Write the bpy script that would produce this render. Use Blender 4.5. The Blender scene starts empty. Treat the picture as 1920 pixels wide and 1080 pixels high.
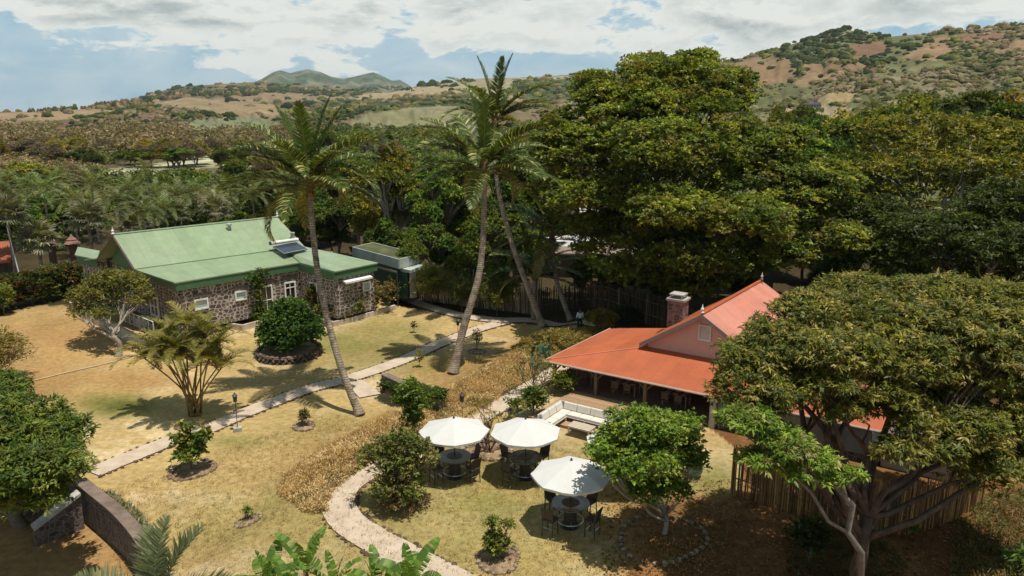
import bpy, math, random
import numpy as np
from mathutils import Vector, Matrix
S = bpy.context.scene
R = math.radians
# ------------------------------------------------------------------ camera, sky, sun, exposure
FP, HY, H = 1400.0, 207.0, 17.0            # focal length in px of a 1920 px wide frame, horizon row, drone height
PITCH = math.atan((540 - HY) / FP); CP, SP = math.cos(PITCH), math.sin(PITCH)
cam = bpy.data.objects.new('camera', bpy.data.cameras.new('camera')); S.collection.objects.link(cam)
cam.location = (0, 0, H); cam.rotation_euler = (R(90) - PITCH, 0, 0)
cam.data.sensor_width = 36; cam.data.lens = 36 * FP / 1920; cam.data.clip_start = .5; cam.data.clip_end = 40000
S.camera = cam
SUN = Vector((0.20, -0.15, 1.0)).normalized()
sun_el = math.asin(SUN.z); sun_az = math.atan2(SUN.x, SUN.y)
W = bpy.data.worlds.new('World'); S.world = W; W.use_nodes = True
nt = W.node_tree; N = nt.nodes; Lk = nt.links; N.clear()
def nn(t, **k):
    n = N.new(t)
    for a, b in k.items(): setattr(n, a, b)
    return n
def mth(op, a, b=None, c=None, clamp=False):
    n = N.new('ShaderNodeMath'); n.operation = op; n.use_clamp = clamp
    for i, v in enumerate((a, b, c)):
        if v is None: continue
        if isinstance(v, (int, float)): n.inputs[i].default_value = v
        else: Lk.new(v, n.inputs[i])
    return n.outputs[0]
sky = nn('ShaderNodeTexSky', sky_type='NISHITA', sun_disc=False, sun_elevation=sun_el, sun_rotation=sun_az)
sky.air_density = 1.0; sky.dust_density = 1.2; sky.ozone_density = 1.5
tc = nn('ShaderNodeTexCoord'); sx = nn('ShaderNodeSeparateXYZ'); Lk.new(tc.outputs['Generated'], sx.inputs[0])
az = mth('ARCTAN2', sx.outputs[0], sx.outputs[1]); el = mth('ARCSINE', sx.outputs[2])
def azel(px, py):
    u = (px - 960) / FP; v = (540 - py) / FP
    y = CP + v * SP; z = -SP + v * CP
    return math.atan2(u, y), math.atan2(z, math.hypot(u, y))
cmb = nn('ShaderNodeCombineXYZ'); Lk.new(az, cmb.inputs[0]); Lk.new(mth('MULTIPLY', el, 2.6), cmb.inputs[1])
def noise(vec, sc, det, rough, dist=0.0, w=0):
    n = nn('ShaderNodeTexNoise'); n.noise_dimensions = '4D'; n.inputs['W'].default_value = w
    n.inputs['Scale'].default_value = sc; n.inputs['Detail'].default_value = det
    n.inputs['Roughness'].default_value = rough; n.inputs['Distortion'].default_value = dist
    Lk.new(vec, n.inputs['Vector']); return n.outputs['Fac']
n1 = noise(cmb.outputs[0], 5.5, 9, .58, .3, 3.1); n2 = noise(cmb.outputs[0], 19, 8, .62, .35, 7.7)
cmu = nn('ShaderNodeVectorMath', operation='ADD'); cmu.inputs[1].default_value = (.004, .028, 0); Lk.new(cmb.outputs[0], cmu.inputs[0])
n1u = noise(cmu.outputs[0], 5.5, 9, .58, .3, 3.1); n2u = noise(cmu.outputs[0], 19, 8, .62, .35, 7.7)
nsh = noise(cmb.outputs[0], 7, 7, .55, .3, 9.2)
# each cloud bank stands at its own bearing and height in the sky: (px, py, half widths, weight)
banks = [(300, 15, 330, 55, 1.0), (560, 60, 280, 62, .8), (930, 25, 130, 62, .85), (1300, 20, 420, 60, .8), (1750, 10, 420, 60, 1.0),
         (1180, 85, 220, 30, .4), (60, 118, 150, 26, .5), (430, 20, 600, 30, .6), (160, -20, 220, 50, .6), (1480, 95, 330, 45, .55), (1000,-150,1500,120,.8)]
cov = None
for px, py, wx, wy, g in banks:
    a0, e0 = azel(px, py); a1, _ = azel(px + wx, py); _, e1 = azel(px, py - wy)
    dx = mth('DIVIDE', mth('SUBTRACT', az, a0), abs(a1 - a0)); dy = mth('DIVIDE', mth('SUBTRACT', el, e0), abs(e1 - e0))
    q = mth('EXPONENT', mth('MULTIPLY', mth('ADD', mth('MULTIPLY', dx, dx), mth('MULTIPLY', dy, dy)), -.9))
    q = mth('MULTIPLY', q, g); cov = q if cov is None else mth('ADD', cov, q)
for px, py, wx, wy, g in [(20, 45, 60, 38, 1.3), (770, 35, 45, 38, .9), (880, 118, 200, 22, .45), (250, 160, 400, 30, .2)]:
    a0, e0 = azel(px, py); a1, _ = azel(px + wx, py); _, e1 = azel(px, py - wy)
    dx = mth('DIVIDE', mth('SUBTRACT', az, a0), abs(a1 - a0)); dy = mth('DIVIDE', mth('SUBTRACT', el, e0), abs(e1 - e0))
    q = mth('EXPONENT', mth('MULTIPLY', mth('ADD', mth('MULTIPLY', dx, dx), mth('MULTIPLY', dy, dy)), -.9))
    cov = mth('SUBTRACT', cov, mth('MULTIPLY', q, g))
dens = mth('ADD', mth('MULTIPLY', cov, .46), mth('ADD', mth('MULTIPLY', mth('SUBTRACT', n1, .5), 2.3), mth('MULTIPLY', mth('SUBTRACT', n2, .5), 1.5)))
mask = mth('MULTIPLY', mth('SUBTRACT', dens, .15), 5.5, clamp=True)
under = mth('ADD', mth('MULTIPLY', mth('SUBTRACT', n1u, n1), 6.0), mth('MULTIPLY', mth('SUBTRACT', n2u, n2), 2.2))
veil = mth('MULTIPLY_ADD', noise(cmb.outputs[0], 6, 6, .6, 1.6, 5.5), 1.6, -.52, clamp=True)
core = mth('MULTIPLY', mth('SUBTRACT', dens, .30), 2.4, clamp=True)
shade = mth('MULTIPLY', core, mth('ADD', mth('MULTIPLY_ADD', nsh, 1.3, -.34), under, clamp=True), clamp=True)
cr = nn('ShaderNodeMix', data_type='RGBA'); cr.inputs[6].default_value = (8.1, 8.4, 7.9, 1); cr.inputs[7].default_value = (4.3, 4.9, 4.8, 1)
Lk.new(shade, cr.inputs[0])
# the sea haze low in the sky pales the blue
blue = nn('ShaderNodeMix', data_type='RGBA'); Lk.new(sky.outputs[0], blue.inputs[6]); blue.inputs[7].default_value = (2.9, 5.3, 7.0, 1)
Lk.new(mth('MULTIPLY_ADD', veil, .1, .75, clamp=True), blue.inputs[0])
mx = nn('ShaderNodeMix', data_type='RGBA'); Lk.new(mth('MAXIMUM', mask, mth('MULTIPLY', veil, .85)), mx.inputs[0])
Lk.new(blue.outputs[2], mx.inputs[6]); Lk.new(cr.outputs[2], mx.inputs[7])
# the sky above the view is dimmed towards the zenith to cut ambient light
deep = mth('MULTIPLY_ADD', mth('MULTIPLY', mth('SUBTRACT', el, .22), 2.2, clamp=True), -.5, 1.0)
dk = nn('ShaderNodeVectorMath', operation='SCALE'); Lk.new(mx.outputs[2], dk.inputs[0]); Lk.new(deep, dk.inputs['Scale'])
bg = nn('ShaderNodeBackground'); bg.inputs[1].default_value = .10; Lk.new(dk.outputs[0], bg.inputs[0])
wo = nn('ShaderNodeOutputWorld'); Lk.new(bg.outputs[0], wo.inputs[0])
HAZE_DENS = 4e-5
sl = bpy.data.lights.new('sun', 'SUN'); sl.energy = 5.0; sl.angle = R(.5); sl.color = (1, .945, .85)
so = bpy.data.objects.new('sun', sl); S.collection.objects.link(so); so.rotation_euler = SUN.to_track_quat('Z', 'Y').to_euler()
S.view_settings.view_transform = 'Standard'; S.view_settings.look = 'None'; S.view_settings.exposure = 0; S.view_settings.gamma = 1
S.cycles.max_bounces = 6; S.cycles.transparent_max_bounces = 8; S.cycles.diffuse_bounces = 3; S.cycles.volume_bounces = 0

# ------------------------------------------------------------------ helpers
rng = np.random.default_rng(7)
def V(*a): return np.array(a, float)
def at(px, py, z=0.0):
    u = (px - 960) / FP; v = (540 - py) / FP
    d = V(u, CP + v * SP, -SP + v * CP); return V(0, 0, H) + d * ((z - H) / d[2])
def atd(px, py, t):
    u = (px - 960) / FP; v = (540 - py) / FP
    return V(0, 0, H) + V(u, CP + v * SP, -SP + v * CP) * t
def gp(px, t, z=0.0):                       # the point of height z at depth t on column px
    return V((px - 960) / FP * t, (t - (H - z) * SP) / CP, z)
def ztop(py, t): return H + t * (-SP + (540 - py) / FP * CP)
def project(P):
    P = np.asarray(P, float); x = P[..., 0]; y = P[..., 1]; z = P[..., 2] - H
    t = y * CP - z * SP; v = y * SP + z * CP; t = np.maximum(t, .01)
    return 960 + FP * x / t, 540 - FP * v / t, t
def sstep(a, b, x): q = np.clip((x - a) / (b - a), 0, 1); return q * q * (3 - 2 * q)
def vnoise(x, y, seed=0):
    xi = np.floor(x).astype(np.int64); yi = np.floor(y).astype(np.int64); fx = x - xi; fy = y - yi
    def h(a, b):
        n = (a * 374761393 + b * 668265263 + seed * 1442695041) & 0xffffffff
        n = ((n ^ (n >> 13)) * 1274126177) & 0xffffffff
        return ((n ^ (n >> 16)) & 0xffff) / 65535.0
    sx_ = fx * fx * (3 - 2 * fx); sy_ = fy * fy * (3 - 2 * fy)
    return (h(xi, yi) * (1 - sx_) + h(xi + 1, yi) * sx_) * (1 - sy_) + (h(xi, yi + 1) * (1 - sx_) + h(xi + 1, yi + 1) * sx_) * sy_
def fbm(x, y, o=4, seed=0):
    s = 0; a = .5; tot = 0
    for i in range(o): s = s + a * vnoise(x, y, seed + i * 17); tot += a; a *= .5; x = x * 2.03 + 11.3; y = y * 2.03 - 7.1
    return s / tot
def inpoly(x, y, poly):
    ins = np.zeros(np.shape(x), bool); n = len(poly)
    for i in range(n):
        x0, y0 = poly[i][:2]; x1, y1 = poly[(i + 1) % n][:2]
        c = ((y0 > y) != (y1 > y)) & (x < (x1 - x0) * (y - y0) / ((y1 - y0) + 1e-12) + x0); ins ^= c
    return ins
def pdist(x, y, line):                      # distance to a polyline, and the side (+ right of travel)
    best = np.full(np.shape(x), 1e9); side = np.zeros(np.shape(x))
    for (x0, y0), (x1, y1) in zip(line[:-1], line[1:]):
        dx, dy = x1 - x0, y1 - y0; q = np.clip(((x - x0) * dx + (y - y0) * dy) / (dx * dx + dy * dy), 0, 1)
        d = np.hypot(x - x0 - q * dx, y - y0 - q * dy); sd = (x - x0) * dy - (y - y0) * dx
        m = d < best; best = np.where(m, d, best); side = np.where(m, np.sign(sd), side)
    return best, side
def rawmesh(name, verts, faces, smooth=False, cols=None):
    """faces: (n,k) array with constant k, or a list of tuples; cols: one rgb per face"""
    me = bpy.data.meshes.new(name); verts = np.asarray(verts, np.float32)
    if isinstance(faces, np.ndarray):
        k = faces.shape[1]; n = len(faces); me.vertices.add(len(verts)); me.loops.add(n * k); me.polygons.add(n)
        me.vertices.foreach_set('co', verts.ravel()); me.loops.foreach_set('vertex_index', faces.astype(np.int32).ravel())
        me.polygons.foreach_set('loop_start', np.arange(0, n * k, k, dtype=np.int32)); me.polygons.foreach_set('loop_total', np.full(n, k, np.int32))
        me.update(calc_edges=True)
    else:
        me.from_pydata(verts.tolist(), [], faces)
    if smooth: me.polygons.foreach_set('use_smooth', np.ones(len(me.polygons), bool))
    if cols is not None:
        a = me.color_attributes.new('Col', 'FLOAT_COLOR', 'CORNER')
        lt = np.empty(len(me.polygons), np.int32); me.polygons.foreach_get('loop_total', lt)
        c = np.repeat(np.c_[np.asarray(cols, np.float32), np.ones(len(cols), np.float32)], lt, 0); a.data.foreach_set('color', c.ravel())
    return me
def link(name, me, m=None, parent=None, loc=None):
    o = bpy.data.objects.new(name, me); S.collection.objects.link(o)
    if m is not None and me is not None and not me.materials: me.materials.append(m)
    if parent is not None: o.parent = parent
    if loc is not None: o.location = loc
    return o
def tag(o, label=None, cat=None, group=None, kind=None):
    for k, v in (('label', label), ('category', cat), ('group', group), ('kind', kind)):
        if v: o[k] = v
    return o
def thing(name, label, cat, loc=(0, 0, 0), rz=0, group=None):
    o = link(name, None, loc=tuple(loc)); o.rotation_euler = (0, 0, rz); o.empty_display_size = .3
    return tag(o, label, cat, group)
def kids(o): return [c for c in bpy.data.objects if c.parent == o]
def dup(root, loc, rz=0, label=None, scale=None, children=None):
    ch = children if children is not None else tree_of[root.name]
    r = root.copy(); S.collection.objects.link(r); r.location = tuple(loc); r.rotation_euler = (0, 0, rz)
    if scale is not None: r.scale = scale if hasattr(scale, '__len__') else (scale,) * 3
    if label: r['label'] = label
    for c, gs in ch:
        d = c.copy(); S.collection.objects.link(d); d.parent = r
        for g in gs: e = g.copy(); S.collection.objects.link(e); e.parent = d
    return r
tree_of = {}
def proto(o): tree_of[o.name] = [(c, kids(c)) for c in kids(o)]; return o
class MB:
    """collects shapes; build() links them as one mesh, in the parent's own space"""
    def __init__(s, off=(0, 0, 0)): s.v = []; s.f = []; s.c = []; s.off = np.asarray(off, float)
    def add(s, v, f, c=None):
        b = len(s.v); s.v += [tuple(np.asarray(p, float) - s.off) for p in v]; s.f += [tuple(i + b for i in q) for q in f]
        s.c += [(1, 1, 1) if c is None else tuple(c)] * len(f); return s
    def box(s, c, size, rz=0, col=None, ax=None):
        hx, hy, hz = size[0] / 2, size[1] / 2, size[2] / 2
        X = V(math.cos(rz), math.sin(rz), 0); Y = V(-math.sin(rz), math.cos(rz), 0); Z = V(0, 0, 1)
        if ax is not None: X, Y, Z = ax
        c = np.asarray(c, float)
        v = [c + X * hx * i + Y * hy * j + Z * hz * k for k in (-1, 1) for i, j in ((-1, -1), (1, -1), (1, 1), (-1, 1))]
        return s.add(v, [(3, 2, 1, 0), (4, 5, 6, 7), (0, 1, 5, 4), (1, 2, 6, 5), (2, 3, 7, 6), (3, 0, 4, 7)], col)
    def prism(s, poly, thick, col=None):     # poly: 3D points counter-clockwise seen from above, thickness downward
        n = len(poly); top = [np.asarray(p, float) for p in poly]; bot = [p - V(0, 0, thick) for p in top]
        return s.add(top + bot, [tuple(range(n)), tuple(range(2 * n - 1, n - 1, -1))] + [(i, i + n, (i + 1) % n + n, (i + 1) % n) for i in range(n)], col)
    def wall(s, a, b, z0, z1, th=.25, col=None, z1b=None):
        a = np.asarray(a, float)[:2]; b = np.asarray(b, float)[:2]; d = (b - a) / np.linalg.norm(b - a); n = V(-d[1], d[0]) * th / 2
        q = [a - n, b - n, b + n, a + n]; zt = [z1, z1 if z1b is None else z1b] ; zt = [zt[0], zt[1], zt[1], zt[0]]
        v = [V(*p, z0) for p in q] + [V(*p, zt[i]) for i, p in enumerate(q)]
        return s.add(v, [(3, 2, 1, 0), (4, 5, 6, 7), (0, 1, 5, 4), (1, 2, 6, 5), (2, 3, 7, 6), (3, 0, 4, 7)], col)
    def tube(s, pts, rad, n=6, col=None, cap=True):
        pts = [np.asarray(p, float) for p in pts]; m = len(pts)
        rad = [rad] * m if not hasattr(rad, '__len__') else rad
        vs = []; X = None
        for i, p in enumerate(pts):
            d = pts[min(i + 1, m - 1)] - pts[max(i - 1, 0)]; d = d / (np.linalg.norm(d) + 1e-9)
            if X is None: X = np.cross(d, V(0, 0, 1) if abs(d[2]) < .9 else V(1, 0, 0))
            X = X - d * (X @ d); X /= np.linalg.norm(X) + 1e-9; Y = np.cross(d, X)
            for k in range(n):
                a = 2 * math.pi * k / n; vs.append(p + (X * math.cos(a) + Y * math.sin(a)) * rad[i])
        fs = [(i * n + k, i * n + (k + 1) % n, (i + 1) * n + (k + 1) % n, (i + 1) * n + k) for i in range(m - 1) for k in range(n)]
        if cap: fs += [tuple(range(n - 1, -1, -1)), tuple((m - 1) * n + k for k in range(n))]
        return s.add(vs, fs, col)
    def lathe(s, c, prof, n=16, col=None):
        c = np.asarray(c, float); vs = [c + V(r * math.cos(2 * math.pi * k / n), r * math.sin(2 * math.pi * k / n), z) for r, z in prof for k in range(n)]
        m = len(prof); fs = [(i * n + k, i * n + (k + 1) % n, (i + 1) * n + (k + 1) % n, (i + 1) * n + k) for i in range(m - 1) for k in range(n)]
        fs += [tuple(range(n - 1, -1, -1)), tuple((m - 1) * n + k for k in range(n))]
        return s.add(vs, fs, col)
    def rock(s, c, r, col=None, sq=.7):
        ph = rng.random(3) * 6; v = []
        base = [(0, 0, 1)] + [(math.cos(a) * .9, math.sin(a) * .9, .35) for a in (0, 1.05, 2.1, 3.14, 4.19, 5.24)] + [(math.cos(a + .5), math.sin(a + .5), -.5) for a in (0, 1.05, 2.1, 3.14, 4.19, 5.24)]
        c0 = math.cos(ph[0]); s0 = math.sin(ph[0]); r = np.asarray(r if hasattr(r, '__len__') else (r, r, r * sq), float)
        for p in base:
            q = np.array(p) * (.8 + .4 * rng.random()) * r; v.append(V(c[0] + q[0] * c0 - q[1] * s0, c[1] + q[0] * s0 + q[1] * c0, c[2] + q[2]))
        f = [(0, i, i % 6 + 1) for i in range(1, 7)] + [(i, i + 6, i % 6 + 7, i % 6 + 1) for i in range(1, 7)]
        return s.add(v, f, col)
    def build(s, name, m, parent=None, smooth=False, bev=0):
        me = rawmesh(name, s.v, s.f, smooth, s.c)
        o = link(name, me, m, parent)
        if bev: b = o.modifiers.new('bevel', 'BEVEL'); b.width = bev; b.segments = 2; b.limit_method = 'ANGLE'
        return o

# ------------------------------------------------------------------ materials
def mat(name, rgb=(.5, .5, .5), rough=.7, var=.25, scale=3, attr=False, bump=.0, bscale=20, trans=0, spec=.4, metal=0, objvar=0, coord='Object', tint=None, detail=5):
    m = bpy.data.materials.new(name); m.use_nodes = True; t = m.node_tree; n = t.nodes; l = t.links
    b = n['Principled BSDF']; b.inputs['Roughness'].default_value = rough; b.inputs['Specular IOR Level'].default_value = spec; b.inputs['Metallic'].default_value = metal
    c = n.new('ShaderNodeTexCoord'); nz = n.new('ShaderNodeTexNoise'); nz.inputs['Scale'].default_value = scale; nz.inputs['Detail'].default_value = detail; nz.inputs['Roughness'].default_value = .65
    l.new(c.outputs[coord], nz.inputs['Vector'])
    mr = n.new('ShaderNodeMapRange'); mr.inputs[1].default_value = .3; mr.inputs[2].default_value = .7; mr.inputs[3].default_value = 1 - var; mr.inputs[4].default_value = 1 + var
    l.new(nz.outputs['Fac'], mr.inputs[0])
    mul = n.new('ShaderNodeVectorMath'); mul.operation = 'SCALE'; l.new(mr.outputs[0], mul.inputs['Scale'])
    if attr:
        a = n.new('ShaderNodeAttribute'); a.attribute_name = 'Col'; src = a.outputs['Color']
    else:
        a = n.new('ShaderNodeRGB'); a.outputs[0].default_value = (*rgb, 1); src = a.outputs[0]
    if tint is not None:
        mt = n.new('ShaderNodeMix'); mt.data_type = 'RGBA'; mt.inputs[7].default_value = (*tint, 1); l.new(src, mt.inputs[6])
        z2 = n.new('ShaderNodeTexNoise'); z2.inputs['Scale'].default_value = scale * .37; z2.inputs['Detail'].default_value = 4; l.new(c.outputs[coord], z2.inputs['Vector'])
        r2 = n.new('ShaderNodeMapRange'); r2.inputs[1].default_value = .42; r2.inputs[2].default_value = .68; r2.inputs[4].default_value = .8; l.new(z2.outputs['Fac'], r2.inputs[0])
        l.new(r2.outputs[0], mt.inputs[0]); src = mt.outputs[2]
    l.new(src, mul.inputs[0]); out = mul.outputs[0]
    if objvar:
        oi = n.new('ShaderNodeObjectInfo'); hs = n.new('ShaderNodeHueSaturation'); r3 = n.new('ShaderNodeMapRange'); r3.inputs[3].default_value = .5 - objvar * .035; r3.inputs[4].default_value = .5 + objvar * .06
        l.new(oi.outputs['Random'], r3.inputs[0]); l.new(r3.outputs[0], hs.inputs['Hue'])
        r4 = n.new('ShaderNodeMath'); r4.operation = 'MULTIPLY'; r4.inputs[1].default_value = 7.13; l.new(oi.outputs['Random'], r4.inputs[0])
        r5 = n.new('ShaderNodeMath'); r5.operation = 'FRACT'; l.new(r4.outputs[0], r5.inputs[0])
        r6 = n.new('ShaderNodeMapRange'); r6.inputs[3].default_value = 1 - objvar * .8; r6.inputs[4].default_value = 1 + objvar * .8; l.new(r5.outputs[0], r6.inputs[0]); l.new(r6.outputs[0], hs.inputs['Value'])
        l.new(out, hs.inputs['Color']); out = hs.outputs[0]
    l.new(out, b.inputs['Base Color'])
    if bump:
        bz = n.new('ShaderNodeTexNoise'); bz.inputs['Scale'].default_value = bscale; bz.inputs['Detail'].default_value = 4; l.new(c.outputs[coord], bz.inputs['Vector'])
        bp = n.new('ShaderNodeBump'); bp.inputs['Strength'].default_value = min(1, bump * 4); bp.inputs['Distance'].default_value = bump; l.new(bz.outputs['Fac'], bp.inputs['Height']); l.new(bp.outputs[0], b.inputs['Normal'])
    if trans:
        tr = n.new('ShaderNodeBsdfTranslucent'); mixs = n.new('ShaderNodeMixShader'); mixs.inputs[0].default_value = trans
        g = n.new('ShaderNodeVectorMath'); g.operation = 'MULTIPLY'; g.inputs[1].default_value = (1.25, 1.2, .45); l.new(out, g.inputs[0]); l.new(g.outputs[0], tr.inputs[0])
        l.new(b.outputs[0], mixs.inputs[1]); l.new(tr.outputs[0], mixs.inputs[2]); l.new(mixs.outputs[0], n['Material Output'].inputs[0])
    return m
m_leaf = mat('leaf', rough=.5, var=.12, scale=.5, attr=True, trans=.33, spec=.3, objvar=0)
m_leafv = mat('leaf_varied', rough=.55, var=.12, scale=.4, attr=True, trans=.3, spec=.25, objvar=.4)
m_bark = mat('bark', (.17, .13, .10), .9, .35, 4, bump=.02, bscale=14)
m_barkpale = mat('pale_bark', (.30, .26, .205), .9, .3, 5, bump=.02, bscale=14)
m_white = mat('white_paint', (.78, .76, .72), .55, .07, 2, tint=(.55, .5, .43))
m_canvas = mat('white_canvas', (.64, .63, .605), .85, .03, 3, trans=.12)
m_wicker = mat('dark_wicker', (.055, .042, .035), .6, .3, 30)
m_metal = mat('dark_metal', (.06, .06, .06), .4, .1, 8, metal=.4)
m_steel = mat('steel', (.55, .55, .53), .35, .15, 6, metal=.8)
m_wood = mat('weathered_wood', (.30, .21, .14), .75, .3, 6, bump=.01)
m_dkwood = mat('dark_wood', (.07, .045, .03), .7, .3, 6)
m_stone = mat('dark_stone', attr=True, rough=.85, var=.3, scale=8, bump=.02, bscale=25)
m_soil = mat('soil', (.20, .125, .08), .95, .4, 3, bump=.05, bscale=8, tint=(.34, .25, .14))
m_conc = mat('concrete', (.42, .39, .35), .85, .18, 3, bump=.006, bscale=30, tint=(.26, .24, .21))
m_col = mat('coloured', attr=True, rough=.7, var=.15, scale=5)
m_cane = mat('bamboo_cane', attr=True, rough=.65, var=.3, scale=5, bump=.01)

# ------------------------------------------------------------------ the land
def D(r, g, b, k=1.45):
    f = lambda c: ((c / 255 + .055) / 1.055) ** 2.4 if c > 10 else c / 255 / 12.92
    return V(f(r), f(g), f(b)) / k
slope_line = [tuple(at(*p)[:2]) for p in [(1400, 440), (1150, 555), (1100, 600), (1010, 640), (900, 705), (800, 748), (720, 800), (640, 850), (560, 930), (480, 1010), (380, 1120)]]
wall_px = [(150, 905), (180, 930), (215, 958), (248, 992), (275, 1030), (320, 1110)]
wall_line = [tuple(at(*p)[:2]) for p in wall_px]
yard = [tuple(at(-500, 905)[:2])] + wall_line + [tuple(at(350, 1500)[:2]), tuple(at(-500, 1500)[:2])]
def ridge(px, py):                            # bearing and tangent of elevation of skyline points
    a = []; t = []
    for x, y in zip(px, py):
        q, e = azel(x, y); a.append(q); t.append(math.tan(e))
    return np.array(a), np.array(t)
ridges = [ # skyline in the photo, start of the slope, distance of the crest
    (ridge([-900, -300, 0, 60, 180, 280, 350, 480, 560, 700, 800, 900], [216, 212, 209, 209, 203, 192, 186, 196, 199, 200, 203, 208]), 420, 1400, .15),
    (ridge([150, 270, 330, 420, 490, 600, 700, 800], [214, 180, 162, 157, 153, 162, 170, 184]), 1500, 3200, .2),
    (ridge([380, 440, 470, 490, 510, 525, 545, 560, 575, 600, 620, 645, 665, 700, 715, 735, 750, 765, 790, 830], [200, 164, 156, 148, 136, 131, 137, 132, 129, 134, 143, 147, 143, 135, 141, 151, 149, 158, 175, 200]), 4000, 6500, .5),
    (ridge([560, 640, 700, 770, 800, 850, 900, 1000, 1090, 1200, 1340, 1500], [205, 190, 178, 164, 157, 153, 147, 144, 138, 135, 130, 125]), 450, 2000, .12),
    (ridge([1000, 1150, 1250, 1340, 1400, 1480, 1530, 1585, 1620, 1670, 1740, 1800, 1920, 2200, 2700], [205, 180, 150, 116, 106, 83, 67, 53, 60, 67, 61, 55, 42, 30, 30]), 260, 1350, .16)]
def height(x, y):
    x = np.asarray(x, float); y = np.asarray(y, float); r = np.hypot(x, y); a = np.arctan2(x, y)
    d, s = pdist(x, y, slope_line); sd = d * s
    near = sstep(140, 90, r)
    z = -.9 * sstep(-.5, 3.0, sd) * near + .10 * (fbm(x * .12, y * .12, 3, 5) - .5) * near
    z = np.where(inpoly(x, y, yard), -1.7, z)
    z = z + sstep(150, 420, r) * (fbm(x * .006, y * .006, 4, 9) - .5) * 7
    nz = fbm(x * .0042, y * .0042, 5, 3) - .5; nz2 = np.abs(fbm(a * 26, np.log(np.maximum(r, 5)) * 3, 4, 21) - .5)
    out = z
    for (ra, rt), r0, r1, wob in ridges:
        t1 = np.interp(a, ra, rt, left=rt[0], right=rt[-1]); zr = H + r1 * t1
        q = np.clip((r - r0) / (r1 - r0), 0, 1); tan0 = -H / r0
        tn = tan0 + (t1 - tan0) * (q * 1.25 - q * q * .25)
        w = np.sin(np.pi * np.clip(q, 0, 1))
        zz = H + np.maximum(r, 1) * tn + w * (nz * wob * 240 + (nz2 - .12) * wob * -330)
        zz = np.where(r > r1, zr - (r - r1) * .12 + np.minimum((r - r1) / 200, 1) * nz * 20, zz)
        fade = sstep(ra[0] - .10, ra[0], a) * (1 - sstep(ra[-1], ra[-1] + .10, a))
        zz = np.where(r > r0, zz * fade + z * (1 - fade) - (1 - fade) * 3, -50)
        out = np.maximum(out, zz)
    return out
def gnd(px, py):
    z = 0.0
    for _ in range(6): p = at(px, py, z); z = float(height(p[0], p[1]))
    p = at(px, py, z); return V(p[0], p[1], z)
def gxy(x, y): return V(x, y, float(height(x, y)))
def march(px, py):
    px = np.asarray(px, float); py = np.asarray(py, float)
    u = (px - 960) / FP; v = (540 - py) / FP; dy = CP + v * SP; dz = -SP + v * CP
    hit = np.full(px.shape, np.nan); prev = np.full(px.shape, 60.0)
    for t in np.geomspace(60, 8000, 260):
        h = height(u * t, dy * t); below = (H + dz * t) < h
        new = below & np.isnan(hit); hit[new] = t
    return u * hit, dy * hit, hit
P = lambda pts: [tuple(p) for p in pts]
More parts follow.
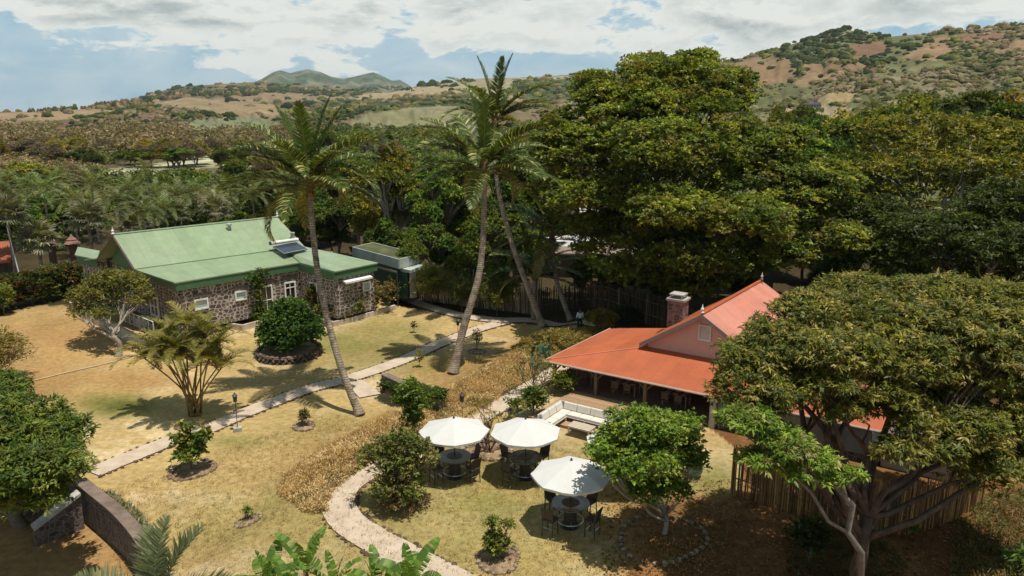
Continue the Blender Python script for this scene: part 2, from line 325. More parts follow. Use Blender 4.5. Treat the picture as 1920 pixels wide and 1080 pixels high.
cover_px = [ # fields and bare slopes seen far off: outline, colour, how bushy
    ([(-400, 260), (0, 235), (120, 240), (330, 230), (520, 245), (520, 330), (-400, 360)], D(118, 98, 68), .75),
    ([(-400, 222), (0, 213), (60, 209), (180, 203), (200, 214), (120, 226), (0, 234), (-400, 250)], D(172, 134, 92), .06),
    ([(120, 226), (200, 212), (260, 204), (330, 214), (320, 232), (230, 246), (100, 250)], D(130, 98, 72), .5),
    ([(290, 196), (345, 182), (430, 186), (520, 196), (520, 222), (420, 222), (400, 208), (330, 200)], D(168, 134, 92), .05),
    ([(105, 252), (190, 241), (240, 240), (170, 258), (110, 262)], D(140, 142, 96), 0),
    ([(355, 246), (362, 226), (480, 221), (520, 226), (520, 243), (400, 250)], D(140, 142, 98), .0),
    ([(335, 265), (350, 260), (400, 260), (400, 272), (340, 274)], D(140, 140, 92), .0),
    ([(180, 338), (200, 318), (330, 300), (360, 290), (420, 290), (500, 298), (500, 312), (380, 316), (330, 338)], D(178, 165, 116), .02),
    ([(200, 322), (330, 305), (412, 292), (412, 299), (330, 312), (230, 330)], D(205, 190, 160), .0),
    ([(390, 185), (470, 172), (560, 176), (640, 180), (640, 190), (470, 192)], D(160, 126, 88), .15),
    ([(640, 240), (690, 212), (760, 202), (840, 197), (900, 203), (900, 240)], D(150, 138, 92), .0),
    ([(560, 215), (640, 186), (760, 178), (880, 176), (880, 196), (760, 200), (690, 208), (620, 228)], D(70, 88, 46), 1.0),
    ([(640, 184), (700, 174), (820, 160), (900, 158), (1000, 190), (1000, 205), (880, 172), (700, 186)], D(182, 152, 108), .14),
    ([(820, 158), (900, 147), (1000, 144), (1100, 138), (1110, 150), (980, 152), (960, 165), (900, 176)], D(172, 150, 112), .12),
    ([(960, 150), (1100, 148), (1120, 190), (960, 185)], D(84, 98, 52), .9),
    ([(1345, 178), (1380, 118), (1420, 106), (1470, 110), (1500, 130), (1485, 150), (1420, 165), (1400, 185)], D(160, 118, 76), .05),
    ([(1495, 155), (1520, 128), (1570, 138), (1560, 146), (1520, 160), (1495, 168)], D(166, 128, 84), .08),
    ([(1595, 108), (1600, 84), (1650, 76), (1680, 90), (1650, 100), (1640, 112)], D(150, 104, 70), .1),
    ([(1690, 112), (1715, 92), (1745, 72), (1775, 64), (1790, 96), (1760, 114)], D(168, 124, 84), .03),
    ([(1790, 66), (1860, 60), (1905, 66), (1880, 76), (1800, 82)], D(150, 104, 72), .1),
    ([(1860, 98), (1920, 72), (2000, 62), (2000, 82), (1900, 98)], D(165, 118, 78), .05),
    ([(1535, 186), (1560, 174), (1600, 176), (1590, 192), (1540, 196)], D(182, 148, 92), .02),
    ([(1460, 212), (1470, 202), (1540, 196), (1600, 205), (1560, 222), (1470, 220)], D(178, 150, 112), .03),
    ([(1640, 205), (1665, 188), (1700, 195), (1690, 215)], D(165, 135, 100), .1),
    ([(1490, 122), (1540, 116), (1640, 122), (1650, 135), (1540, 138)], D(158, 116, 76), .15)]
def cover(x, y):
    z = height(x, y); px, py, t = project(np.stack([x, y, z], -1)); r = np.hypot(x, y)
    px = px + (fbm(x * .02, y * .02, 3, 31) - .5) * 24; py = py + (fbm(x * .02, y * .02, 3, 37) - .5) * 7
    n = fbm(x * .01, y * .01, 4, 41)[..., None]; n2 = fbm(x * .03, y * .03, 3, 43)[..., None]
    col = D(96, 92, 52) * (1 - sstep(.38, .62, n)) + D(142, 116, 76) * sstep(.38, .62, n)
    right = sstep(1200, 1350, px)[..., None]
    col = col * (1 - right) + right * (D(118, 116, 64) * (1 - sstep(.5, .66, n)) + D(148, 128, 90) * sstep(.5, .66, n))
    far = sstep(3500, 5000, r)[..., None]
    col = col * (1 - far) + far * (D(80, 102, 66) * (.5 + 1.0 * n2) * (1 - sstep(.5, .66, n)) + D(140, 128, 98) * sstep(.5, .66, n))  # noise contrast paints relief shading into the far mountain colour
    bush = np.where(r > 3200, .25, .85) * np.ones(px.shape)
    fr = r > 170
    for poly, c, b in cover_px:
        m = inpoly(px, py, poly) & fr & (r < 3400); col = np.where(m[..., None], c, col); bush = np.where(m, b, bush)
    col = (col * .7 + col.mean(-1, keepdims=True) * .3) * V(.94, 1, .92)
    return col * (.75 + .5 * n2), bush
def near_cover(x, y):
    z = np.zeros(np.shape(x)); px, py, t = project(np.stack([x, y, z], -1))
    n = fbm(x * .35, y * .35, 4, 51)[..., None]; n2 = fbm(x * .09, y * .09, 3, 53)[..., None]; n3 = fbm(x * 1.3, y * 1.3, 3, 57)[..., None]; n = n * .6 + n3 * .4
    dry, pale, grn = D(190, 163, 110, 1.4), D(214, 190, 146, 1.4), D(142, 136, 76, 1.4)
    col = dry * (1 - sstep(.45, .7, n)) + pale * sstep(.45, .7, n)
    def blob(cx, cy, rx, ry): return np.exp(-(((px - cx) / rx) ** 2 + ((py - cy) / ry) ** 2))[..., None]
    g = sstep(.44, .68, n2) * .35 + blob(215, 732, 75, 22) * 1.5 + blob(900, 950, 260, 90) * .42 + blob(760, 650, 90, 30) * .4 + blob(640, 625, 60, 12) + blob(460, 960, 130, 70) * .5 \
        + blob(1340, 900, 60, 40) + blob(700, 590, 90, 20) * .5 + blob(600, 770, 130, 30) * .3 + blob(440, 800, 60, 14) * .7 + blob(560, 900, 50, 30) * .7
    g = np.clip(g * (.4 + 1.2 * n3), 0, .9); col = col * (1 - g) + grn * g
    deep = np.clip(blob(215, 732, 62, 15) * (.4 + 1.1 * n3), 0, 1); col = col * (1 - deep) + D(92, 98, 46) * deep
    brown = np.clip((blob(100, 610, 160, 60) + blob(250, 690, 90, 22) + blob(60, 700, 100, 40)) * .75 * (.5 + n), 0, .9); col = col * (1 - brown) + D(176, 134, 82) * brown
    slope = np.clip((blob(900, 690, 130, 45) + blob(1010, 640, 90, 30) + blob(690, 820, 110, 50)) * .8, 0, .8); col = col * (1 - slope) + D(160, 122, 66) * slope
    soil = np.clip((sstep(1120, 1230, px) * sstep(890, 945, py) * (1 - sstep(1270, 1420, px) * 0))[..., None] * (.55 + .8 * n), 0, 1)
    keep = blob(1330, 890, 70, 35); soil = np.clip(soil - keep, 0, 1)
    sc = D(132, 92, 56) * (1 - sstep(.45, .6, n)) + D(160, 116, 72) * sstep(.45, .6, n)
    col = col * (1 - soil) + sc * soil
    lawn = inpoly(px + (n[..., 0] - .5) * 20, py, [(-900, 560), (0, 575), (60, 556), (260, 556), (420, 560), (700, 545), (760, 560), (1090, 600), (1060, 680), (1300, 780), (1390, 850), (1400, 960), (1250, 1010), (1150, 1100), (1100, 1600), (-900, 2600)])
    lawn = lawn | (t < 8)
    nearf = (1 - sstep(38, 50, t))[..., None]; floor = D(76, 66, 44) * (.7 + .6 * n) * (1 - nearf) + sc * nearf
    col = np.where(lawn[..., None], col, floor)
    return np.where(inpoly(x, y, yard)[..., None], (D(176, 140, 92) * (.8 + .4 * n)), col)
# one sheet of land, a fan of rings out to the horizon
rr = np.concatenate([[0.5, 4, 8], np.geomspace(12, 150, 250), np.geomspace(150, 9000, 330)[1:]])
aa = np.concatenate([np.linspace(-180, -62, 30)[:-1], np.linspace(-62, -40, 50)[:-1], np.linspace(-40, 40, 620), np.linspace(40, 62, 50)[1:], np.linspace(62, 180, 30)[1:-1]])
RR, AA = np.meshgrid(rr, np.radians(aa), indexing='ij'); X = RR * np.sin(AA); Y = RR * np.cos(AA); Z = height(X, Y)
nr, na = RR.shape; idx = np.arange(nr * na).reshape(nr, na); i2 = np.concatenate([idx, idx[:, :1]], 1)
F = np.stack([i2[:-1, :-1], i2[:-1, 1:], i2[1:, 1:], i2[1:, :-1]], -1).reshape(-1, 4)[:, ::-1]
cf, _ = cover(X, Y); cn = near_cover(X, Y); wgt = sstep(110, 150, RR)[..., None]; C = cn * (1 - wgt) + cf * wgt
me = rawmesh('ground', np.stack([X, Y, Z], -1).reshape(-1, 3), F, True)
a_ = me.color_attributes.new('Col', 'FLOAT_COLOR', 'POINT'); a_.data.foreach_set('color', np.c_[C.reshape(-1, 3), np.ones(nr * na)].astype(np.float32).ravel())
m_ground = mat('dry_grass', rough=.95, var=.3, scale=3.2, attr=True, bump=.04, bscale=9, spec=.1, detail=9)
def broad(m, sc, amt):                        # slow uneven wear over tens of metres
    t = m.node_tree; n = t.nodes; l = t.links; c = [x for x in n if x.type == 'TEX_COORD'][0]; z = n.new('ShaderNodeTexNoise'); z.inputs['Scale'].default_value = sc; z.inputs['Detail'].default_value = 10; z.inputs['Roughness'].default_value = .75
    l.new(c.outputs['Object'], z.inputs['Vector']); r = n.new('ShaderNodeMapRange'); r.inputs[1].default_value = .33; r.inputs[2].default_value = .67; r.inputs[3].default_value = 1 - amt; r.inputs[4].default_value = 1 + amt; l.new(z.outputs['Fac'], r.inputs[0])
    bs = n['Principled BSDF'].inputs['Base Color']; src = bs.links[0].from_socket; v = n.new('ShaderNodeVectorMath'); v.operation = 'SCALE'; l.new(src, v.inputs[0]); l.new(r.outputs[0], v.inputs['Scale']); l.new(v.outputs[0], bs)
broad(m_ground, .06, .28)
tag(link('ground', me, m_ground), kind='structure')

# ---- paths with their stone edging
m_path = mat('path_concrete', D(216, 197, 174, 1.38), .9, .08, 3, bump=.003, bscale=40, tint=D(196, 172, 146, 1.38), detail=8)
def smooth_line(pts, step=.3):
    pts = [np.asarray(p, float)[:2] for p in pts]; out = []
    for i in range(len(pts) - 1):
        p0 = pts[max(i - 1, 0)]; p1 = pts[i]; p2 = pts[i + 1]; p3 = pts[min(i + 2, len(pts) - 1)]
        n = max(2, int(np.linalg.norm(p2 - p1) / step))
        for k in range(n):
            t = k / n; out.append(.5 * ((2 * p1) + (p2 - p0) * t + (2 * p0 - 5 * p1 + 4 * p2 - p3) * t * t + (-p0 + 3 * p1 - 3 * p2 + p3) * t ** 3))
    out.append(pts[-1]); return np.array(out)
def ribbon(c, w, lift):
    d = np.gradient(c, axis=0); d /= np.linalg.norm(d, axis=1)[:, None]; n = np.c_[-d[:, 1], d[:, 0]]
    w = np.broadcast_to(np.asarray(w, float), (len(c),)); k = 5
    rows = [c + n * (w[:, None] * s / 2) for s in np.linspace(-1, 1, k)]
    v = np.stack(rows, 1); hz_ = height(v[..., 0], v[..., 1]); z = np.maximum(hz_, hz_.max(1, keepdims=True) * .7 + hz_ * .3) + lift + .035
    v = np.concatenate([v, z[..., None]], -1); m = len(c); ix = np.arange(m * k).reshape(m, k)
    f = np.stack([ix[:-1, :-1], ix[1:, :-1], ix[1:, 1:], ix[:-1, 1:]], -1).reshape(-1, 4)[:, ::-1]
    return v.reshape(-1, 3), f, n
def path(px, w, lift=.03, edge=(1, 1), m=m_path):
    c = smooth_line([gnd(*p) for p in px]); ww = np.interp(np.linspace(0, 1, len(c)), np.linspace(0, 1, len(w)), w) if hasattr(w, '__len__') else w
    v, f, n = ribbon(c, ww, lift); o = tag(link('garden_path', rawmesh('garden_path', v, f, True), m), kind='structure')
    b = MB(); ww = np.broadcast_to(ww, (len(c),))
    for sgn, on in zip((-1, 1), edge):
        if not on: continue
        i = 0.0
        while i < len(c) - 1:
            q = c[int(i)] + n[int(i)] * sgn * (ww[int(i)] / 2 + .06) + rng.normal(0, .03, 2); s = rng.uniform(.09, .17)
            z = float(height(q[0], q[1])); g = rng.uniform(.5, 1.3)
            b.rock((q[0], q[1], z + .03), (s, s * .8, s * .7), tuple(D(116, 92, 74) * g)); i += rng.uniform(.9, 1.5)
    if len(b.v): tag(b.build('stone_edging', m_stone, o), kind='stuff')
    return o
LIFT = .06
path([(172, 888), (240, 860), (325, 826), (395, 803), (450, 779), (520, 752), (590, 727), (650, 712), (740, 682), (830, 643), (900, 617), (960, 601)], 1.35)
path([(640, 713), (668, 722), (682, 732), (694, 744)], [1.4, 1.4], .042, (0, 0))
path([(744, 556), (775, 566), (806, 577), (862, 592), (930, 601), (1005, 603), (1075, 607), (1130, 614)], [1.5, 1.3, 1.4, 1.5, 1.2, 1.0], .054)
path([(1062, 680), (1030, 705), (985, 732), (945, 757), (905, 782), (850, 815), (780, 850), (715, 874), (655, 908), (634, 940), (652, 980), (710, 1018), (790, 1062), (880, 1110), (1000, 1180)], [1.3, 1.3, 1.3, 1.3, 1.45, 1.5, 1.6, 1.7], .034)
path([(55, 716), (130, 698), (200, 682), (250, 668)], .22, .012, (0, 0), mat('worn_track', D(205, 180, 140), .95, .15, 4))

# ------------------------------------------------------------------ plants
def leaf_quads(base, d, nrm, L, w, fold=.12):
    """base (n,3), direction, normal, length, width -> one bent rhombic leaf each"""
    d = d / (np.linalg.norm(d, axis=1)[:, None] + 1e-9); s = np.cross(d, nrm); s /= np.linalg.norm(s, axis=1)[:, None] + 1e-9
    n = np.cross(s, d); L = np.asarray(L)[:, None]; w = np.asarray(w)[:, None]
    mid = base + d * L * .48 + n * L * fold; tip = base + d * L - n * L * fold * .5
    v = np.stack([base, mid + s * w / 2, tip, mid - s * w / 2], 1); k = len(base)
    return v.reshape(-1, 3), np.arange(4 * k).reshape(k, 4)
def unit(n, g=None):
    g = g or rng; v = g.normal(size=(n, 3)); return v / np.linalg.norm(v, axis=1)[:, None]
def foliage(cl, cr, nros, nleaf, L, wr=.42, droop=.2, pal=None, flat=.6, ros_r=.0, up=.35, colvar=.3, zlow=-.35):
    """cl: clump centres (n,3), cr: clump radii. rosettes of leaves spread over each clump's upper skin"""
    n = len(cl); m = n * nros; ci = np.repeat(np.arange(n), nros)
    d = unit(m); d[:, 2] = np.where(d[:, 2] < zlow, -d[:, 2], d[:, 2])
    rad = cr[ci] * rng.uniform(.55, 1.06, m) ** .8 * np.where(rng.random(m) < .10, rng.uniform(1.1, 1.45, m), 1)
    rc = cl[ci] + d * np.stack([rad, rad, rad * flat], 1)
    k = m * nleaf; ri = np.repeat(np.arange(m), nleaf)
    ld = unit(k); ld[:, 2] = ld[:, 2] * .5 - droop; ld += d[ri] * .55; ld[:, 2] += up * .3
    nr_ = unit(k) * .75 + V(0, 0, 1) + d[ri] * .35
    b = rc[ri] + unit(k) * ros_r
    LL = L * rng.uniform(.5, 1.35, k) * np.repeat(rng.uniform(.8, 1.2, m), nleaf); v, f = leaf_quads(b, ld, nr_, LL, LL * wr * rng.uniform(.8, 1.2, k))
    pal = np.asarray(pal) * LG * V(.96, 1, .86); pc = rng.integers(0, len(pal), n); base = pal[pc] * rng.uniform(1 - colvar * .6, 1 + colvar * .6, (n, 1))
    pr = base[ci] * rng.uniform(1 - colvar, 1 + colvar, (m, 1)); mixr = rng.random((m, 1)) * .35; pr = pr * (1 - mixr) + pal[rng.integers(0, len(pal), m)] * mixr
    return v, f, pr[ri] * rng.uniform(.75, 1.3, (k, 1))
def crown_clumps(lobes, n, cr, low=-.45, inner=.12):
    """clump centres spread over the outside of a union of ellipsoid lobes"""
    lobes = np.asarray(lobes, float); ar = lobes[:, 3] * lobes[:, 4] + lobes[:, 5] * (lobes[:, 3] + lobes[:, 4]); ar /= ar.sum()
    out = []; own = []
    tries = 0
    while len(out) < n and tries < n * 40:
        tries += 1; i = rng.choice(len(lobes), p=ar); l = lobes[i]; d = unit(1)[0]
        if d[2] < low: d[2] = -d[2] * .8
        q = rng.uniform(.80, 1.02) if rng.random() > inner else rng.uniform(.3, .8)
        p = l[:3] + d * l[3:] * q
        e = ((p - lobes[:, :3]) / lobes[:, 3:]); e = (e ** 2).sum(1); e[i] = 9
        if e.min() < .55 and rng.random() > .15: continue
        if out and q > .78:
            dd = np.linalg.norm(np.array(out[-400:]) - p, axis=1).min()
            if dd < cr * .55 and rng.random() < .8: continue
        out.append(p); own.append(i)
    return np.array(out), np.array(own), cr * rng.uniform(.65, 1.35, len(out))
def limbs(mb, base, fork, lobes, cl, own, r0, twigs=.35, hue=(1, 1, 1), wob=.05, nside=6, lstep=1):
    """tapered trunk to the fork, a limb to each lobe, twigs on to some clumps"""
    base = np.asarray(base, float); fork = np.asarray(fork, float); lobes = np.asarray(lobes, float)
    def curve(a, b, sag, n=6):
        pts = []; L = np.linalg.norm(b - a)
        o1 = rng.normal(0, wob * L, 3); o1[2] *= .4
        for i in range(n + 1):
            t = i / n; pts.append(a + (b - a) * t + o1 * math.sin(math.pi * t) + rng.normal(0, wob * L * .18, 3) * (0 < i < n) + V(0, 0, sag * L * math.sin(math.pi * t)))
        return pts
    tp = curve(base - V(0, 0, .25), fork, 0, 6); rs = [r0 * (1.35 if i == 0 else 1.1 if i == 1 else 1) * (1 - .35 * i / 6) for i in range(7)]
    mb.tube(tp, rs, nside + 2, hue)
    for i, l in enumerate(lobes):
        if i % lstep: continue
        tgt = l[:3] - V(0, 0, l[5] * .35); s = tp[rng.integers(4, 7)]
        pts = curve(s, tgt, .06, 7); rl = r0 * .5 * rng.uniform(.75, 1.1)
        mb.tube(pts, [rl * (1 - .72 * k / 7) for k in range(8)], nside, hue)
        for p in cl[own == i]:
            if rng.random() > twigs: continue
            st = pts[rng.integers(3, 8)]; q = curve(st, p, .04, 4)
            mb.tube(q, [rl * .3 * (1 - .75 * k / 4) + .012 for k in range(5)], 4, hue, cap=False)
LG = 1.5
GREEN = [D(72, 86, 34), D(96, 104, 40), D(122, 122, 48), D(60, 74, 34), D(84, 92, 38)]
OLIVE = [D(120, 116, 48), D(142, 130, 56), D(98, 98, 44), D(152, 140, 66)]
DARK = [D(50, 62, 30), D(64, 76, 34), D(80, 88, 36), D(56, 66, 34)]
BRN2 = [D(116, 104, 82), D(102, 94, 74), D(130, 116, 94), D(92, 92, 62)]
FRESH = [D(84, 108, 38), D(112, 132, 46), D(68, 92, 36), D(132, 142, 56)]
GOLD = [D(160, 138, 52), D(134, 122, 48), D(110, 106, 44), D(180, 146, 60)]
BROWN = [D(128, 100, 72), D(110, 90, 66), D(146, 118, 86), D(96, 84, 56)]
def tree(name, label, cat, base, lobes, n, cr, nros, nleaf, L, pal, fork=None, r0=.3, droop=.2, wr=.42, flat=.6, twigs=.3, bark=None, group=None, m=None, colvar=.3, ros_r=0, low=-.7, inner=.16, wob=.05, part='crown', up=.35, subs=6, core=(), lstep=1):
    base = np.asarray(base, float); lobes = np.asarray(lobes, float)
    t = thing(name, label, cat, base, group=group)
    sub, par = [], []                          # each lobe breaks up into smaller uneven ones
    for i, l in enumerate(lobes):
        k = .55 * cr; q = np.maximum(l[3:] - k, l[3:] * .55); sub.append((*l[:3], *(q * .82))); par.append(i)
        for _ in range(subs):
            d = unit(1)[0]; d[2] = d[2] * .8 + .1; sub.append((*(l[:3] + d * q * .62), *(q * rng.uniform(.34, .56) * V(1, 1, 1.1)))); par.append(i)
    for l in core: q = np.asarray(l, float); sub.append(tuple(q)); par.append(-1)
    cl, own, crr = crown_clumps(sub, n, cr, low, inner); own = np.array(par)[own]
    v, f, c = foliage(cl, crr, nros, nleaf, L, wr, droop, pal, flat, ros_r, colvar=colvar, up=up)
    link(part, rawmesh(part, v - base, f, False, c), m or m_leaf, t)
    if r0:
        mb = MB(base); fk = np.asarray(fork, float) if fork is not None else base + (lobes[:, :3].mean(0) - base) * V(.4, .4, .45)
        limbs(mb, base, fk, lobes, cl, own, r0, twigs, wob=wob, lstep=lstep); mb.build('trunk', bark or m_bark, t, True)
    return t
def lobe(px, py, t, rx, ry, rd=None):        # a lobe seen at px,py at depth t, radii given in photo pixels
    p = atd(px, py, t); return (*p, rx / FP * t, (rd if rd else rx) / FP * t, ry / FP * t)

# ---- palms
def frond_mesh(L=4.5, n=46, droop=1.0, lw=.055, ll=.85, hang=.5, twist=0, pal=(D(112, 118, 50), D(84, 96, 42), D(150, 144, 78)), seg=2, up0=0.0, rib=None, vee=.35, wind=0, blank=.12):
    """a feather frond leaving the origin along +X, arching down; returns verts, quads, colours"""
    t = np.linspace(0, 1, 18); ang = up0 - droop * t ** 1.4; ds = L / 17
    px_ = np.concatenate([[0], np.cumsum(np.cos(ang[:-1]) * ds)]); pz = np.concatenate([[0], np.cumsum(np.sin(ang[:-1]) * ds)])
    py_ = wind * (t ** 2) * L
    V_, F_, C_ = [], [], []
    rw = .035 * (1 - t * .85) * L / 4.5 * 1.4
    for i in range(17):                      # the midrib, a thin three-sided bar
        b = len(V_)
        for j in (i, i + 1):
            V_ += [(px_[j], py_[j] - rw[j], pz[j]), (px_[j], py_[j] + rw[j], pz[j]), (px_[j], py_[j], pz[j] - rw[j] * 1.6)]
        F_ += [(b, b + 3, b + 4, b + 1), (b + 1, b + 4, b + 5, b + 2), (b + 2, b + 5, b + 3, b)]; C_ += [rib if rib is not None else D(170, 150, 84)] * 3
    ts = np.linspace(blank, 1, n)
    for s in (-1, 1):
        for q in ts:
            q2 = min(1, q + rng.uniform(-.008, .008)); o = V(np.interp(q2, t, px_), np.interp(q2, t, py_), np.interp(q2, t, pz)); an = np.interp(q2, t, ang)
            T = V(math.cos(an), 0, math.sin(an)); U = V(-math.sin(an), 0, math.cos(an)); S_ = V(0, s, 0)
            ln = ll * (math.sin(math.pi * (q * .86 + .12)) ** .55) * rng.uniform(.8, 1.12) * (1 if rng.random() > .05 else .4)
            fw = .35 + .5 * q + rng.normal(0, .07); d = S_ * math.cos(fw) + T * math.sin(fw) + U * (vee + rng.normal(0, .08)); d /= np.linalg.norm(d)
            wd = lw * rng.uniform(.8, 1.15); c = pal[rng.integers(len(pal))] * rng.uniform(.75, 1.25)
            side = np.cross(d, U); side /= np.linalg.norm(side) + 1e-9
            pts = [o]; dd = d.copy()
            for k in range(seg):
                pts.append(pts[-1] + dd * ln / seg); dd = dd + V(0, 0, -hang * (1 + k)); dd /= np.linalg.norm(dd)
            b = len(V_); ws = [wd * .7, wd, .008] if seg == 2 else [wd * .6, wd, wd * .8, .008]
            for p, w_ in zip(pts, ws): V_ += [tuple(p - side * w_ / 2), tuple(p + side * w_ / 2)]
            for k in range(seg): F_.append((b + 2 * k, b + 2 * k + 1, b + 2 * k + 3, b + 2 * k + 2)); C_.append(c)
    return np.array(V_), np.array(F_), np.array(C_)
def merge(parts):
    V_, F_, C_ = [], [], []; o = 0
    for v, f, c in parts: V_.append(v); F_.append(f + o); C_.append(c); o += len(v)
    return np.concatenate(V_), np.concatenate(F_), np.concatenate(C_)
def rot(v, az_, tilt=0):                      # tilt raises the frond, az_ turns it round
    M = np.array(Matrix.Rotation(az_, 3, 'Z') @ Matrix.Rotation(-tilt, 3, 'Y')); return v @ M.T
def fr(*a, **k): v, f, c = frond_mesh(*a, **k); return rawmesh('frond', v, f, False, c)
PG = (D(104, 126, 54) * 1.15, D(84, 104, 46) * 1.1, D(190, 184, 118) * 1.5, D(90, 110, 48), D(76, 96, 42))  # the pale boosted tone paints sun glints onto random leaflets
FR = [fr(5.2, 110, .95, .058, 1.0, .45, wind=.05, pal=PG), fr(5.0, 110, 1.7, .058, 1.0, .55, wind=.12, pal=PG), fr(5.0, 110, .3, .06, .75, .25, pal=PG[:2]), fr(4.8, 105, 2.1, .058, 1.0, .8, pal=(D(150, 142, 74), D(120, 118, 56), D(172, 156, 92)))]
def ringed_trunk(pts, r0, r1, base, m=None, bulge=1.6, n=10):
    mb = MB(base); pts = [np.asarray(p, float) for p in pts]
    c = []; 
    for i in range(len(pts) - 1):
        p0 = pts[max(i - 1, 0)]; p1 = pts[i]; p2 = pts[i + 1]; p3 = pts[min(i + 2, len(pts) - 1)]
        for k in range(14):
            t = k / 14; c.append(.5 * ((2 * p1) + (p2 - p0) * t + (2 * p0 - 5 * p1 + 4 * p2 - p3) * t * t + (-p0 + 3 * p1 - 3 * p2 + p3) * t ** 3))
    c.append(pts[-1]); q = np.linspace(0, 1, len(c))
    rad = [(r0 + (r1 - r0) * t) * (1 + (bulge - 1) * math.exp(-t * 22)) * (1.06 if i % 2 else .97) * rng.uniform(.97, 1.03) for i, t in enumerate(q)]
    mb.tube(c, rad, n); return mb, c
def palm_bark():
    m = mat('palm_bark', D(178, 160, 138), .9, .4, 6, bump=.02, bscale=9, tint=D(112, 98, 84), detail=9); t = m.node_tree; n = t.nodes; l = t.links
    w = n.new('ShaderNodeTexWave'); w.bands_direction = 'Z'; w.inputs['Scale'].default_value = 2.2; w.inputs['Distortion'].default_value = 2.5; w.inputs['Detail'].default_value = 3; w.inputs['Detail Scale'].default_value = 2
    c = [x for x in n if x.type == 'TEX_COORD'][0]; l.new(c.outputs['Object'], w.inputs['Vector'])
    b = n['Principled BSDF']; src = b.inputs['Base Color'].links[0].from_socket; mr = n.new('ShaderNodeMapRange'); mr.inputs[3].default_value = .6; mr.inputs[4].default_value = 1.25; l.new(w.outputs['Fac'], mr.inputs[0])
    s = n.new('ShaderNodeVectorMath'); s.operation = 'SCALE'; l.new(src, s.inputs[0]); l.new(mr.outputs[0], s.inputs['Scale']); l.new(s.outputs[0], b.inputs['Base Color']); return m
m_palm = palm_bark()
m_nut = mat('coconut_husk', D(150, 120, 50), .6, .3, 6)
def coconut_palm(label, trunk_pts, fronds, r0=.2, r1=.13, group=None, scale=1.0, nuts=True, name='coconut_palm'):
    base = np.asarray(trunk_pts[0], float); t = thing(name, label, 'palm', base, group=group)
    mb, c = ringed_trunk(trunk_pts, r0, r1, base); mb.build('trunk', m_palm, t, True)
    top = c[-1] - base
    hb = MB(); hb.lathe(top - V(0, 0, .35), [(r1 * 1.2, 0), (r1 * 2.1, .3), (r1 * 1.5, .7), (.02, 1.15)], 9, tuple(D(120, 100, 58))); hb.build('crown_shaft', m_col, t, True)
    for i, (a, tilt, k, s) in enumerate(fronds):
        o = link('frond', FR[k], m_leaf, t, tuple(top + V(0, 0, .1 + .3 * (tilt > .5))))
        o.rotation_euler = (Matrix.Rotation(a, 3, 'Z') @ Matrix.Rotation(-tilt, 3, 'Y') @ Matrix.Rotation(rng.uniform(-.35, .35), 3, 'X')).to_euler(); o.scale = (s * scale,) * 3
    if nuts:
        for i in range(7):
            a = rng.random() * 6.28; b = MB(); b.lathe(top + V(math.cos(a) * .3, math.sin(a) * .3, -.35 - rng.random() * .2), [(.02, -.14), (.11, -.06), (.13, .02), (.08, .12), (.01, .15)], 8); b.build('coconut', m_nut, t, True)
    return t
def fan_leaf(Rr=1.1, nseg=22, stem=1.2, pal=(D(150, 150, 118), D(176, 172, 140), D(118, 120, 84))):
    V_, F_, C_ = [(0, -.02, 0), (0, .02, 0), (stem, -.02, 0), (stem, .02, 0)], [(0, 2, 3, 1)], [D(150, 140, 100)]
    for i in range(nseg):
        a = -2.3 + 4.6 * i / (nseg - 1); d = V(math.cos(a), math.sin(a), 0); s = V(-d[1], d[0], 0); L = Rr * (1 - .12 * abs(a) / 2.3) * rng.uniform(.9, 1.05)
        b = len(V_); o = V(stem, 0, 0); z = (.03 if i % 2 else -.03)
        m_ = o + d * L * .6 + V(0, 0, z); e = o + d * L + V(0, 0, -.22 * L * rng.uniform(.5, 1.4))
        V_ += [tuple(o), tuple(o), tuple(m_ - s * .07 * Rr), tuple(m_ + s * .07 * Rr), tuple(e - s * .01), tuple(e + s * .01)]
        c = pal[rng.integers(len(pal))] * rng.uniform(.8, 1.2); F_ += [(b, b + 2, b + 3, b + 1), (b + 2, b + 4, b + 5, b + 3)]; C_ += [c, c]
    return np.array(V_, float), np.array(F_), np.array(C_)
def palm_crown(kind, n=18, L=3.2):
    ps = []
    for i in range(n):
        a = i * 2.4 + rng.uniform(-.2, .2); tl = 1.35 - 1.75 * (i / n) ** .9
        if kind == 'fan': v, f, c = fan_leaf(Rr=L * .42, stem=L * .42); v = rot(v, a, tl)
        else: v, f, c = frond_mesh(L, 30, 1.0 + .5 * rng.random(), .07, L * .2, .5, pal=((D(106, 126, 58), D(82, 102, 48), D(160, 160, 104)) if kind == 'feather' else (D(150, 138, 60), D(126, 124, 50), D(96, 104, 42))), seg=2); v = rot(v, a, tl * .85)
        ps.append((v, f, c))
    return merge(ps)

# ------------------------------------------------------------------ far scrub and woods
_st = [(-14, 1.0), (22, 1.0), (50, 1.0), (74, 1.0)]; NSG = 8
DOME = np.array([(math.cos(R(e)) * math.cos(2 * math.pi * (k + .5 * i) / NSG), math.cos(R(e)) * math.sin(2 * math.pi * (k + .5 * i) / NSG), math.sin(R(e))) for i, (e, _) in enumerate(_st) for k in range(NSG)] + [(0, 0, 1)])
DF = []
for i in range(3):
    for k in range(NSG): a, b_, c, d_ = i * NSG + k, i * NSG + (k + 1) % NSG, (i + 1) * NSG + (k + 1) % NSG, (i + 1) * NSG + k; DF += [(a, b_, c), (a, c, d_)]
DF = np.array(DF + [(3 * NSG + k, 3 * NSG + (k + 1) % NSG, 4 * NSG) for k in range(NSG)])
m_scrub = mat('scrub', rough=.9, var=.35, scale=.35, attr=True, bump=1.2, bscale=.5, spec=.1, detail=8)
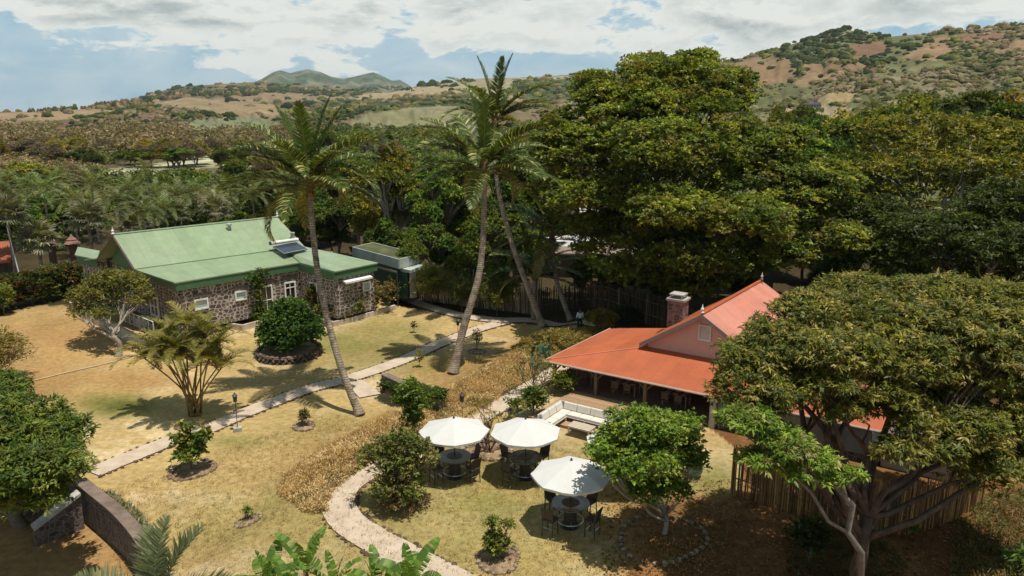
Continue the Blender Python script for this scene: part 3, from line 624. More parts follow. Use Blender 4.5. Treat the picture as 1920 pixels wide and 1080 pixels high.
def bushes(name, x, y, rad, pal, k=3, hz=.75, m=None):
    """rounded uneven bushes, each of a few overlapping mounds"""
    z = height(x, y); n = len(x); ci = np.repeat(np.arange(n), k); o = unit(n * k) * V(1, 1, .25) * rad[ci][:, None] * .6
    r = rad[ci] * rng.uniform(.45, .85, n * k); c0 = np.stack([x, y, z], -1)[ci] + o; nv = len(DOME)
    s = np.stack([r * rng.uniform(.85, 1.3, n * k), r * rng.uniform(.85, 1.3, n * k), r * hz * rng.uniform(.8, 1.3, n * k)], -1)
    v = c0[:, None] + DOME[None] * s[:, None] * rng.uniform(.78, 1.16, (n * k, nv, 1)); f = (DF[None] + (np.arange(n * k) * nv)[:, None, None]).reshape(-1, 3)
    pal = np.asarray(pal) * 1.15; c = pal[rng.integers(0, len(pal), n)] * rng.uniform(.75, 1.25, (n, 1)); c = c[ci] * rng.uniform(.85, 1.15, (n * k, 1))
    return tag(link(name, rawmesh(name, v.reshape(-1, 3), f, True, np.repeat(c, len(DF), 0)), m or m_scrub), kind='stuff')
def sample_screen(n, x0, x1, y0, y1):
    px = rng.uniform(x0, x1, n); py = rng.uniform(y0, y1, n); x, y, t = march(px, py); ok = ~np.isnan(t)
    return px[ok], py[ok], x[ok], y[ok], t[ok]
px_, py_, sx_, sy_, st_ = sample_screen(21000, -150, 2070, 40, 262)
_, bu = cover(sx_, sy_); nn_ = fbm(sx_ * .012, sy_ * .012, 3, 61)
keep = (rng.random(len(sx_)) < bu * np.clip((nn_ - .28) * 4.2, .15, 1)) & (st_ > 200) & (st_ < 3000)
px_, sx_, sy_, st_ = px_[keep], sx_[keep], sy_[keep], st_[keep]
rad_ = np.clip(st_ * .0042, 2.0, 9) * rng.uniform(.45, 1.6, len(st_)) ** 1.3
nb = fbm(sx_ * .006, sy_ * .006, 3, 71); rt = px_ > 1250
SCG = [D(84, 92, 44), D(104, 106, 50), D(66, 76, 40), D(120, 116, 58)]
SCB = [D(118, 106, 70), D(132, 116, 82), D(104, 98, 62), D(146, 128, 102)]
SCD = [D(58, 70, 38), D(70, 82, 42), D(50, 64, 38)]
g = nb + rng.normal(0, .07, len(nb)); leftbrown = (px_ < 520)
mB = (g > np.where(leftbrown, .46, .60)); mD = ~mB & (g < .40); mG = ~mB & ~mD
for nm, mk, pl in (('hillside_scrub', mG, SCG), ('dry_hillside_scrub', mB, SCB), ('dark_hillside_scrub', mD, SCD)):
    bushes(nm, sx_[mk], sy_[mk], rad_[mk], pl)
# lines of dark trees along the crests and field edges
def belt(pts, n, rad, pal, hz=1.2, jit=5):
    q = np.array(pts, float); s = np.sort(rng.random(n)) * (len(q) - 1); i = s.astype(int).clip(0, len(q) - 2); f = (s - i)[:, None]; p = q[i] * (1 - f) + q[i + 1] * f
    p[:, 0] += rng.normal(0, jit, n); p[:, 1] += np.abs(rng.normal(0, jit * .45, n)); x, y, t = march(p[:, 0], p[:, 1]); ok = ~np.isnan(t)
    x, y, t = x[ok], y[ok], t[ok]; return x, y, rad / FP * t * rng.uniform(.6, 1.3, len(t)), pal, hz
for nm, a in (('dark_treeline', [belt([(60, 209), (180, 201), (280, 190), (345, 177), (480, 178)], 420, 5.5, DARK + BROWN, 1.5, 4), belt([(400, 175), (470, 168), (560, 170), (640, 178)], 260, 6, SCD, .9, 6),
                                  belt([(360, 212), (400, 216), (440, 220)], 60, 6, SCD, 1), belt([(330, 252), (400, 250), (480, 246)], 80, 7, SCD, 1.1), belt([(640, 172), (700, 166), (770, 168)], 90, 4, SCD, .8, 4)]),
              ('field_hedgerows', [belt([(0, 262), (200, 262), (330, 256)], 150, 6, BROWN, 1), belt([(200, 244), (230, 236), (300, 236), (350, 240)], 60, 6, SCG, 1)])):
    for x, y, r_, pl, hz in a: bushes(nm, x, y, r_, pl, 2, hz)

def leafy_scrub(name, n, x0, x1, y0, y1, pal, rpx, avoid, tmin=95):
    px, py, x, y, t = sample_screen(n, x0, x1, y0, y1); ok = (t > tmin) & (t < 700)
    for poly in avoid: ok &= ~inpoly(px, py, poly)
    x, y, t = x[ok], y[ok], t[ok]; r = rpx / FP * t * rng.uniform(.5, 1.4, len(t)); z = height(x, y); cl = np.stack([x, y, z + r * .45], -1)
    v, f, c = [], [], []
    for a, b in ((95, 170), (170, 280), (280, 700)):
        m = (t >= a) & (t < b)
        if m.any(): q = foliage(cl[m], r[m], 20, 4, .0042 * (a + b) / 2 * .75, .55, .0, pal, .85); v.append(q[0]); f.append(q[1] + sum(len(u) for u in v[:-1])); c.append(q[2])
    return tag(link(name, rawmesh(name, np.concatenate(v), np.concatenate(f), False, np.concatenate(c)), m_leafv), kind='stuff')
fair = [cover_px[i][0] for i in (4, 5, 6, 7, 8)] + [[(180, 345), (195, 312), (330, 292), (440, 282), (520, 290), (520, 315), (430, 330)], [(350, 256), (360, 222), (530, 218), (530, 256)]]
BRN3 = [D(136, 108, 98), D(120, 98, 86), D(148, 120, 108), D(104, 88, 72)]
leafy_scrub('brown_thicket', 1500, -120, 560, 250, 296, BRN3 + BRN2[:2], 14, fair)
leafy_scrub('pale_thicket', 420, -120, 200, 296, 345, BRN3 + BRN2 + [D(150, 142, 104)], 12, fair)
leafy_scrub('green_thicket', 700, 180, 560, 288, 350, DARK + GREEN + FRESH, 11, fair)
leafy_scrub('green_thicket', 800, 540, 1000, 262, 350, DARK + GREEN + FRESH, 11, fair)
leafy_scrub('low_thicket', 700, 380, 1000, 235, 275, BRN2 + GREEN + DARK, 7, fair)
leafy_scrub('wood_undergrowth', 1300, -150, 1000, 340, 500, GREEN + FRESH + DARK, 16, [[(190, 440), (520, 405), (640, 440), (820, 480), (820, 600), (150, 600), (130, 480)], [(820, 470), (1120, 470), (1120, 620), (820, 620)]], 66)
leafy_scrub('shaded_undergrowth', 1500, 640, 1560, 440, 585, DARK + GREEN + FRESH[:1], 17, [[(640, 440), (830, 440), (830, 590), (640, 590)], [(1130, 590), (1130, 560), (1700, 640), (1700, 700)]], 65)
# ------------------------------------------------------------------ background trees: built once, then copied
def make_proto(name, cat, part, pal, shape, n, cr, nros, nleaf, L, bark=None, r0=.035, twigs=.6, flat=.55, wr=.5, droop=.1):
    lob = []
    for x, y, z, rx, rz in shape: lob.append((x, y, z, rx, rx, rz))
    t = tree(name, 'x', cat, (0, 0, 0), lob, n, cr, nros, nleaf, L, pal, (0, 0, .38), r0, droop, wr, flat, twigs, bark, None, m_leafv, .28, part=part, subs=3); return proto(t)
rnd = [(0, 0, .62, .36, .30), (-.24, .1, .55, .28, .24), (.26, -.05, .56, .28, .24), (.05, -.26, .5, .27, .22), (0, .26, .5, .27, .22), (.08, .05, .8, .2, .18)]
umb = [(-.28, 0, .72, .3, .16), (.28, .08, .78, .3, .15), (0, -.26, .66, .28, .15), (.02, .24, .84, .28, .14), (.05, 0, .92, .24, .1), (-.1, -.1, .5, .25, .14)]
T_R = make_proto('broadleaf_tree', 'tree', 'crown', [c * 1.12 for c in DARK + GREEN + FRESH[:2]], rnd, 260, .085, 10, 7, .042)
T_Y = make_proto('broadleaf_tree', 'tree', 'crown', OLIVE + GREEN[1:3], umb, 230, .085, 9, 7, .042, m_barkpale, .03, .8)
T_G = make_proto('broadleaf_tree', 'tree', 'crown', [c * 1.12 for c in GREEN + FRESH[:1]], umb, 260, .09, 10, 7, .042)
T_B = make_proto('leafless_tree', 'tree', 'crown', BRN2 + BRN3, rnd, 200, .08, 7, 6, .035, m_barkpale, .025, .9)
T_O = make_proto('broadleaf_tree', 'tree', 'crown', GOLD + OLIVE, rnd, 220, .085, 9, 7, .04)
protos = {'R': T_R, 'Y': T_Y, 'G': T_G, 'B': T_B, 'O': T_O}; first = set()
def put(k, px, t, top, wid, label, group=None, z=None):
    g = gp(px, t); zz = float(height(g[0], g[1])) if z is None else z; hgt = max(2.0, ztop(top, t) - zz); rad = wid / FP * t / 1.15
    kidsn = tree_of[protos[k].name] if k in first else None
    if k in first: o = dup(protos[k], (g[0], g[1], zz), rng.random() * 6.28, label)
    else: o = protos[k]; first.add(k); o.location = (g[0], g[1], zz); o.rotation_euler.z = rng.random() * 6.28; o['label'] = label
    o.scale = (rad, rad, hgt)
    if group: o['group'] = group
    elif 'group' in o: del o['group']
    return o
def scatter(kinds, n, x0, x1, t0, t1, hh, lab, group, wf=(.8, 1.2)):
    for i in range(n):
        px = rng.uniform(x0, x1); t = rng.uniform(t0, t1); k = kinds[rng.integers(len(kinds))]; g = gp(px, t); z = float(height(g[0], g[1]))
        h_ = rng.uniform(*hh); top = 540 - FP * ((z + h_ - H) / t + SP) / CP
        put(k, px, t, top, h_ * rng.uniform(*wf) * FP / t, lab, group, z)
# left: brown leafless woodland on the plain
for i in range(36):
    t = rng.uniform(210, 330); put('BBBO'[i % 4], rng.uniform(-60, 500), t, rng.uniform(246, 262) + (330 - t) * .10, rng.uniform(45, 75), 'brown bare tree in the dry wood below the far fields on the left', 'brown bare trees on the left plain')
for i in range(14):
    put('RG'[i % 2], rng.uniform(245, 350) if i < 8 else rng.uniform(130, 190), rng.uniform(215, 240), rng.uniform(274, 284) + (4 if i > 8 else 0), rng.uniform(45, 70), 'dark green spreading tree beside the pale fairway on the left', 'dark spreading trees beside the fairway')
for i in range(16):
    put('BBY'[i % 3], rng.uniform(-40, 190), rng.uniform(135, 180), rng.uniform(300, 330), rng.uniform(60, 100), 'pale grey bare tree in the thicket at the left edge behind the palm grove', 'pale bare trees behind the palm grove')
for i in range(10):
    put('RBG'[i % 3], rng.uniform(380, 560), rng.uniform(170, 240), rng.uniform(268, 296), rng.uniform(50, 80), 'mixed tree on the plain right of the fairway', 'mixed trees right of the fairway')
for i in range(12):
    put('BRG'[i % 3], rng.uniform(560, 860), rng.uniform(200, 300), rng.uniform(240, 262), rng.uniform(40, 70), 'low tree at the foot of the pale crop field', 'trees at the foot of the crop field')
# dark filling wood under the palms and behind the green roof
for i in range(22):
    put('RG'[i % 2], rng.uniform(-80, 560), rng.uniform(98, 125), rng.uniform(358, 392), rng.uniform(80, 130), 'dark bushy tree between the palms behind the green roofed house', 'dark trees among the palm grove')
# middle wood between the two tall palms and the big tree
mid = [('G', 480, 120, 330, 130), ('R', 560, 112, 330, 130), ('G', 640, 120, 300, 140), ('R', 690, 105, 330, 120), ('O', 745, 130, 262, 120), ('R', 800, 118, 288, 120), ('G', 870, 112, 300, 120), ('O', 700, 92, 345, 110),
       ('Y', 740, 88, 305, 150), ('G', 820, 84, 330, 130), ('R', 880, 86, 345, 120), ('G', 640, 92, 372, 110), ('G', 560, 90, 372, 110), ('R', 940, 92, 330, 130), ('G', 960, 80, 400, 110), ('R', 1000, 98, 320, 130), ('G', 815, 76, 418, 110), ('R', 730, 82, 400, 100), ('R', 880, 76, 420, 90), ('R', 600, 100, 345, 100), ('G', 930, 120, 262, 120), ('R', 1000, 130, 270, 110)]
midlab = {'G': 'mid green broadleaf tree in the wood between the stone house and the big tree', 'R': 'dark round tree in the wood between the stone house and the big tree', 'O': 'golden green tree in the wood behind the tall palms', 'Y': 'open tree with pale branches and yellow leaves behind the flat roofed shed'}
for k, px, t, top, w in mid: put(k, px, t, top, w, midlab[k], None if k == 'Y' else 'trees of the middle wood')
# right wood
for i, (k, px, t, top, w) in enumerate([('O', 1560, 140, 200, 170), ('G', 1640, 125, 205, 190), ('Y', 1720, 130, 180, 190), ('G', 1800, 118, 178, 200), ('O', 1880, 135, 165, 220), ('Y', 1950, 120, 178, 220), ('R', 1500, 125, 215, 160), ('G', 1850, 100, 200, 200), ('R', 1780, 98, 206, 170), ('R', 1650, 96, 230, 150), ('G', 1930, 96, 214, 190), ('R', 1580, 100, 236, 140), ('O', 1700, 108, 214, 130), ('R', 1900, 80, 300, 200), ('R', 1980, 90, 260, 200), ('G', 2040, 110, 200, 220), ('R', 1560, 84, 330, 120), ('R', 1640, 78, 400, 150), ('R', 1760, 66, 455, 150), ('R', 1700, 72, 440, 150),('R', 1850, 60, 470, 170),('R', 1940, 58, 460, 170),('G', 1600, 74, 430, 120)]):
    put(k, px, t, top, w, {'O': 'golden green tree in the wood on the right below the hill', 'G': 'mid green spreading tree in the wood on the right', 'Y': 'yellow green flat topped tree below the right hill', 'R': 'dark dense tree in the shade of the right hand wood'}[k], 'trees of the right hand wood')
for i in range(26):
    put('GYO'[i % 3], rng.uniform(1380, 2000), rng.uniform(170, 240), rng.uniform(196, 222), rng.uniform(50, 90), 'small tree between the right hand wood and the foot of the hill', 'trees at the foot of the hill')
# palms seen over the wood
def crown_proto(name, label, kind, n, L, trunk_h, r=.12):
    t = thing(name, label, 'palm'); v, f, c = palm_crown(kind, n, L); link('crown', rawmesh('crown', v + V(0, 0, trunk_h), f, False, c), m_leafv, t)
    mb, _ = ringed_trunk([(0, 0, -.4), (.1, .05, trunk_h * .5), (0, 0, trunk_h)], r * 1.2, r, (0, 0, 0), n=7); mb.build('trunk', m_palm, t, True); return proto(t)
P_C = crown_proto('feather_palm', 'x', 'feather', 20, 4.2, 9); P_F = crown_proto('fan_palm', 'x', 'fan', 22, 3.6, 7, .16); P_Y = crown_proto('feather_palm', 'x', 'gold', 18, 4.0, 8)
firstp = set()
def putpalm(p, px, t, cy, s, label, group=None):
    g = gp(px, t); z = float(height(g[0], g[1])); nat = 9 if p is P_C else 7 if p is P_F else 8
    if p.name in firstp: o = dup(p, (g[0], g[1], z), rng.random() * 6.28, label)
    else: firstp.add(p.name); o = p; o.location = (g[0], g[1], z); o['label'] = label
    s = s * rng.uniform(.72, .98) * (1.12 if p is P_F else 1); o.scale = (s, s, s); need = max(2.0, (ztop(cy, t) - z) / s)
    for c in kids(o):
        if c.name.startswith('crown'): c.location.z = need - nat
        else: c.scale.z = need / nat
    if group: o['group'] = group
    return o
for i, (px, t, cy, s) in enumerate([(95, 96, 352, 1.1), (185, 102, 346, 1.15), (150, 92, 372, 1), (255, 98, 352, 1.05), (235, 90, 372, 1.1), (300, 104, 358, 1), (345, 96, 362, 1.1), (375, 100, 356, 1.1), (410, 98, 372, 1), (440, 106, 350, 1), (480, 100, 362, 1), (60, 104, 345, 1.1), (20, 98, 352, 1), (-20, 94, 350, 1.1), (320, 90, 388, 1), (120, 108, 335, 1), (30, 112, 334, 1), (500, 110, 340, 1), (540, 115, 335, 1), (280, 84, 392, .8)]):
    putpalm(P_C, px, t, cy, s, 'green feather palm in the grove behind the green roofed house', 'feather palms of the grove')
putpalm(P_Y, 285, 118, 318, 1.1, 'yellowish feather palm standing above the grove left of the first tall palm')
for px, t, cy, s, lab in [(28, 80, 402, 1.0, 'grey green fan palm at the left edge, tall and behind the hedge'), (175, 84, 408, 1.05, 'silvery fan palm just left of the green gable'), (78, 82, 450, .95, 'low silvery fan palm between the hedge and the tiled roof corner'),
                          (262, 88, 424, .8, 'small silvery fan palm peeking over the left of the green ridge'), (335, 92, 402, .85, 'silvery fan palm behind the middle of the green ridge'), (412, 90, 392, .75, 'small pale fan palm behind the roof vent of the green roof')]:
    putpalm(P_F, px, t, cy, s, lab)
putpalm(P_C, 712, 130, 262, 1.1, 'feather palm sticking out of the middle wood right of the first tall palm')
putpalm(P_Y, 800, 122, 252, 1.1, 'yellow feather palm behind the crown of the second tall palm')
putpalm(P_C, 1618, 150, 200, 1.2, 'lone feather palm above the right hand wood near the hill houses')
putpalm(P_C, 1768, 118, 205, 1.3, 'windswept feather palm rising over the right hand wood')

# ------------------------------------------------------------------ buildings
def hpt(px, py, z): return at(px, py, z)
def quadroof(mb, pts, th=.12, col=None): mb.prism(pts, th, col)
def lerp(a, b, t): return np.asarray(a) * (1 - t) + np.asarray(b) * t
def metal_roof(name, rgb, rough=.42, dirv=(1, 0, 0), scale=1.0, var=.06, tint=None, bump=.03):
    m = mat(name, rgb, rough, var, .5, tint=tint, spec=.5); t = m.node_tree; n = t.nodes; l = t.links
    g = n.new('ShaderNodeTexCoord'); dt = n.new('ShaderNodeVectorMath'); dt.operation = 'DOT_PRODUCT'; dt.inputs[1].default_value = dirv; l.new(g.outputs['Object'], dt.inputs[0])
    s = n.new('ShaderNodeMath'); s.operation = 'MULTIPLY'; s.inputs[1].default_value = 2 * math.pi / .2 * scale; l.new(dt.outputs['Value'], s.inputs[0])
    c = n.new('ShaderNodeMath'); c.operation = 'SINE'; l.new(s.outputs[0], c.inputs[0]); p = n.new('ShaderNodeMath'); p.operation = 'POWER'; p.inputs[1].default_value = 6
    l.new(c.outputs[0], p.inputs[0]); b = n.new('ShaderNodeBump'); b.inputs['Strength'].default_value = .5; b.inputs['Distance'].default_value = bump; l.new(p.outputs[0], b.inputs['Height'])
    l.new(b.outputs[0], n['Principled BSDF'].inputs['Normal'])
    fl = n.new('ShaderNodeMath'); fl.operation = 'MULTIPLY'; fl.inputs[1].default_value = 1.15; l.new(dt.outputs['Value'], fl.inputs[0]); f2 = n.new('ShaderNodeMath'); f2.operation = 'FLOOR'; l.new(fl.outputs[0], f2.inputs[0])
    wn = n.new('ShaderNodeTexWhiteNoise'); wn.noise_dimensions = '1D'; l.new(f2.outputs[0], wn.inputs['W'])
    fr_ = n.new('ShaderNodeMath'); fr_.operation = 'FRACT'; l.new(fl.outputs[0], fr_.inputs[0]); lt_ = n.new('ShaderNodeMath'); lt_.operation = 'LESS_THAN'; lt_.inputs[1].default_value = .05; l.new(fr_.outputs[0], lt_.inputs[0])
    st = n.new('ShaderNodeTexNoise'); st.inputs['Scale'].default_value = 1.1; st.inputs['Detail'].default_value = 8; st.inputs['Roughness'].default_value = .7; mp = n.new('ShaderNodeMapping'); mp.inputs['Scale'].default_value = (1, 1, 1); l.new(g.outputs['Object'], mp.inputs[0]); l.new(mp.outputs[0], st.inputs['Vector'])
    a1 = n.new('ShaderNodeMapRange'); a1.inputs[3].default_value = .95; a1.inputs[4].default_value = 1.05; l.new(wn.outputs['Value'], a1.inputs[0]); a2 = n.new('ShaderNodeMapRange'); a2.inputs[1].default_value = .3; a2.inputs[2].default_value = .7; a2.inputs[3].default_value = .86; a2.inputs[4].default_value = 1.1; l.new(st.outputs['Fac'], a2.inputs[0])
    a3 = n.new('ShaderNodeMath'); a3.operation = 'MULTIPLY'; l.new(a1.outputs[0], a3.inputs[0]); l.new(a2.outputs[0], a3.inputs[1]); a4 = n.new('ShaderNodeMath'); a4.operation = 'MULTIPLY_ADD'; a4.inputs[1].default_value = -.14; l.new(lt_.outputs[0], a4.inputs[0]); l.new(a3.outputs[0], a4.inputs[2])
    bs = n['Principled BSDF'].inputs['Base Color']; src = bs.links[0].from_socket; vm = n.new('ShaderNodeVectorMath'); vm.operation = 'SCALE'; l.new(src, vm.inputs[0]); l.new(a4.outputs[0], vm.inputs['Scale']); l.new(vm.outputs[0], bs); return m
def rubble(name, stone=(.10, .075, .065), joint=(.44, .385, .34), scale=2.3, w=.07):
    """dark basalt blocks in pale mortar"""
    m = bpy.data.materials.new(name); m.use_nodes = True; t = m.node_tree; n = t.nodes; l = t.links; b = n['Principled BSDF']; b.inputs['Roughness'].default_value = .9
    c = n.new('ShaderNodeTexCoord'); mp = n.new('ShaderNodeMapping'); mp.inputs['Scale'].default_value = (1, 1, 1.45); l.new(c.outputs['Object'], mp.inputs[0])
    v = n.new('ShaderNodeTexVoronoi'); v.feature = 'DISTANCE_TO_EDGE'; v.inputs['Scale'].default_value = scale; v.inputs['Randomness'].default_value = .6; l.new(mp.outputs[0], v.inputs['Vector'])
    v2 = n.new('ShaderNodeTexVoronoi'); v2.inputs['Scale'].default_value = scale; v2.inputs['Randomness'].default_value = .6; l.new(mp.outputs[0], v2.inputs['Vector'])
    r = n.new('ShaderNodeMapRange'); r.inputs[1].default_value = w * .7; r.inputs[2].default_value = w * 1.5; l.new(v.outputs['Distance'], r.inputs[0])
    hv = n.new('ShaderNodeSeparateColor'); l.new(v2.outputs['Color'], hv.inputs[0]); s = n.new('ShaderNodeMapRange'); s.inputs[3].default_value = .6; s.inputs[4].default_value = 1.7; l.new(hv.outputs[0], s.inputs[0])
    a = n.new('ShaderNodeVectorMath'); a.operation = 'SCALE'; a.inputs[0].default_value = stone; l.new(s.outputs[0], a.inputs['Scale'])
    x = n.new('ShaderNodeMix'); x.data_type = 'RGBA'; l.new(r.outputs[0], x.inputs[0]); x.inputs[6].default_value = (*joint, 1); l.new(a.outputs[0], x.inputs[7])
    nz = n.new('ShaderNodeTexNoise'); nz.inputs['Scale'].default_value = 1.5; nz.inputs['Detail'].default_value = 6; l.new(c.outputs['Object'], nz.inputs['Vector']); q = n.new('ShaderNodeMapRange'); q.inputs[3].default_value = .6; q.inputs[4].default_value = 1.35; l.new(nz.outputs['Fac'], q.inputs[0])
    sc = n.new('ShaderNodeVectorMath'); sc.operation = 'SCALE'; l.new(x.outputs[2], sc.inputs[0]); l.new(q.outputs[0], sc.inputs['Scale']); l.new(sc.outputs[0], b.inputs['Base Color'])
    bp = n.new('ShaderNodeBump'); bp.inputs['Distance'].default_value = .03; bp.inputs['Strength'].default_value = .8; l.new(r.outputs[0], bp.inputs['Height']); l.new(bp.outputs[0], b.inputs['Normal']); return m
m_rubble = rubble('basalt_rubble'); m_rubble2 = rubble('dark_basalt', (.085, .065, .055), (.20, .165, .14), 3.2, .05)
GRN = D(168, 186, 147, 1.5); m_gfas = mat('green_fascia', D(78, 112, 78, 1.2), .5, .08, 2)
m_glass = mat('window_glass', (.10, .16, .16), .08, .1, 2, spec=.8); m_dglass = mat('dark_glass', (.02, .022, .025), .1, .1, 2, spec=.8); m_frost = mat('frosted_glass', (.36, .46, .44), .3, .1, 2)
def opening(parent, base, c, n, w, h, kind='window', pane=m_glass, bars=(1, 0), fr=.09, name='window', fm=None, sill=False):
    """a framed opening centred at c on a wall whose outward normal is n; frame > pane"""
    n = np.asarray(n, float); n /= np.linalg.norm(n); X = V(-n[1], n[0], 0); Z = V(0, 0, 1); c = np.asarray(c, float)
    f = MB(base)
    for s in (-1, 1):
        f.box(c + X * s * (w / 2 - fr / 2) + n * .05, (fr, .14, h), ax=(X, n, Z)); f.box(c + Z * s * (h / 2 - fr / 2) + n * .052, (w - 2 * fr, .14, fr), ax=(X, n, Z))
    for i in range(bars[0]): f.box(c + X * (-w / 2 + w * (i + 1) / (bars[0] + 1)) + n * .045, (.06, .1, h - 2 * fr), ax=(X, n, Z))
    for q in (bars[1] if isinstance(bars[1], tuple) else ()): f.box(c + Z * (h * (q - .5)) + n * .047, (w - 2 * fr, .1, .06), ax=(X, n, Z))
    o = f.build(name, fm or m_white, parent); MB(base).box(c + n * .012, (w - .05, .03, h - .05), ax=(X, n, Z)).build('pane', pane, o)
    if sill: MB(base).box(c - Z * (h / 2 + .05) + n * .08, (w + .16, .22, .08), ax=(X, n, Z)).build('sill', m_conc, o)
    return o
# ---- the stone house with the green roof
EZ, SZ, RZ = 3.9, 4.5, 6.93
e0 = hpt(328, 530, EZ); e1 = hpt(561.5, 492, EZ); g0 = hpt(253, 505, SZ); pk0 = hpt(212, 440, RZ); pk1 = hpt(520, 407, RZ); g1 = hpt(571, 462, SZ)
w0 = hpt(628, 509, EZ); w1 = hpt(709, 492.5, EZ); gb = hpt(182, 484, SZ)
fd = (e1 - e0) / np.linalg.norm(e1 - e0); bd = V(-fd[1], fd[0], 0)         # along the front, and towards the back
house = thing('stone_house', 'dark stone house with white mortar joints under a large pale green metal roof', 'house', V(*e0[:2], 0)); HB = V(*e0[:2], 0)
m_groof = metal_roof('green_roof', GRN, .38, tuple(fd), tint=D(160, 184, 140, 1.5))
r_ = MB(HB); gb1 = g1 + (gb - g0)
val = g0 + (g1 - g0) * .86; val = V(*val[:2], SZ)                            # head of the valley
quadroof(r_, [g0, g1, pk1, pk0], .1); quadroof(r_, [gb1, gb, pk0, pk1], .1)
skb0 = gb + bd * 3.6 - V(0, 0, .6); skb1 = gb1 + bd * 3.6 - V(0, 0, .6)
quadroof(r_, [e0, e1, val - V(0, 0, .012), g0 - V(0, 0, .012)], .1); quadroof(r_, [skb1, skb0, gb - V(0, 0, .012), gb1 - V(0, 0, .012)], .1)
quadroof(r_, [e1 - V(0, 0, .002), w0, w1, g1 - V(0, 0, .014), val - V(0, 0, .014)], .1)
wb = w1 + bd * 7; quadroof(r_, [w1 - V(0, 0, .004), wb, g1 + (gb - g0) * .9 - V(0, 0, .018), g1 - V(0, 0, .018)], .1)
ro = r_.build('roof', m_groof, house)
MB(HB).tube([pk0 + V(0, 0, .03), pk1 + V(0, 0, .03)], .09, 6).build('ridge_cap', m_groof, ro)
sm = MB(HB); sm.tube([g0 + V(0, 0, .02), val + V(0, 0, .02)], .035, 4); sm.tube([val + V(0, 0, .02), e1 + V(0, 0, .03)], .05, 4); sm.build('valley_flashing', m_gfas, ro)
# rake boards, fascia
m_rk = mat('purple_grey_trim', D(120, 96, 92), .6)
for a, b, c in ((g0, pk0, gb), (g1, pk1, gb1)): MB(HB).tube([a - V(0, 0, .08), b - V(0, 0, .08), c - V(0, 0, .08)], .09, 4).build('rake_board', m_rk, ro)
def fascia(mb, a, b, hgt=.62, inset=0.06, zt=.10):
    mb.wall(a, b, min(a[2], b[2]) - zt - hgt, a[2] - zt, .06, z1b=b[2] - zt)
cen = V(*((e0 + gb1) / 2)[:2], 0)
def inn(p, d=.12): q = cen - V(*p[:2], 0); q /= np.linalg.norm(q); return p + q * d
fa = MB(HB); fl0 = V(*g0[:2], EZ + .05); flb = V(*gb[:2], EZ + .05)
for a, b in ((e0, e1), (e1, w0), (w0, w1), (w1, wb)): fascia(fa, inn(V(*a[:2], EZ)), inn(V(*b[:2], EZ)))
sk0 = V(*(e0 + bd * 5.0)[:2], EZ + .5)
fa.wall(inn(e0, .1), inn(sk0, .1), EZ - .72, EZ - .1, .06, z1b=EZ + .42); fa.wall(inn(sk0, .1), inn(V(*(e0 + bd * 12.3)[:2], 0), .1), EZ - .72, EZ + .45, .06)
fa.build('fascia', m_gfas, house)
# gable triangle under the left roof end
gi = fd * 1.0; gm = MB(HB); A, B_, T = g0 + gi - V(0, 0, .45), gb + gi - V(0, 0, .45), pk0 + gi - V(0, 0, .25)
gm.add([A, B_, T, A + fd * .2, B_ + fd * .2, T + fd * .2], [(0, 2, 1), (3, 4, 5), (0, 1, 4, 3), (1, 2, 5, 4), (2, 0, 3, 5)]); gm.build('gable', m_gfas, house)
T2 = pk1 - fd * .5 - V(0, 0, .2); A2, B2 = g1 - fd * .5 - V(0, 0, .4), gb1 - fd * .5 - V(0, 0, .4); gm = MB(HB)
gm.add([A2, B2, T2, A2 - fd * .2, B2 - fd * .2, T2 - fd * .2], [(0, 1, 2), (3, 5, 4), (0, 3, 4, 1), (1, 4, 5, 2), (2, 5, 3, 0)]); gm.build('gable', m_gfas, house)
# walls: front, side wing, left side and back, butted at the corners
def ins(p, a, b): return V(p[0], p[1], 0) + fd * a + bd * b
c0 = ins(e0, .45, .45); c1 = ins(e1, .35, .45); c2 = ins(w0, .35, .42); c3 = ins(w1, -.35, .42); cb = ins(w1, -.35, 6.5); cl = ins(e0, .45, 15.6)
wl = MB(HB)
for a, b, zt in ((c0, c1, EZ - .1), (c1 - fd * .13, c2, EZ - .1), (c2, c3, EZ - .1), (c3, cb, EZ - .1), (cb, cl, EZ + .2), (cl, c0, EZ - .1)): wl.wall(a, b, -.3, zt, .3)
wl.build('wall', m_rubble, house)
nf = -bd; nw = np.cross((c2 - c1) / np.linalg.norm(c2 - c1), V(0, 0, 1)); nw = nw if nw @ V(-.7, -.7, 0) > 0 else -nw
def onwall(a, b, px, py, off=.15, n=None):
    """where the line of sight through px,py meets the wall from a to b"""
    d = V((px - 960) / FP, CP + (540 - py) / FP * SP, -SP + (540 - py) / FP * CP); w = b - a; nn2 = V(-w[1], w[0], 0)
    t = (nn2 @ (a - V(0, 0, H))) / (nn2 @ d); return V(0, 0, H) + d * t
def wopen(a, b, n, x0, x1, y0, y1, **k):
    A_ = onwall(a + n * .15, b + n * .15, (x0 + x1) / 2, (y0 + y1) / 2); l_ = onwall(a + n * .15, b + n * .15, x0, (y0 + y1) / 2); r2 = onwall(a + n * .15, b + n * .15, x1, (y0 + y1) / 2)
    t_ = onwall(a + n * .15, b + n * .15, (x0 + x1) / 2, y0); b_ = onwall(a + n * .15, b + n * .15, (x0 + x1) / 2, y1)
    return opening(house, HB, A_, n, np.linalg.norm(r2 - l_), abs(t_[2] - b_[2]), **k)
wopen(c0, c1, nf, 364, 390, 560, 580, pane=m_frost, bars=(0, 0), fr=.12); wopen(c0, c1, nf, 440, 462, 545, 563, pane=m_frost, bars=(0, 0), fr=.12)
wopen(c0, c1, nf, 488, 511, 535, 590, pane=m_dglass, bars=(1, (.5,)), fr=.12, name='door'); wopen(c0, c1, nf, 533, 554, 528, 562, pane=m_dglass, bars=(1, (.68,)), fr=.12)
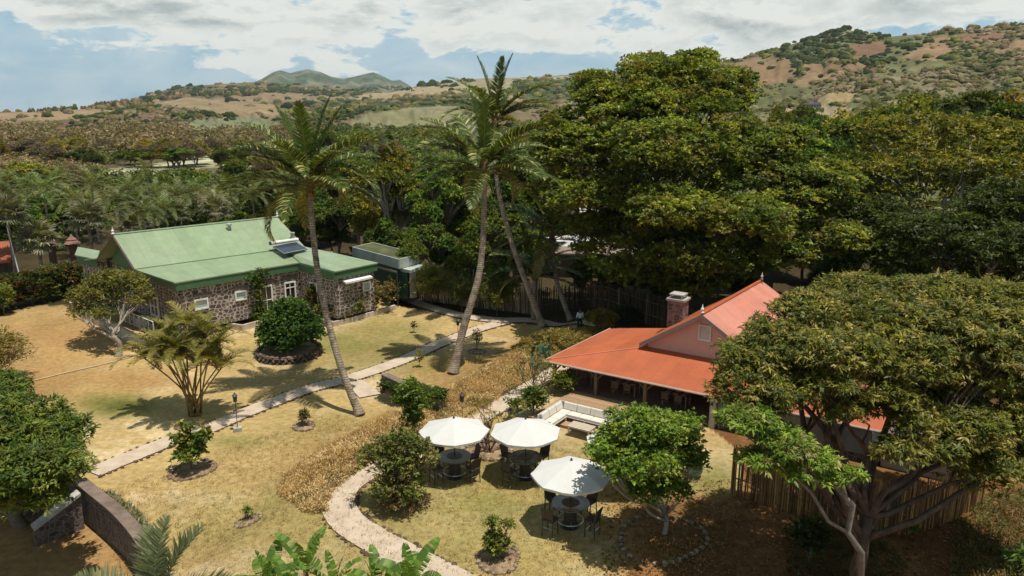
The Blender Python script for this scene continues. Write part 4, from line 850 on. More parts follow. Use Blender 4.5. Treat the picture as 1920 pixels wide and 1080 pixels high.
wopen(c1, c2, nw, 583, 597, 530, 575, pane=m_glass, bars=(0, (.62,)), fr=.12); wopen(c2, c3, nf, 680, 693, 528, 545, pane=m_frost, bars=(0, 0), fr=.11)
nl = -fd; sd_ = (cl, c0)
wopen(*sd_, nl, 284, 298, 556, 592, pane=m_dglass, bars=(1, (.5,)), fr=.14, name='door'); wopen(*sd_, nl, 236, 250, 536, 552, pane=m_dglass, bars=(0, 0), fr=.12); wopen(*sd_, nl, 154, 170, 519, 530, pane=m_dglass, bars=(1, 0), fr=.1)
m_lint = mat('lintel_stone', (.13, .115, .10), .9, .2, 5)                                   # grey lintel stones over the openings
for (a, b, n, x0, x1, y) in ((c0, c1, nf, 484, 514, 531), (c0, c1, nf, 530, 557, 523), (c0, c1, nf, 361, 393, 556), (c0, c1, nf, 437, 465, 541), (c2, c3, nf, 676, 697, 523)):
    l_ = onwall(a + n * .15, b + n * .15, x0, y); r2 = onwall(a + n * .15, b + n * .15, x1, y); MB(HB).wall(l_ + n * .02, r2 + n * .02, l_[2] - .15, l_[2] + .15, .08).build('lintel', m_lint, house)
aw = MB(HB); l_ = onwall(c2 + nf * .15, c3 + nf * .15, 642, 526); r2 = onwall(c2 + nf * .15, c3 + nf * .15, 692, 514.5); r2[2] = l_[2]
aw.prism([l_ + nf * .5 - V(0, 0, .1), r2 + nf * .5 - V(0, 0, .1), r2, l_], .16); aw.build('window_hood', m_white, house)
m_dp = mat('pipe_grey', (.38, .42, .38), .5)
for p in (c1 + nf * .3 - fd * .1, onwall(c0 + nf * .25, c1 + nf * .25, 477, 560)): MB(HB).tube([V(*p[:2], 0), V(*p[:2], EZ - .15)], .06, 6).build('downpipe', m_dp, house)
for p in (pk0, pk1): MB(HB).lathe(p + V(0, 0, .02), [(.1, 0), (.14, .08), (.07, .18), (.12, .3), (.06, .4), (.015, .62)], 8).build('finial', m_white, house)
def rpt(px, py):                              # a point on the front roof slope
    n = np.cross(g1 - g0, pk0 - g0); d = V((px - 960) / FP, CP + (540 - py) / FP * SP, -SP + (540 - py) / FP * CP); t = (n @ (g0 - V(0, 0, H))) / (n @ d); return V(0, 0, H) + d * t
v_ = MB(HB); p = rpt(430, 428); v_.lathe(p - V(0, 0, .1), [(.16, 0), (.16, .35), (.26, .38), (.26, .5), (.05, .62)], 10); v_.build('roof_vent', mat('galvanised', (.45, .46, .42), .4, .2, 6, metal=.5), house)
p = rpt(549, 447); v_ = MB(HB); v_.box(p + V(0, 0, .2), (.3, .3, .5)); v_.lathe(p + V(0, 0, .45), [(.22, 0), (.22, .12), (.05, .16)], 8); v_.build('roof_vent', m_conc, house)
# solar water heater on the roof
q = [hpt(511, 469, SZ + .1), hpt(547, 476, SZ - .05), hpt(577, 469, SZ - .05), hpt(553, 459, SZ + .35)]
sh = thing('solar_water_heater', 'white tank above a dark blue solar panel on the green roof near the second slope', 'solar heater', q[0])
cs = (np.array(q[0]) + q[1] + q[2] + q[3]) / 4
q = [hpt(512, 462, SZ + .45), hpt(533, 475.5, SZ + .12), hpt(576, 467, SZ + .12), hpt(556, 455, SZ + .45)]
MB(q[0] * 0 + V(*sh.location)).prism([q[1], q[2], q[3], q[0]], .09).build('solar_panel', mat('solar_blue', (.022, .035, .06), .3, .1, 4, spec=.5), sh)
fm = MB(V(*sh.location)); [fm.tube([a + V(0, 0, .02), b + V(0, 0, .02)], .035, 4) for a, b in ((q[0], q[1]), (q[1], q[2]), (q[2], q[3]), (q[3], q[0]))]
[fm.tube([a, a - V(0, 0, .8)], .03, 4) for a in (q[0], q[3])]; fm.build('frame', m_steel, sh)
fm = MB(V(*sh.location)); fm.tube([q[0] + V(-.2, 0, .28), q[3] + V(.1, 0.1, .28)], .17, 12); fm.build('tank', m_white, sh)
fm = MB(V(*sh.location)); fm.tube([q[0] + V(-.2, 0, .28) - (q[3] - q[0]) * .03, q[0] + V(-.2, 0, .28)], .18, 12); fm.build('tank_cap', m_metal, sh)
# small lean-to roof on the left
leanto = MB(HB); a, b, c = hpt(140, 478, EZ + .1), hpt(182, 486, EZ + .1), hpt(187, 470, EZ + .5); d_ = a + (c - b); leanto.prism([a, b, c, d_], .1)
lo = leanto.build('porch_roof', m_groof, house); fb = MB(HB); fb.wall(a + V(.1, .1, 0), b, EZ - .65, EZ - .02, .05); fb.build('porch_fascia', m_gfas, lo)
pw = MB(HB); pw.wall(a + V(.5, .4, 0), b + V(.3, .4, 0), -.2, EZ - .3, .25); pw.build('porch_wall', m_rubble, house)
# planter kerbs round the house
m_kerb = mat('whitewashed_kerb', D(216, 206, 194, 1.3), .85, .2, 3, tint=D(190, 160, 134, 1.3))
def low_wall(name, label, px, h, th, m, cat='wall', z=None, cap=None, group=None):
    pts = [gnd(*p) for p in px]; o0 = pts[0]; t = thing(name, label, cat, o0, group=group); b = MB(o0); cb_ = MB(o0)
    c = [V(*p) for p in pts]
    for i in range(len(c) - 1):
        a, d = c[i], c[i + 1]; dd = (d - a)[:2] / np.linalg.norm((d - a)[:2]); a2 = a[:2] - dd * (th / 2 - .003 * i if i else 0)
        b.wall(a2, d[:2] + dd * (-th / 2 if i < len(c) - 2 else 0), min(a[2], d[2]) - .4, max(a[2], d[2]) + h, th)
        if cap: cb_.wall(a2, d[:2] + dd * (-th / 2 if i < len(c) - 2 else 0), max(a[2], d[2]) + h + .002, max(a[2], d[2]) + h + .09, th + .1)
    b.build('masonry', m, t)
    if cap: cb_.build('coping', cap, t)
    return t
low_wall('planter_kerb', 'long whitewashed kerb of the flower bed in front of the right wing', [(588, 604), (626, 612), (680, 598), (741, 580)], .42, .22, m_kerb, 'planter kerb')
low_wall('planter_kerb', 'short whitewashed kerb in front of the white glazed house door', [(430, 616), (455, 620), (503, 607)], .5, .22, m_kerb, 'planter kerb')
low_wall('terrace_wall', 'low white terrace wall running from the left lawn to the areca clump', [(130, 582), (160, 597), (190, 612), (224, 630), (262, 650), (300, 667)], .9, .22, m_kerb, 'wall')
# railing with crossed bars on the terrace
a, b = gnd(228, 606), gnd(290, 632); rl = thing('terrace_railing', 'white railing with crossed bars on the terrace beside the stone house', 'railing', a); m_=m_white; n_ = 7
dv = (b - a); L_ = np.linalg.norm(dv[:2])
for i in range(n_ + 1):
    p = a + dv * i / n_; MB(a).box(p + V(0, 0, .75), (.07, .07, 1.1)).build('post', m_white, rl)
f = MB(a); f.tube([a + V(0, 0, 1.3), b + V(0, 0, 1.3)], .045, 4); f.tube([a + V(0, 0, .35), b + V(0, 0, .35)], .04, 4); f.build('rail', m_white, rl); f = MB(a)
for i in range(n_):
    p, q2 = a + dv * i / n_, a + dv * (i + 1) / n_; f.tube([p + V(0, 0, .4), q2 + V(0, 0, 1.25)], .025, 4); f.tube([p + V(0, 0, 1.25), q2 + V(0, 0, .4)], .025, 4)
f.build('cross_bar', m_white, rl)
cp = (gnd(268, 612)); ac = thing('garden_box', 'small white box standing on the terrace behind the railing', 'box', cp); MB(cp).box(cp + V(0, 0, .35), (.9, .5, .7)).build('case', m_white, ac); MB(cp).box(cp + V(0, 0, .74), (1.0, .6, .06)).build('lid', m_conc, ac)

# ---- shed with flat roof, canopy and side door behind the stone house
m_moss = mat('mossy_slab', D(96, 100, 62), .95, .4, 1.2, tint=D(60, 52, 44)); m_pale = mat('pale_band', D(196, 204, 196), .7, .12, 1.5, tint=D(150, 160, 150)); m_dgreen = mat('dark_green_wall', D(44, 78, 66), .6, .15, 1)
ZR = 3.6; a, b, c = hpt(661, 464, ZR), hpt(748, 487, ZR), hpt(786, 477, ZR); d_ = a + c - b; sb = V(*b[:2], 0); shed = thing('flat_roofed_shed', 'flat roofed green shed with a pale roof band and mossy top behind the stone house', 'shed', sb)
mb = MB(sb); mb.prism([a, b, c, d_], .12); mb.build('roof', m_moss, shed)
mb = MB(sb); k = .08
for p, q2 in ((a, b), (b, c), (c, d_), (d_, a)): mb.wall(p, q2, ZR - .85, ZR + .06, .12)
mb.build('roof_band', m_pale, shed)
mb = MB(sb); ce = (a + c) / 2
ww_ = [lerp(p, ce, .08) for p in (a, b, c, d_)]
for i in range(4): mb.wall(ww_[i], ww_[(i + 1) % 4], -.2, ZR - .86, .2)
mb.build('wall', m_dgreen, shed)
ZC = 2.7; a, b, c, d_ = hpt(722, 497, ZC), hpt(770, 507, ZC), hpt(795, 497, ZC), hpt(745, 488, ZC); ab = V(*b[:2], 0); can = thing('entrance_canopy', 'dark green entrance with a pale slab canopy and grey door beside the bamboo fence', 'canopy', ab)
MB(ab).prism([a, b, c, d_], .28).build('roof', m_pale, can)
mb = MB(ab); mb.wall(lerp(a, b, .06), lerp(b, a, .14), -.1, ZC - .29, .15); mb.build('wall', m_dgreen, can)
dr = hpt(764, 525, 1.4); p = lerp(b, a, .05); q2 = lerp(b, c, .25); mb = MB(ab); mb.wall(p, q2 + V(.15, -.1, 0), 0.02, ZC - .3, .08); mb.build('door', mat('grey_door', D(176, 168, 156), .6, .1, 3), can)
a, b = hpt(703, 498, 3.2), hpt(744, 508, 3.2); mb = MB(V(*a[:2], 0)); dx = (bd * .9); aw_ = thing('side_awning', 'thin green awning sticking out from the right corner of the stone house', 'awning', V(*a[:2], 0))
mb.prism([a, b, b + dx, a + dx + V(0, 0, .1)], .07); mb.build('sheet', m_groof, aw_); mb = MB(V(*a[:2], 0)); mb.wall(a + V(0, -.01, 0), b + V(0, -.01, 0), 3.0, 3.12, .05); mb.build('edge_board', mat('rusty_trim', (.22, .14, .10), .8), aw_); mb = MB(V(*a[:2], 0)); mb.tube([V(*b[:2], -.1), b - V(0, 0, .1)], .05, 6); mb.build('post', m_metal, aw_)

# ---- the restaurant with the orange roof
TZ = float(height(4, 41)); VE, WB, EAV, PEAK = 1.9, 2.8, 3.1, 5.5
A = hpt(1020, 675, VE); D4 = hpt(1655, 808, VE); C_ = hpt(1145, 615, VE); W1 = hpt(1215, 650, WB); ru = (D4 - A) / np.linalg.norm(D4 - A); rv = (C_ - A) / np.linalg.norm(C_ - A)
RB = V(*A[:2], TZ); rest = thing('garden_restaurant', 'restaurant with orange metal verandah roof, pink gable and open dark dining hall', 'restaurant', RB)
m_oroof = metal_roof('orange_roof', D(218, 117, 72, 1.55), .5, tuple(ru), tint=D(196, 104, 66, 1.55), bump=.012); m_oroof_glare = metal_roof('orange_roof_glare', D(230, 156, 134, 1.3), .4, tuple(rv), scale=.5, bump=.04, tint=D(214, 132, 108, 1.3))  # right slope material: orange roofing with sun glare painted in as pink
m_pink = mat('pink_plaster', D(222, 172, 158, 1.15), .8, .06, 1.2)
def rayplane(px, py, p0, d1, d2):
    n = np.cross(d1, d2); d = V((px - 960) / FP, CP + (540 - py) / FP * SP, -SP + (540 - py) / FP * CP); t = (n @ (np.asarray(p0) - V(0, 0, H))) / (n @ d); return V(0, 0, H) + d * t
Z3 = V(0, 0, 1); pk = rayplane(1322, 587, W1, ru, Z3); half = (pk - W1)[:2] @ ru[:2] / (ru[:2] @ ru[:2]); pk = V(*(W1 + ru * half)[:2], PEAK)
pkf = rayplane(1428, 528, pk, rv, Z3); rl_ = (pkf - pk)[:2] @ rv[:2]; pkf = V(*(pk + rv * rl_)[:2], PEAK)
oh = .45; le = V(*(W1 - ru * .35)[:2], EAV); re = V(*(W1 + ru * (2 * half + .35))[:2], EAV); wr = W1 + ru * (2 * half)
W2 = W1 + rv * 6.6; Cw = V(*(C_ + ru * np.linalg.norm((W1 - A) @ ru))[:2], WB)
Cw = V(*(W1 + rv * (np.linalg.norm(C_ - A) - (W1 - A) @ rv))[:2], WB)
mb = MB(RB); Dw = V(*(D4 + rv * ((W1 - A) @ rv) * 1.0)[:2], WB); mb.prism([A, D4, Dw, W1], .09); mb.prism([C_, A - V(0, 0, .003), W1 - V(0, 0, .003), Cw - V(0, 0, .003)], .09)
vr = mb.build('verandah_roof', m_oroof, rest)
mb = MB(RB); mb.tube([A + V(0, 0, .02), W1 + V(0, 0, .02)], .045, 4); mb.build('hip_cap', m_oroof, vr)
mb = MB(RB)
for p, q2 in ((A, D4), (C_, A)): mb.tube([p - V(0, 0, .06) - ru * .03, q2 - V(0, 0, .06)], .07, 6)
mb.build('gutter', mat('cream_gutter', D(214, 190, 170), .5, .1, 3), vr)
mb = MB(RB); f0 = -rv * oh; mb.prism([le + f0, pk + f0, V(*pkf[:2], PEAK), V(*(le + rv * rl_)[:2], EAV)][::-1], .09)
mb.build('roof_slope', m_oroof, rest, bev=0)
rs2 = MB(RB); rs2.prism([pk + f0 + V(0, 0, .004), re + f0, V(*(re + rv * rl_)[:2], EAV), pkf + V(0, 0, .004)][::-1][::-1], .09); rs = rs2.build('roof_slope', m_oroof_glare, rest)
mb = MB(RB); mb.tube([pk + f0 + V(0, 0, .05), pkf + V(0, 0, .05)], .1, 6); mb.build('ridge_cap', m_oroof, rs)
mb = MB(RB)
for e in (le, re): 
    a, b = e + f0 * 1.06, pk + f0 * 1.06; n2 = rv * .03; mb.add([a - n2, b - n2, b - n2 - V(0, 0, .26), a - n2 - V(0, 0, .26), a + n2, b + n2, b + n2 - V(0, 0, .26), a + n2 - V(0, 0, .26)], [(0, 1, 2, 3), (7, 6, 5, 4), (0, 4, 5, 1), (3, 2, 6, 7), (0, 3, 7, 4), (1, 5, 6, 2)])
mb.build('barge_board', mat('barge_grey', D(170, 150, 146), .6, .1, 3), rs)
slope = (PEAK - EAV) / half; wl_ = W1 - V(0, 0, .2); wr_ = wr - V(0, 0, .2); mb = MB(RB); zt = PEAK - slope * half
T = pk - V(0, 0, .14); wlt, wrt = V(*W1[:2], EAV - .0), V(*wr[:2], EAV - .0); th = rv * .2
mb.add([wl_, wr_, wrt, T, wlt, wl_ + th, wr_ + th, wrt + th, T + th, wlt + th], [(0, 1, 2, 3, 4), (9, 8, 7, 6, 5), (0, 5, 6, 1), (1, 6, 7, 2), (2, 7, 8, 3), (3, 8, 9, 4), (4, 9, 5, 0)]); mb.build('gable', m_pink, rest)
mb = MB(RB)
for q2 in (W1, wr): mb.wall(q2 + rv * .2, q2 + rv * rl_, WB - .3, EAV, .2)
mb.wall(W1 + rv * rl_, wr + rv * rl_, TZ, EAV, .2); mb.build('upper_wall', m_pink, rest)
# louvred vent in the gable
vc = rayplane(1322, 624, W1, ru, Z3); vf = MB(RB); Xv = ru; Nv = -rv
for s in (-1, 1): vf.box(vc + Xv * s * .34 + Nv * .03, (.07, .1, .95), ax=(Xv, Nv, Z3)); vf.box(vc + Z3 * s * .44 + Nv * .032, (.61, .1, .07), ax=(Xv, Nv, Z3))
vo = vf.build('louvre', m_white, rest); vf = MB(RB)
for i in range(11): vf.box(vc + Z3 * (-.4 + i * .08) + Nv * .02, (.62, .02, .07), ax=(Xv, (Nv - Z3 * .7) / 1.22, (Z3 + Nv * .7) / 1.22))
vf.build('slat', m_white, vo)
for p in (pk + f0, pkf): MB(RB).lathe(p + V(0, 0, .05), [(.07, 0), (.11, .07), (.05, .15), (.1, .26), (.05, .36), (.012, .55)], 8).build('finial', m_white, rest)
# dark hall: back walls, floor, posts with braces
FZ = TZ + .2; mb = MB(RB); bk = 7.5
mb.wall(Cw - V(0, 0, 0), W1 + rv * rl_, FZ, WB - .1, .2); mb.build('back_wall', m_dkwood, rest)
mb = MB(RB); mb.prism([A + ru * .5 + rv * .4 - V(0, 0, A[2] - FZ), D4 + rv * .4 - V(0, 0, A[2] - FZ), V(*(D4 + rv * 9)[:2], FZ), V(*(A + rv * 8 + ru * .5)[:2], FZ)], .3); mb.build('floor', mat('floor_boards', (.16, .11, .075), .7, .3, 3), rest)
L_front = np.linalg.norm(D4 - A)
m_dkw2 = mat('brown_post', (.14, .09, .055), .75, .3, 5)
def post(base_, top, m_=None):
    pb.box((base_ + top) / 2, (.2, .2, top[2] - base_[2]), math.atan2(ru[1], ru[0]))
for s in (.5, 3.4, 6.6):
    pb = MB(RB); p = A + ru * s + rv * .45; p0 = V(*p[:2], FZ); t_ = V(*p[:2], VE - .02); post(p0, t_)
    for sg in (-1, 1): pb.tube([V(*p[:2], VE - .75), V(*(p + ru * sg * .6)[:2], VE - .1)], .06, 5)
    pb.build('post', m_dkw2, rest)
for s in (3.2, 6.2):
    pb = MB(RB); p = A + rv * s + ru * .45; post(V(*p[:2], FZ), V(*p[:2], VE - .02)); pb.build('post', m_dkw2, rest)
m_pill = mat('pillar_white', D(206, 196, 180), .8, .15, 2, tint=D(150, 134, 112))
sw = (hpt(1330, 745, VE) - A) @ ru; mb = MB(RB); p = A + ru * (sw + .1) + rv * .12; mb.box(V(*p[:2], (VE + TZ) / 2 - .1), (.32, .32, VE - TZ - .1), math.atan2(ru[1], ru[0])); mb.build('corner_pillar', m_pill, rest); mb = MB(RB)
p = A + ru * (L_front - .25) + rv * .12; mb.box(V(*p[:2], (VE + TZ) / 2 - .1), (.34, .34, VE - TZ - .1), math.atan2(ru[1], ru[0])); mb.build('corner_pillar', m_pill, rest)
mb = MB(RB); p = A + ru * (sw + .3) + rv * .35; q2 = A + ru * (L_front - .5) + rv * .35; mb.wall(p, q2, TZ - .2, 0.35, .25); mb.build('lower_wall', m_rubble2, rest)
mb = MB(RB); mb.wall(p, q2, .352, VE - .1, .2); mb.build('plaster_wall', mat('grey_plaster', D(150, 140, 130), .85, .15, 1.5, tint=D(110, 100, 90)), rest)
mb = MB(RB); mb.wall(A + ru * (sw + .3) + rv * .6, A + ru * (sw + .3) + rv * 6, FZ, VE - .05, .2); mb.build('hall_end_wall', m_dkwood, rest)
# beige block store beyond the last pillar
a = A + ru * (L_front + .05) + rv * .3; a = V(*a[:2], TZ); blk = thing('block_store', 'beige block wall store at the right end of the orange roof behind the bamboo fence', 'store', a)
mb = MB(a); mb.wall(a, a + ru * 3.2, TZ - .2, 1.5, .2); mb.wall(a + ru * 3.1 + rv * .1, a + ru * 3.1 + rv * 4, TZ - .2, 1.5, .2); mb.build('wall', mat('beige_block', D(196, 176, 152), .85, .12, 2), blk)
mb = MB(a); mb.prism([a + ru * -.1 - rv * .3 + V(0, 0, 1.75 - TZ), a + ru * 3.5 - rv * .3 + V(0, 0, 1.75 - TZ), a + ru * 3.5 + rv * 4 + V(0, 0, 1.75 - TZ), a - ru * .1 + rv * 4 + V(0, 0, 1.75 - TZ)], .12); mb.build('roof', mat('dull_sheet', D(120, 104, 92), .8, .25, 1.5), blk)
# chimney of patched stone beside the gable
cz = 3.3; cc = rayplane(1272, 562, W1 + rv * 4.2, ru, Z3); c_ = V(*cc[:2], 0); mb = MB(RB); an = math.atan2(ru[1], ru[0])
mb.box(V(c_[0], c_[1], (TZ + cc[2]) / 2), (1.05, 1.0, cc[2] - TZ), an); ch = mb.build('chimney', rubble('chimney_stone', (.13, .085, .07), (.27, .22, .19), 3.0, .05), rest)
mb = MB(RB); mb.box(cc + V(0, 0, .07), (1.25, 1.2, .14), an)
for sx2 in (-1, 1):
    for sy2 in (-1, 1): mb.box(cc + ru * sx2 * .38 + rv * sy2 * .35 + V(0, 0, .25), (.1, .1, .22), an)
mb.box(cc + V(0, 0, .40), (.95, .9, .08), an); mb.build('chimney_cap', m_conc, ch)
# deck in front
dk0, dk1 = gnd(991, 786), gnd(1095, 817); DZ = dk0[2] + .18; du = (dk1 - dk0); du[2] = 0; du /= np.linalg.norm(du); dep = 5.2
deck = thing('timber_deck', 'weathered timber deck carrying the white sofa in front of the dining hall', 'deck', dk0); mb = MB(dk0); nb_ = 26; Ld = 8.4
a0 = V(*dk0[:2], DZ)
for i in range(nb_):
    b0 = a0 + rv * (dep * i / nb_); b1 = a0 + rv * (dep * (i + 1) / nb_ - .012); g = rng.uniform(.8, 1.15); mb.prism([b0, b0 + ru * Ld, b1 + ru * Ld, b1], .04, tuple(D(196, 160, 122) * g))
mb.build('board', m_col, deck); mb = MB(dk0); mb.wall(a0 + rv * .04, a0 + ru * Ld + rv * .04, DZ - .35, DZ - .045, .05); mb.wall(a0 + ru * .03 + rv * .1, a0 + rv * dep + ru * .03, DZ - .35, DZ - .045, .05); mb.build('deck_skirt', m_wood, deck)
# ---- small far and half hidden buildings
def hut(name, label, cat, px, t, wid, dep_, wallh, rz, roofm, wallm, pitch=.0, cy=None, openings=0):
    p = gp(px, t); z = float(height(p[0], p[1])) 
    o = thing(name, label, cat, (p[0], p[1], z), rz); b = MB(); hw, hd = wid / 2, dep_ / 2
    for a, c in (((-hw, -hd), (hw, -hd)), ((hw, -hd), (hw, hd)), ((hw, hd), (-hw, hd)), ((-hw, hd), (-hw, -hd))): b.wall(a, c, -.5, wallh, .2)
    b.build('wall', wallm, o); r = MB(); oh_ = .5; top = wallh + .02
    if pitch: 
        pk_ = top + pitch; r.prism([(-hw - oh_, -hd - oh_, top), (hw + oh_, -hd - oh_, top), (hw + oh_, 0, pk_), (-hw - oh_, 0, pk_)], .1); r.prism([(hw + oh_, hd + oh_, top), (-hw - oh_, hd + oh_, top), (-hw - oh_, .0, pk_ - .003), (hw + oh_, .0, pk_ - .003)], .1)
    else: r.prism([(-hw - oh_, -hd - oh_, top + .05), (hw + oh_, -hd - oh_, top + .05), (hw + oh_, hd + oh_, top + .3), (-hw - oh_, hd + oh_, top + .3)], .18)
    r.build('roof', roofm, o)
    for i in range(openings):
        x = -hw + wid * (i + .5) / openings; opening(o, (0, 0, 0), (x, -hd - .1, wallh * .5), (0, -1, 0), wid / openings * .5, wallh * .45, pane=m_dglass, bars=(1, 0))
    return o
m_zinc = mat('zinc_sheet', (.55, .53, .50), .4, .2, 1.5, tint=(.35, .3, .26)); m_thatch = mat('thatch', D(150, 108, 66), .95, .35, 8, bump=.05); m_tile = mat('red_tile', D(176, 96, 62), .8, .3, 5, bump=.03, bscale=12)
hut('corrugated_shed', 'pale corrugated roof shed half hidden by palm fronds under the big tree', 'shed', 1068, 88, 6, 5, 2.6, .5, m_zinc, m_wood, 1.1)
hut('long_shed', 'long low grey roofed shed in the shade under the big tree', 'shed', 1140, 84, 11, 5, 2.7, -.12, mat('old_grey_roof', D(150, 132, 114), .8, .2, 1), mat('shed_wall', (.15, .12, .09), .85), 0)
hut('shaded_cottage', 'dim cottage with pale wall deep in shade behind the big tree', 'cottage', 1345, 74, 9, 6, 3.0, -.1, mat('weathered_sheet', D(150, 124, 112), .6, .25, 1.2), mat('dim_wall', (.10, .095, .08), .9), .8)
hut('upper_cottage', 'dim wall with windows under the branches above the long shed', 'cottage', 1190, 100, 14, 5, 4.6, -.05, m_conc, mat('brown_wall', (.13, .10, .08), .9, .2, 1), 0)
hut('thatched_hut', 'brown roofed open hut in the shade at the right above the mango crown', 'hut', 1625, 66, 5.5, 4, 1.9, .1, m_thatch, m_dkwood, 1.1)
hut('tiled_hut', 'red brown tiled roof at the left edge above the hedge', 'hut', -42, 82, 6, 7, 2.0, .5, m_tile, m_dkwood, 1.7)
hut('tin_roof_hut', 'small tin roof glinting among the leaves behind the flat roofed shed', 'hut', 698, 98, 3.4, 3, 4.2, .3, m_zinc, m_wood, .4)
for px, t, lab in ((140, 86, 'right of two stone lantern pillars with pagoda caps near the green lean-to'), (101, 85, 'left of two stone lantern pillars with pagoda caps by the fan palms')):
    p = gp(px, t); p = gxy(p[0], p[1]); o = thing('lantern_pillar', lab, 'pillar', p, group='stone lantern pillars'); b = MB(p); b.box(p + V(0, 0, 1.5), (.55, .55, 3.0)); b.build('shaft', mat('pink_stone', D(150, 110, 100), .9, .2, 3), o)
    b = MB(p); b.lathe(p + V(0, 0, 3.0), [(.9, 0), (.5, .35), (.55, .45), (.2, .8), (.06, 1.1)], 8); b.build('cap', mat('cap_stone', D(166, 124, 112), .9, .2, 3), o)
# pole at the left
p = gp(38, 79); p = gxy(p[0], p[1]); o = thing('flag_pole', 'thin white pole standing before the tiled hut at the left edge', 'pole', p); MB(p).tube([p, p + V(-.6, 0, 6.2)], [.07, .04], 6).build('shaft', m_white, o); MB(p).lathe(p, [(.15, 0), (.15, .1), (.08, .14)], 8).build('base', m_conc, o)
# farm and villa on the far slopes
def farbuilding(name, label, px, py, w, h, d, rz, wall, roof, n, flat=False):
    x, y, t = march([px], [py]); p = gxy(x[0], y[0]); o = thing(name, label, 'house', p, rz); k = t[0] / FP; W_, H_, D_ = w * k, h * k, d * k
    b = MB(); b.box((0, 0, H_ / 2 - 1), (W_, D_, H_ + 2)); b.box((W_ * .3, 0, H_ + H_ * .2), (W_ * .35, D_ * .9, H_ * .42)); b.build('wall', wall, o); b = MB(); b.box((0, 0, H_ + .25), (W_ * 1.06, D_ * 1.1, .35)); b.box((W_ * .3, 0, H_ * 1.43), (W_ * .4, D_, .3)); b.build('roof', roof, o)
    for i in range(n): MB().box((-W_ / 2 + W_ * (i + .5) / n, -D_ / 2 - .05, H_ * .55), (W_ / n * .5, .2, H_ * .4)).build('window', m_dglass, o)
m_farw = mat('far_wall', D(215, 205, 190), .8, .05); m_farg = mat('far_grey', D(150, 145, 140), .8, .1)
farbuilding('hill_villa', 'grey modern house on the bare terrace at the foot of the right hill', 1520, 207, 34, 7, 12, .05, m_farg, m_conc, 7)
farbuilding('hill_cottage', 'small pink roofed house just above the grey hill villa', 1524, 195, 14, 5, 8, .2, m_farw, mat('far_pink', D(200, 130, 110), .8), 3)
farbuilding('white_farmhouse', 'small white farmhouse beside the green field on the far left slope', 345, 239, 16, 6, 8, .3, m_farw, m_farw, 3)
farbuilding('white_outbuilding', 'tiny pale outbuilding left of the white farmhouse', 330, 237, 9, 3, 6, .1, mat('far_tan', D(190, 160, 130), .8), m_farg, 2)
farbuilding('white_villa', 'small white building at the right edge among the hill trees', 1892, 211, 10, 6, 6, -.2, m_farw, m_farw, 2)

# ------------------------------------------------------------------ fences, walls, tanks
def cane_fence(name, label, px, h, gap=.11, lean=.05, rad=.035, pal=(D(170, 140, 96), D(130, 104, 70), D(196, 166, 118), D(104, 84, 60)), ragged=.25, pts=None):
    c = smooth_line(pts if pts is not None else [gnd(*p) for p in px], gap); b0 = gxy(*c[0]); o = thing(name, label, 'fence', b0); V_, F_, C_ = [], [], []
    for row in range(2):
        for i, q in enumerate(c):
            if rng.random() < .04: continue
            z = float(height(q[0], q[1])); p = V(q[0] + rng.normal(0, .03), q[1] + rng.normal(0, .03) + row * .05, z - .15); t_ = p + V(rng.normal(0, lean), rng.normal(0, lean), 0); t_[2] = z + h * rng.uniform(1 - ragged, 1.06)
            r = rad * rng.uniform(.6, 1.25); b = len(V_)
            for w_, s in ((p, 1), (t_, .75)):
                for a in (0, 2.09, 4.19): V_.append(tuple(w_ + V(math.cos(a + i) * r * s, math.sin(a + i) * r * s, 0) - b0))
            col = pal[rng.integers(len(pal))] * rng.uniform(.75, 1.2)
            for k in range(3): F_.append((b + k, b + (k + 1) % 3, b + 3 + (k + 1) % 3, b + 3 + k)); C_.append(col)
    link('canes', rawmesh('canes', np.array(V_), np.array(F_), False, C_), m_cane, o)
    r = MB(b0)
    for hh in (.35, .8):
        r.tube([gxy(*q) + V(0, .12, h * hh) for q in c[::8]], .035, 5)
    r.build('rail', m_wood, o)
    for q in c[::22]: p = gxy(*q) + V(0, .08, 0); MB(b0).tube([p - V(0, 0, .2), p + V(0, 0, h * .95)], .055, 6).build('post', m_wood, o)
    return o
cane_fence('bamboo_fence', 'grey weathered bamboo cane fence behind the feathery shrubs and right of the grey door', [(772, 561), (830, 568), (900, 578), (965, 585), (1012, 592)], 3.5, .12, .08, .045, (D(196, 178, 148, 1.1), D(160, 142, 112, 1.1), D(214, 198, 168, 1.1), D(120, 104, 80)), .25)
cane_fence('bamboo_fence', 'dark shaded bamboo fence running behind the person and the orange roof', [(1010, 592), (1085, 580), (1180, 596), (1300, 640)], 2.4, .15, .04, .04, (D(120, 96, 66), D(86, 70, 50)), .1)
cane_fence('bamboo_fence', 'tall golden brown bamboo fence round the yard at the lower right behind the forked trunk', [(1372, 928), (1440, 950), (1520, 972), (1600, 996), (1690, 1003), (1760, 985), (1800, 968), (1842, 945)], 2.35, .085, .035, .033, (D(176, 132, 78), D(140, 102, 60), D(206, 164, 102), D(110, 80, 48)), .14)
cane_fence('picket_fence', 'pale lit picket edge of a yard seen through the shade under the big tree', [(1090, 540), (1160, 556), (1170, 560)], 1.0, .2, .03, .05, (D(190, 150, 104), D(150, 116, 80)), .1)
cane_fence('picket_fence', 'thin railing of slats in deep shade behind the pink gable ridge', [(1300, 515), (1370, 525), (1430, 528)], 1.1, .2, .02, .04, (D(170, 130, 96), D(120, 90, 66)), .05)
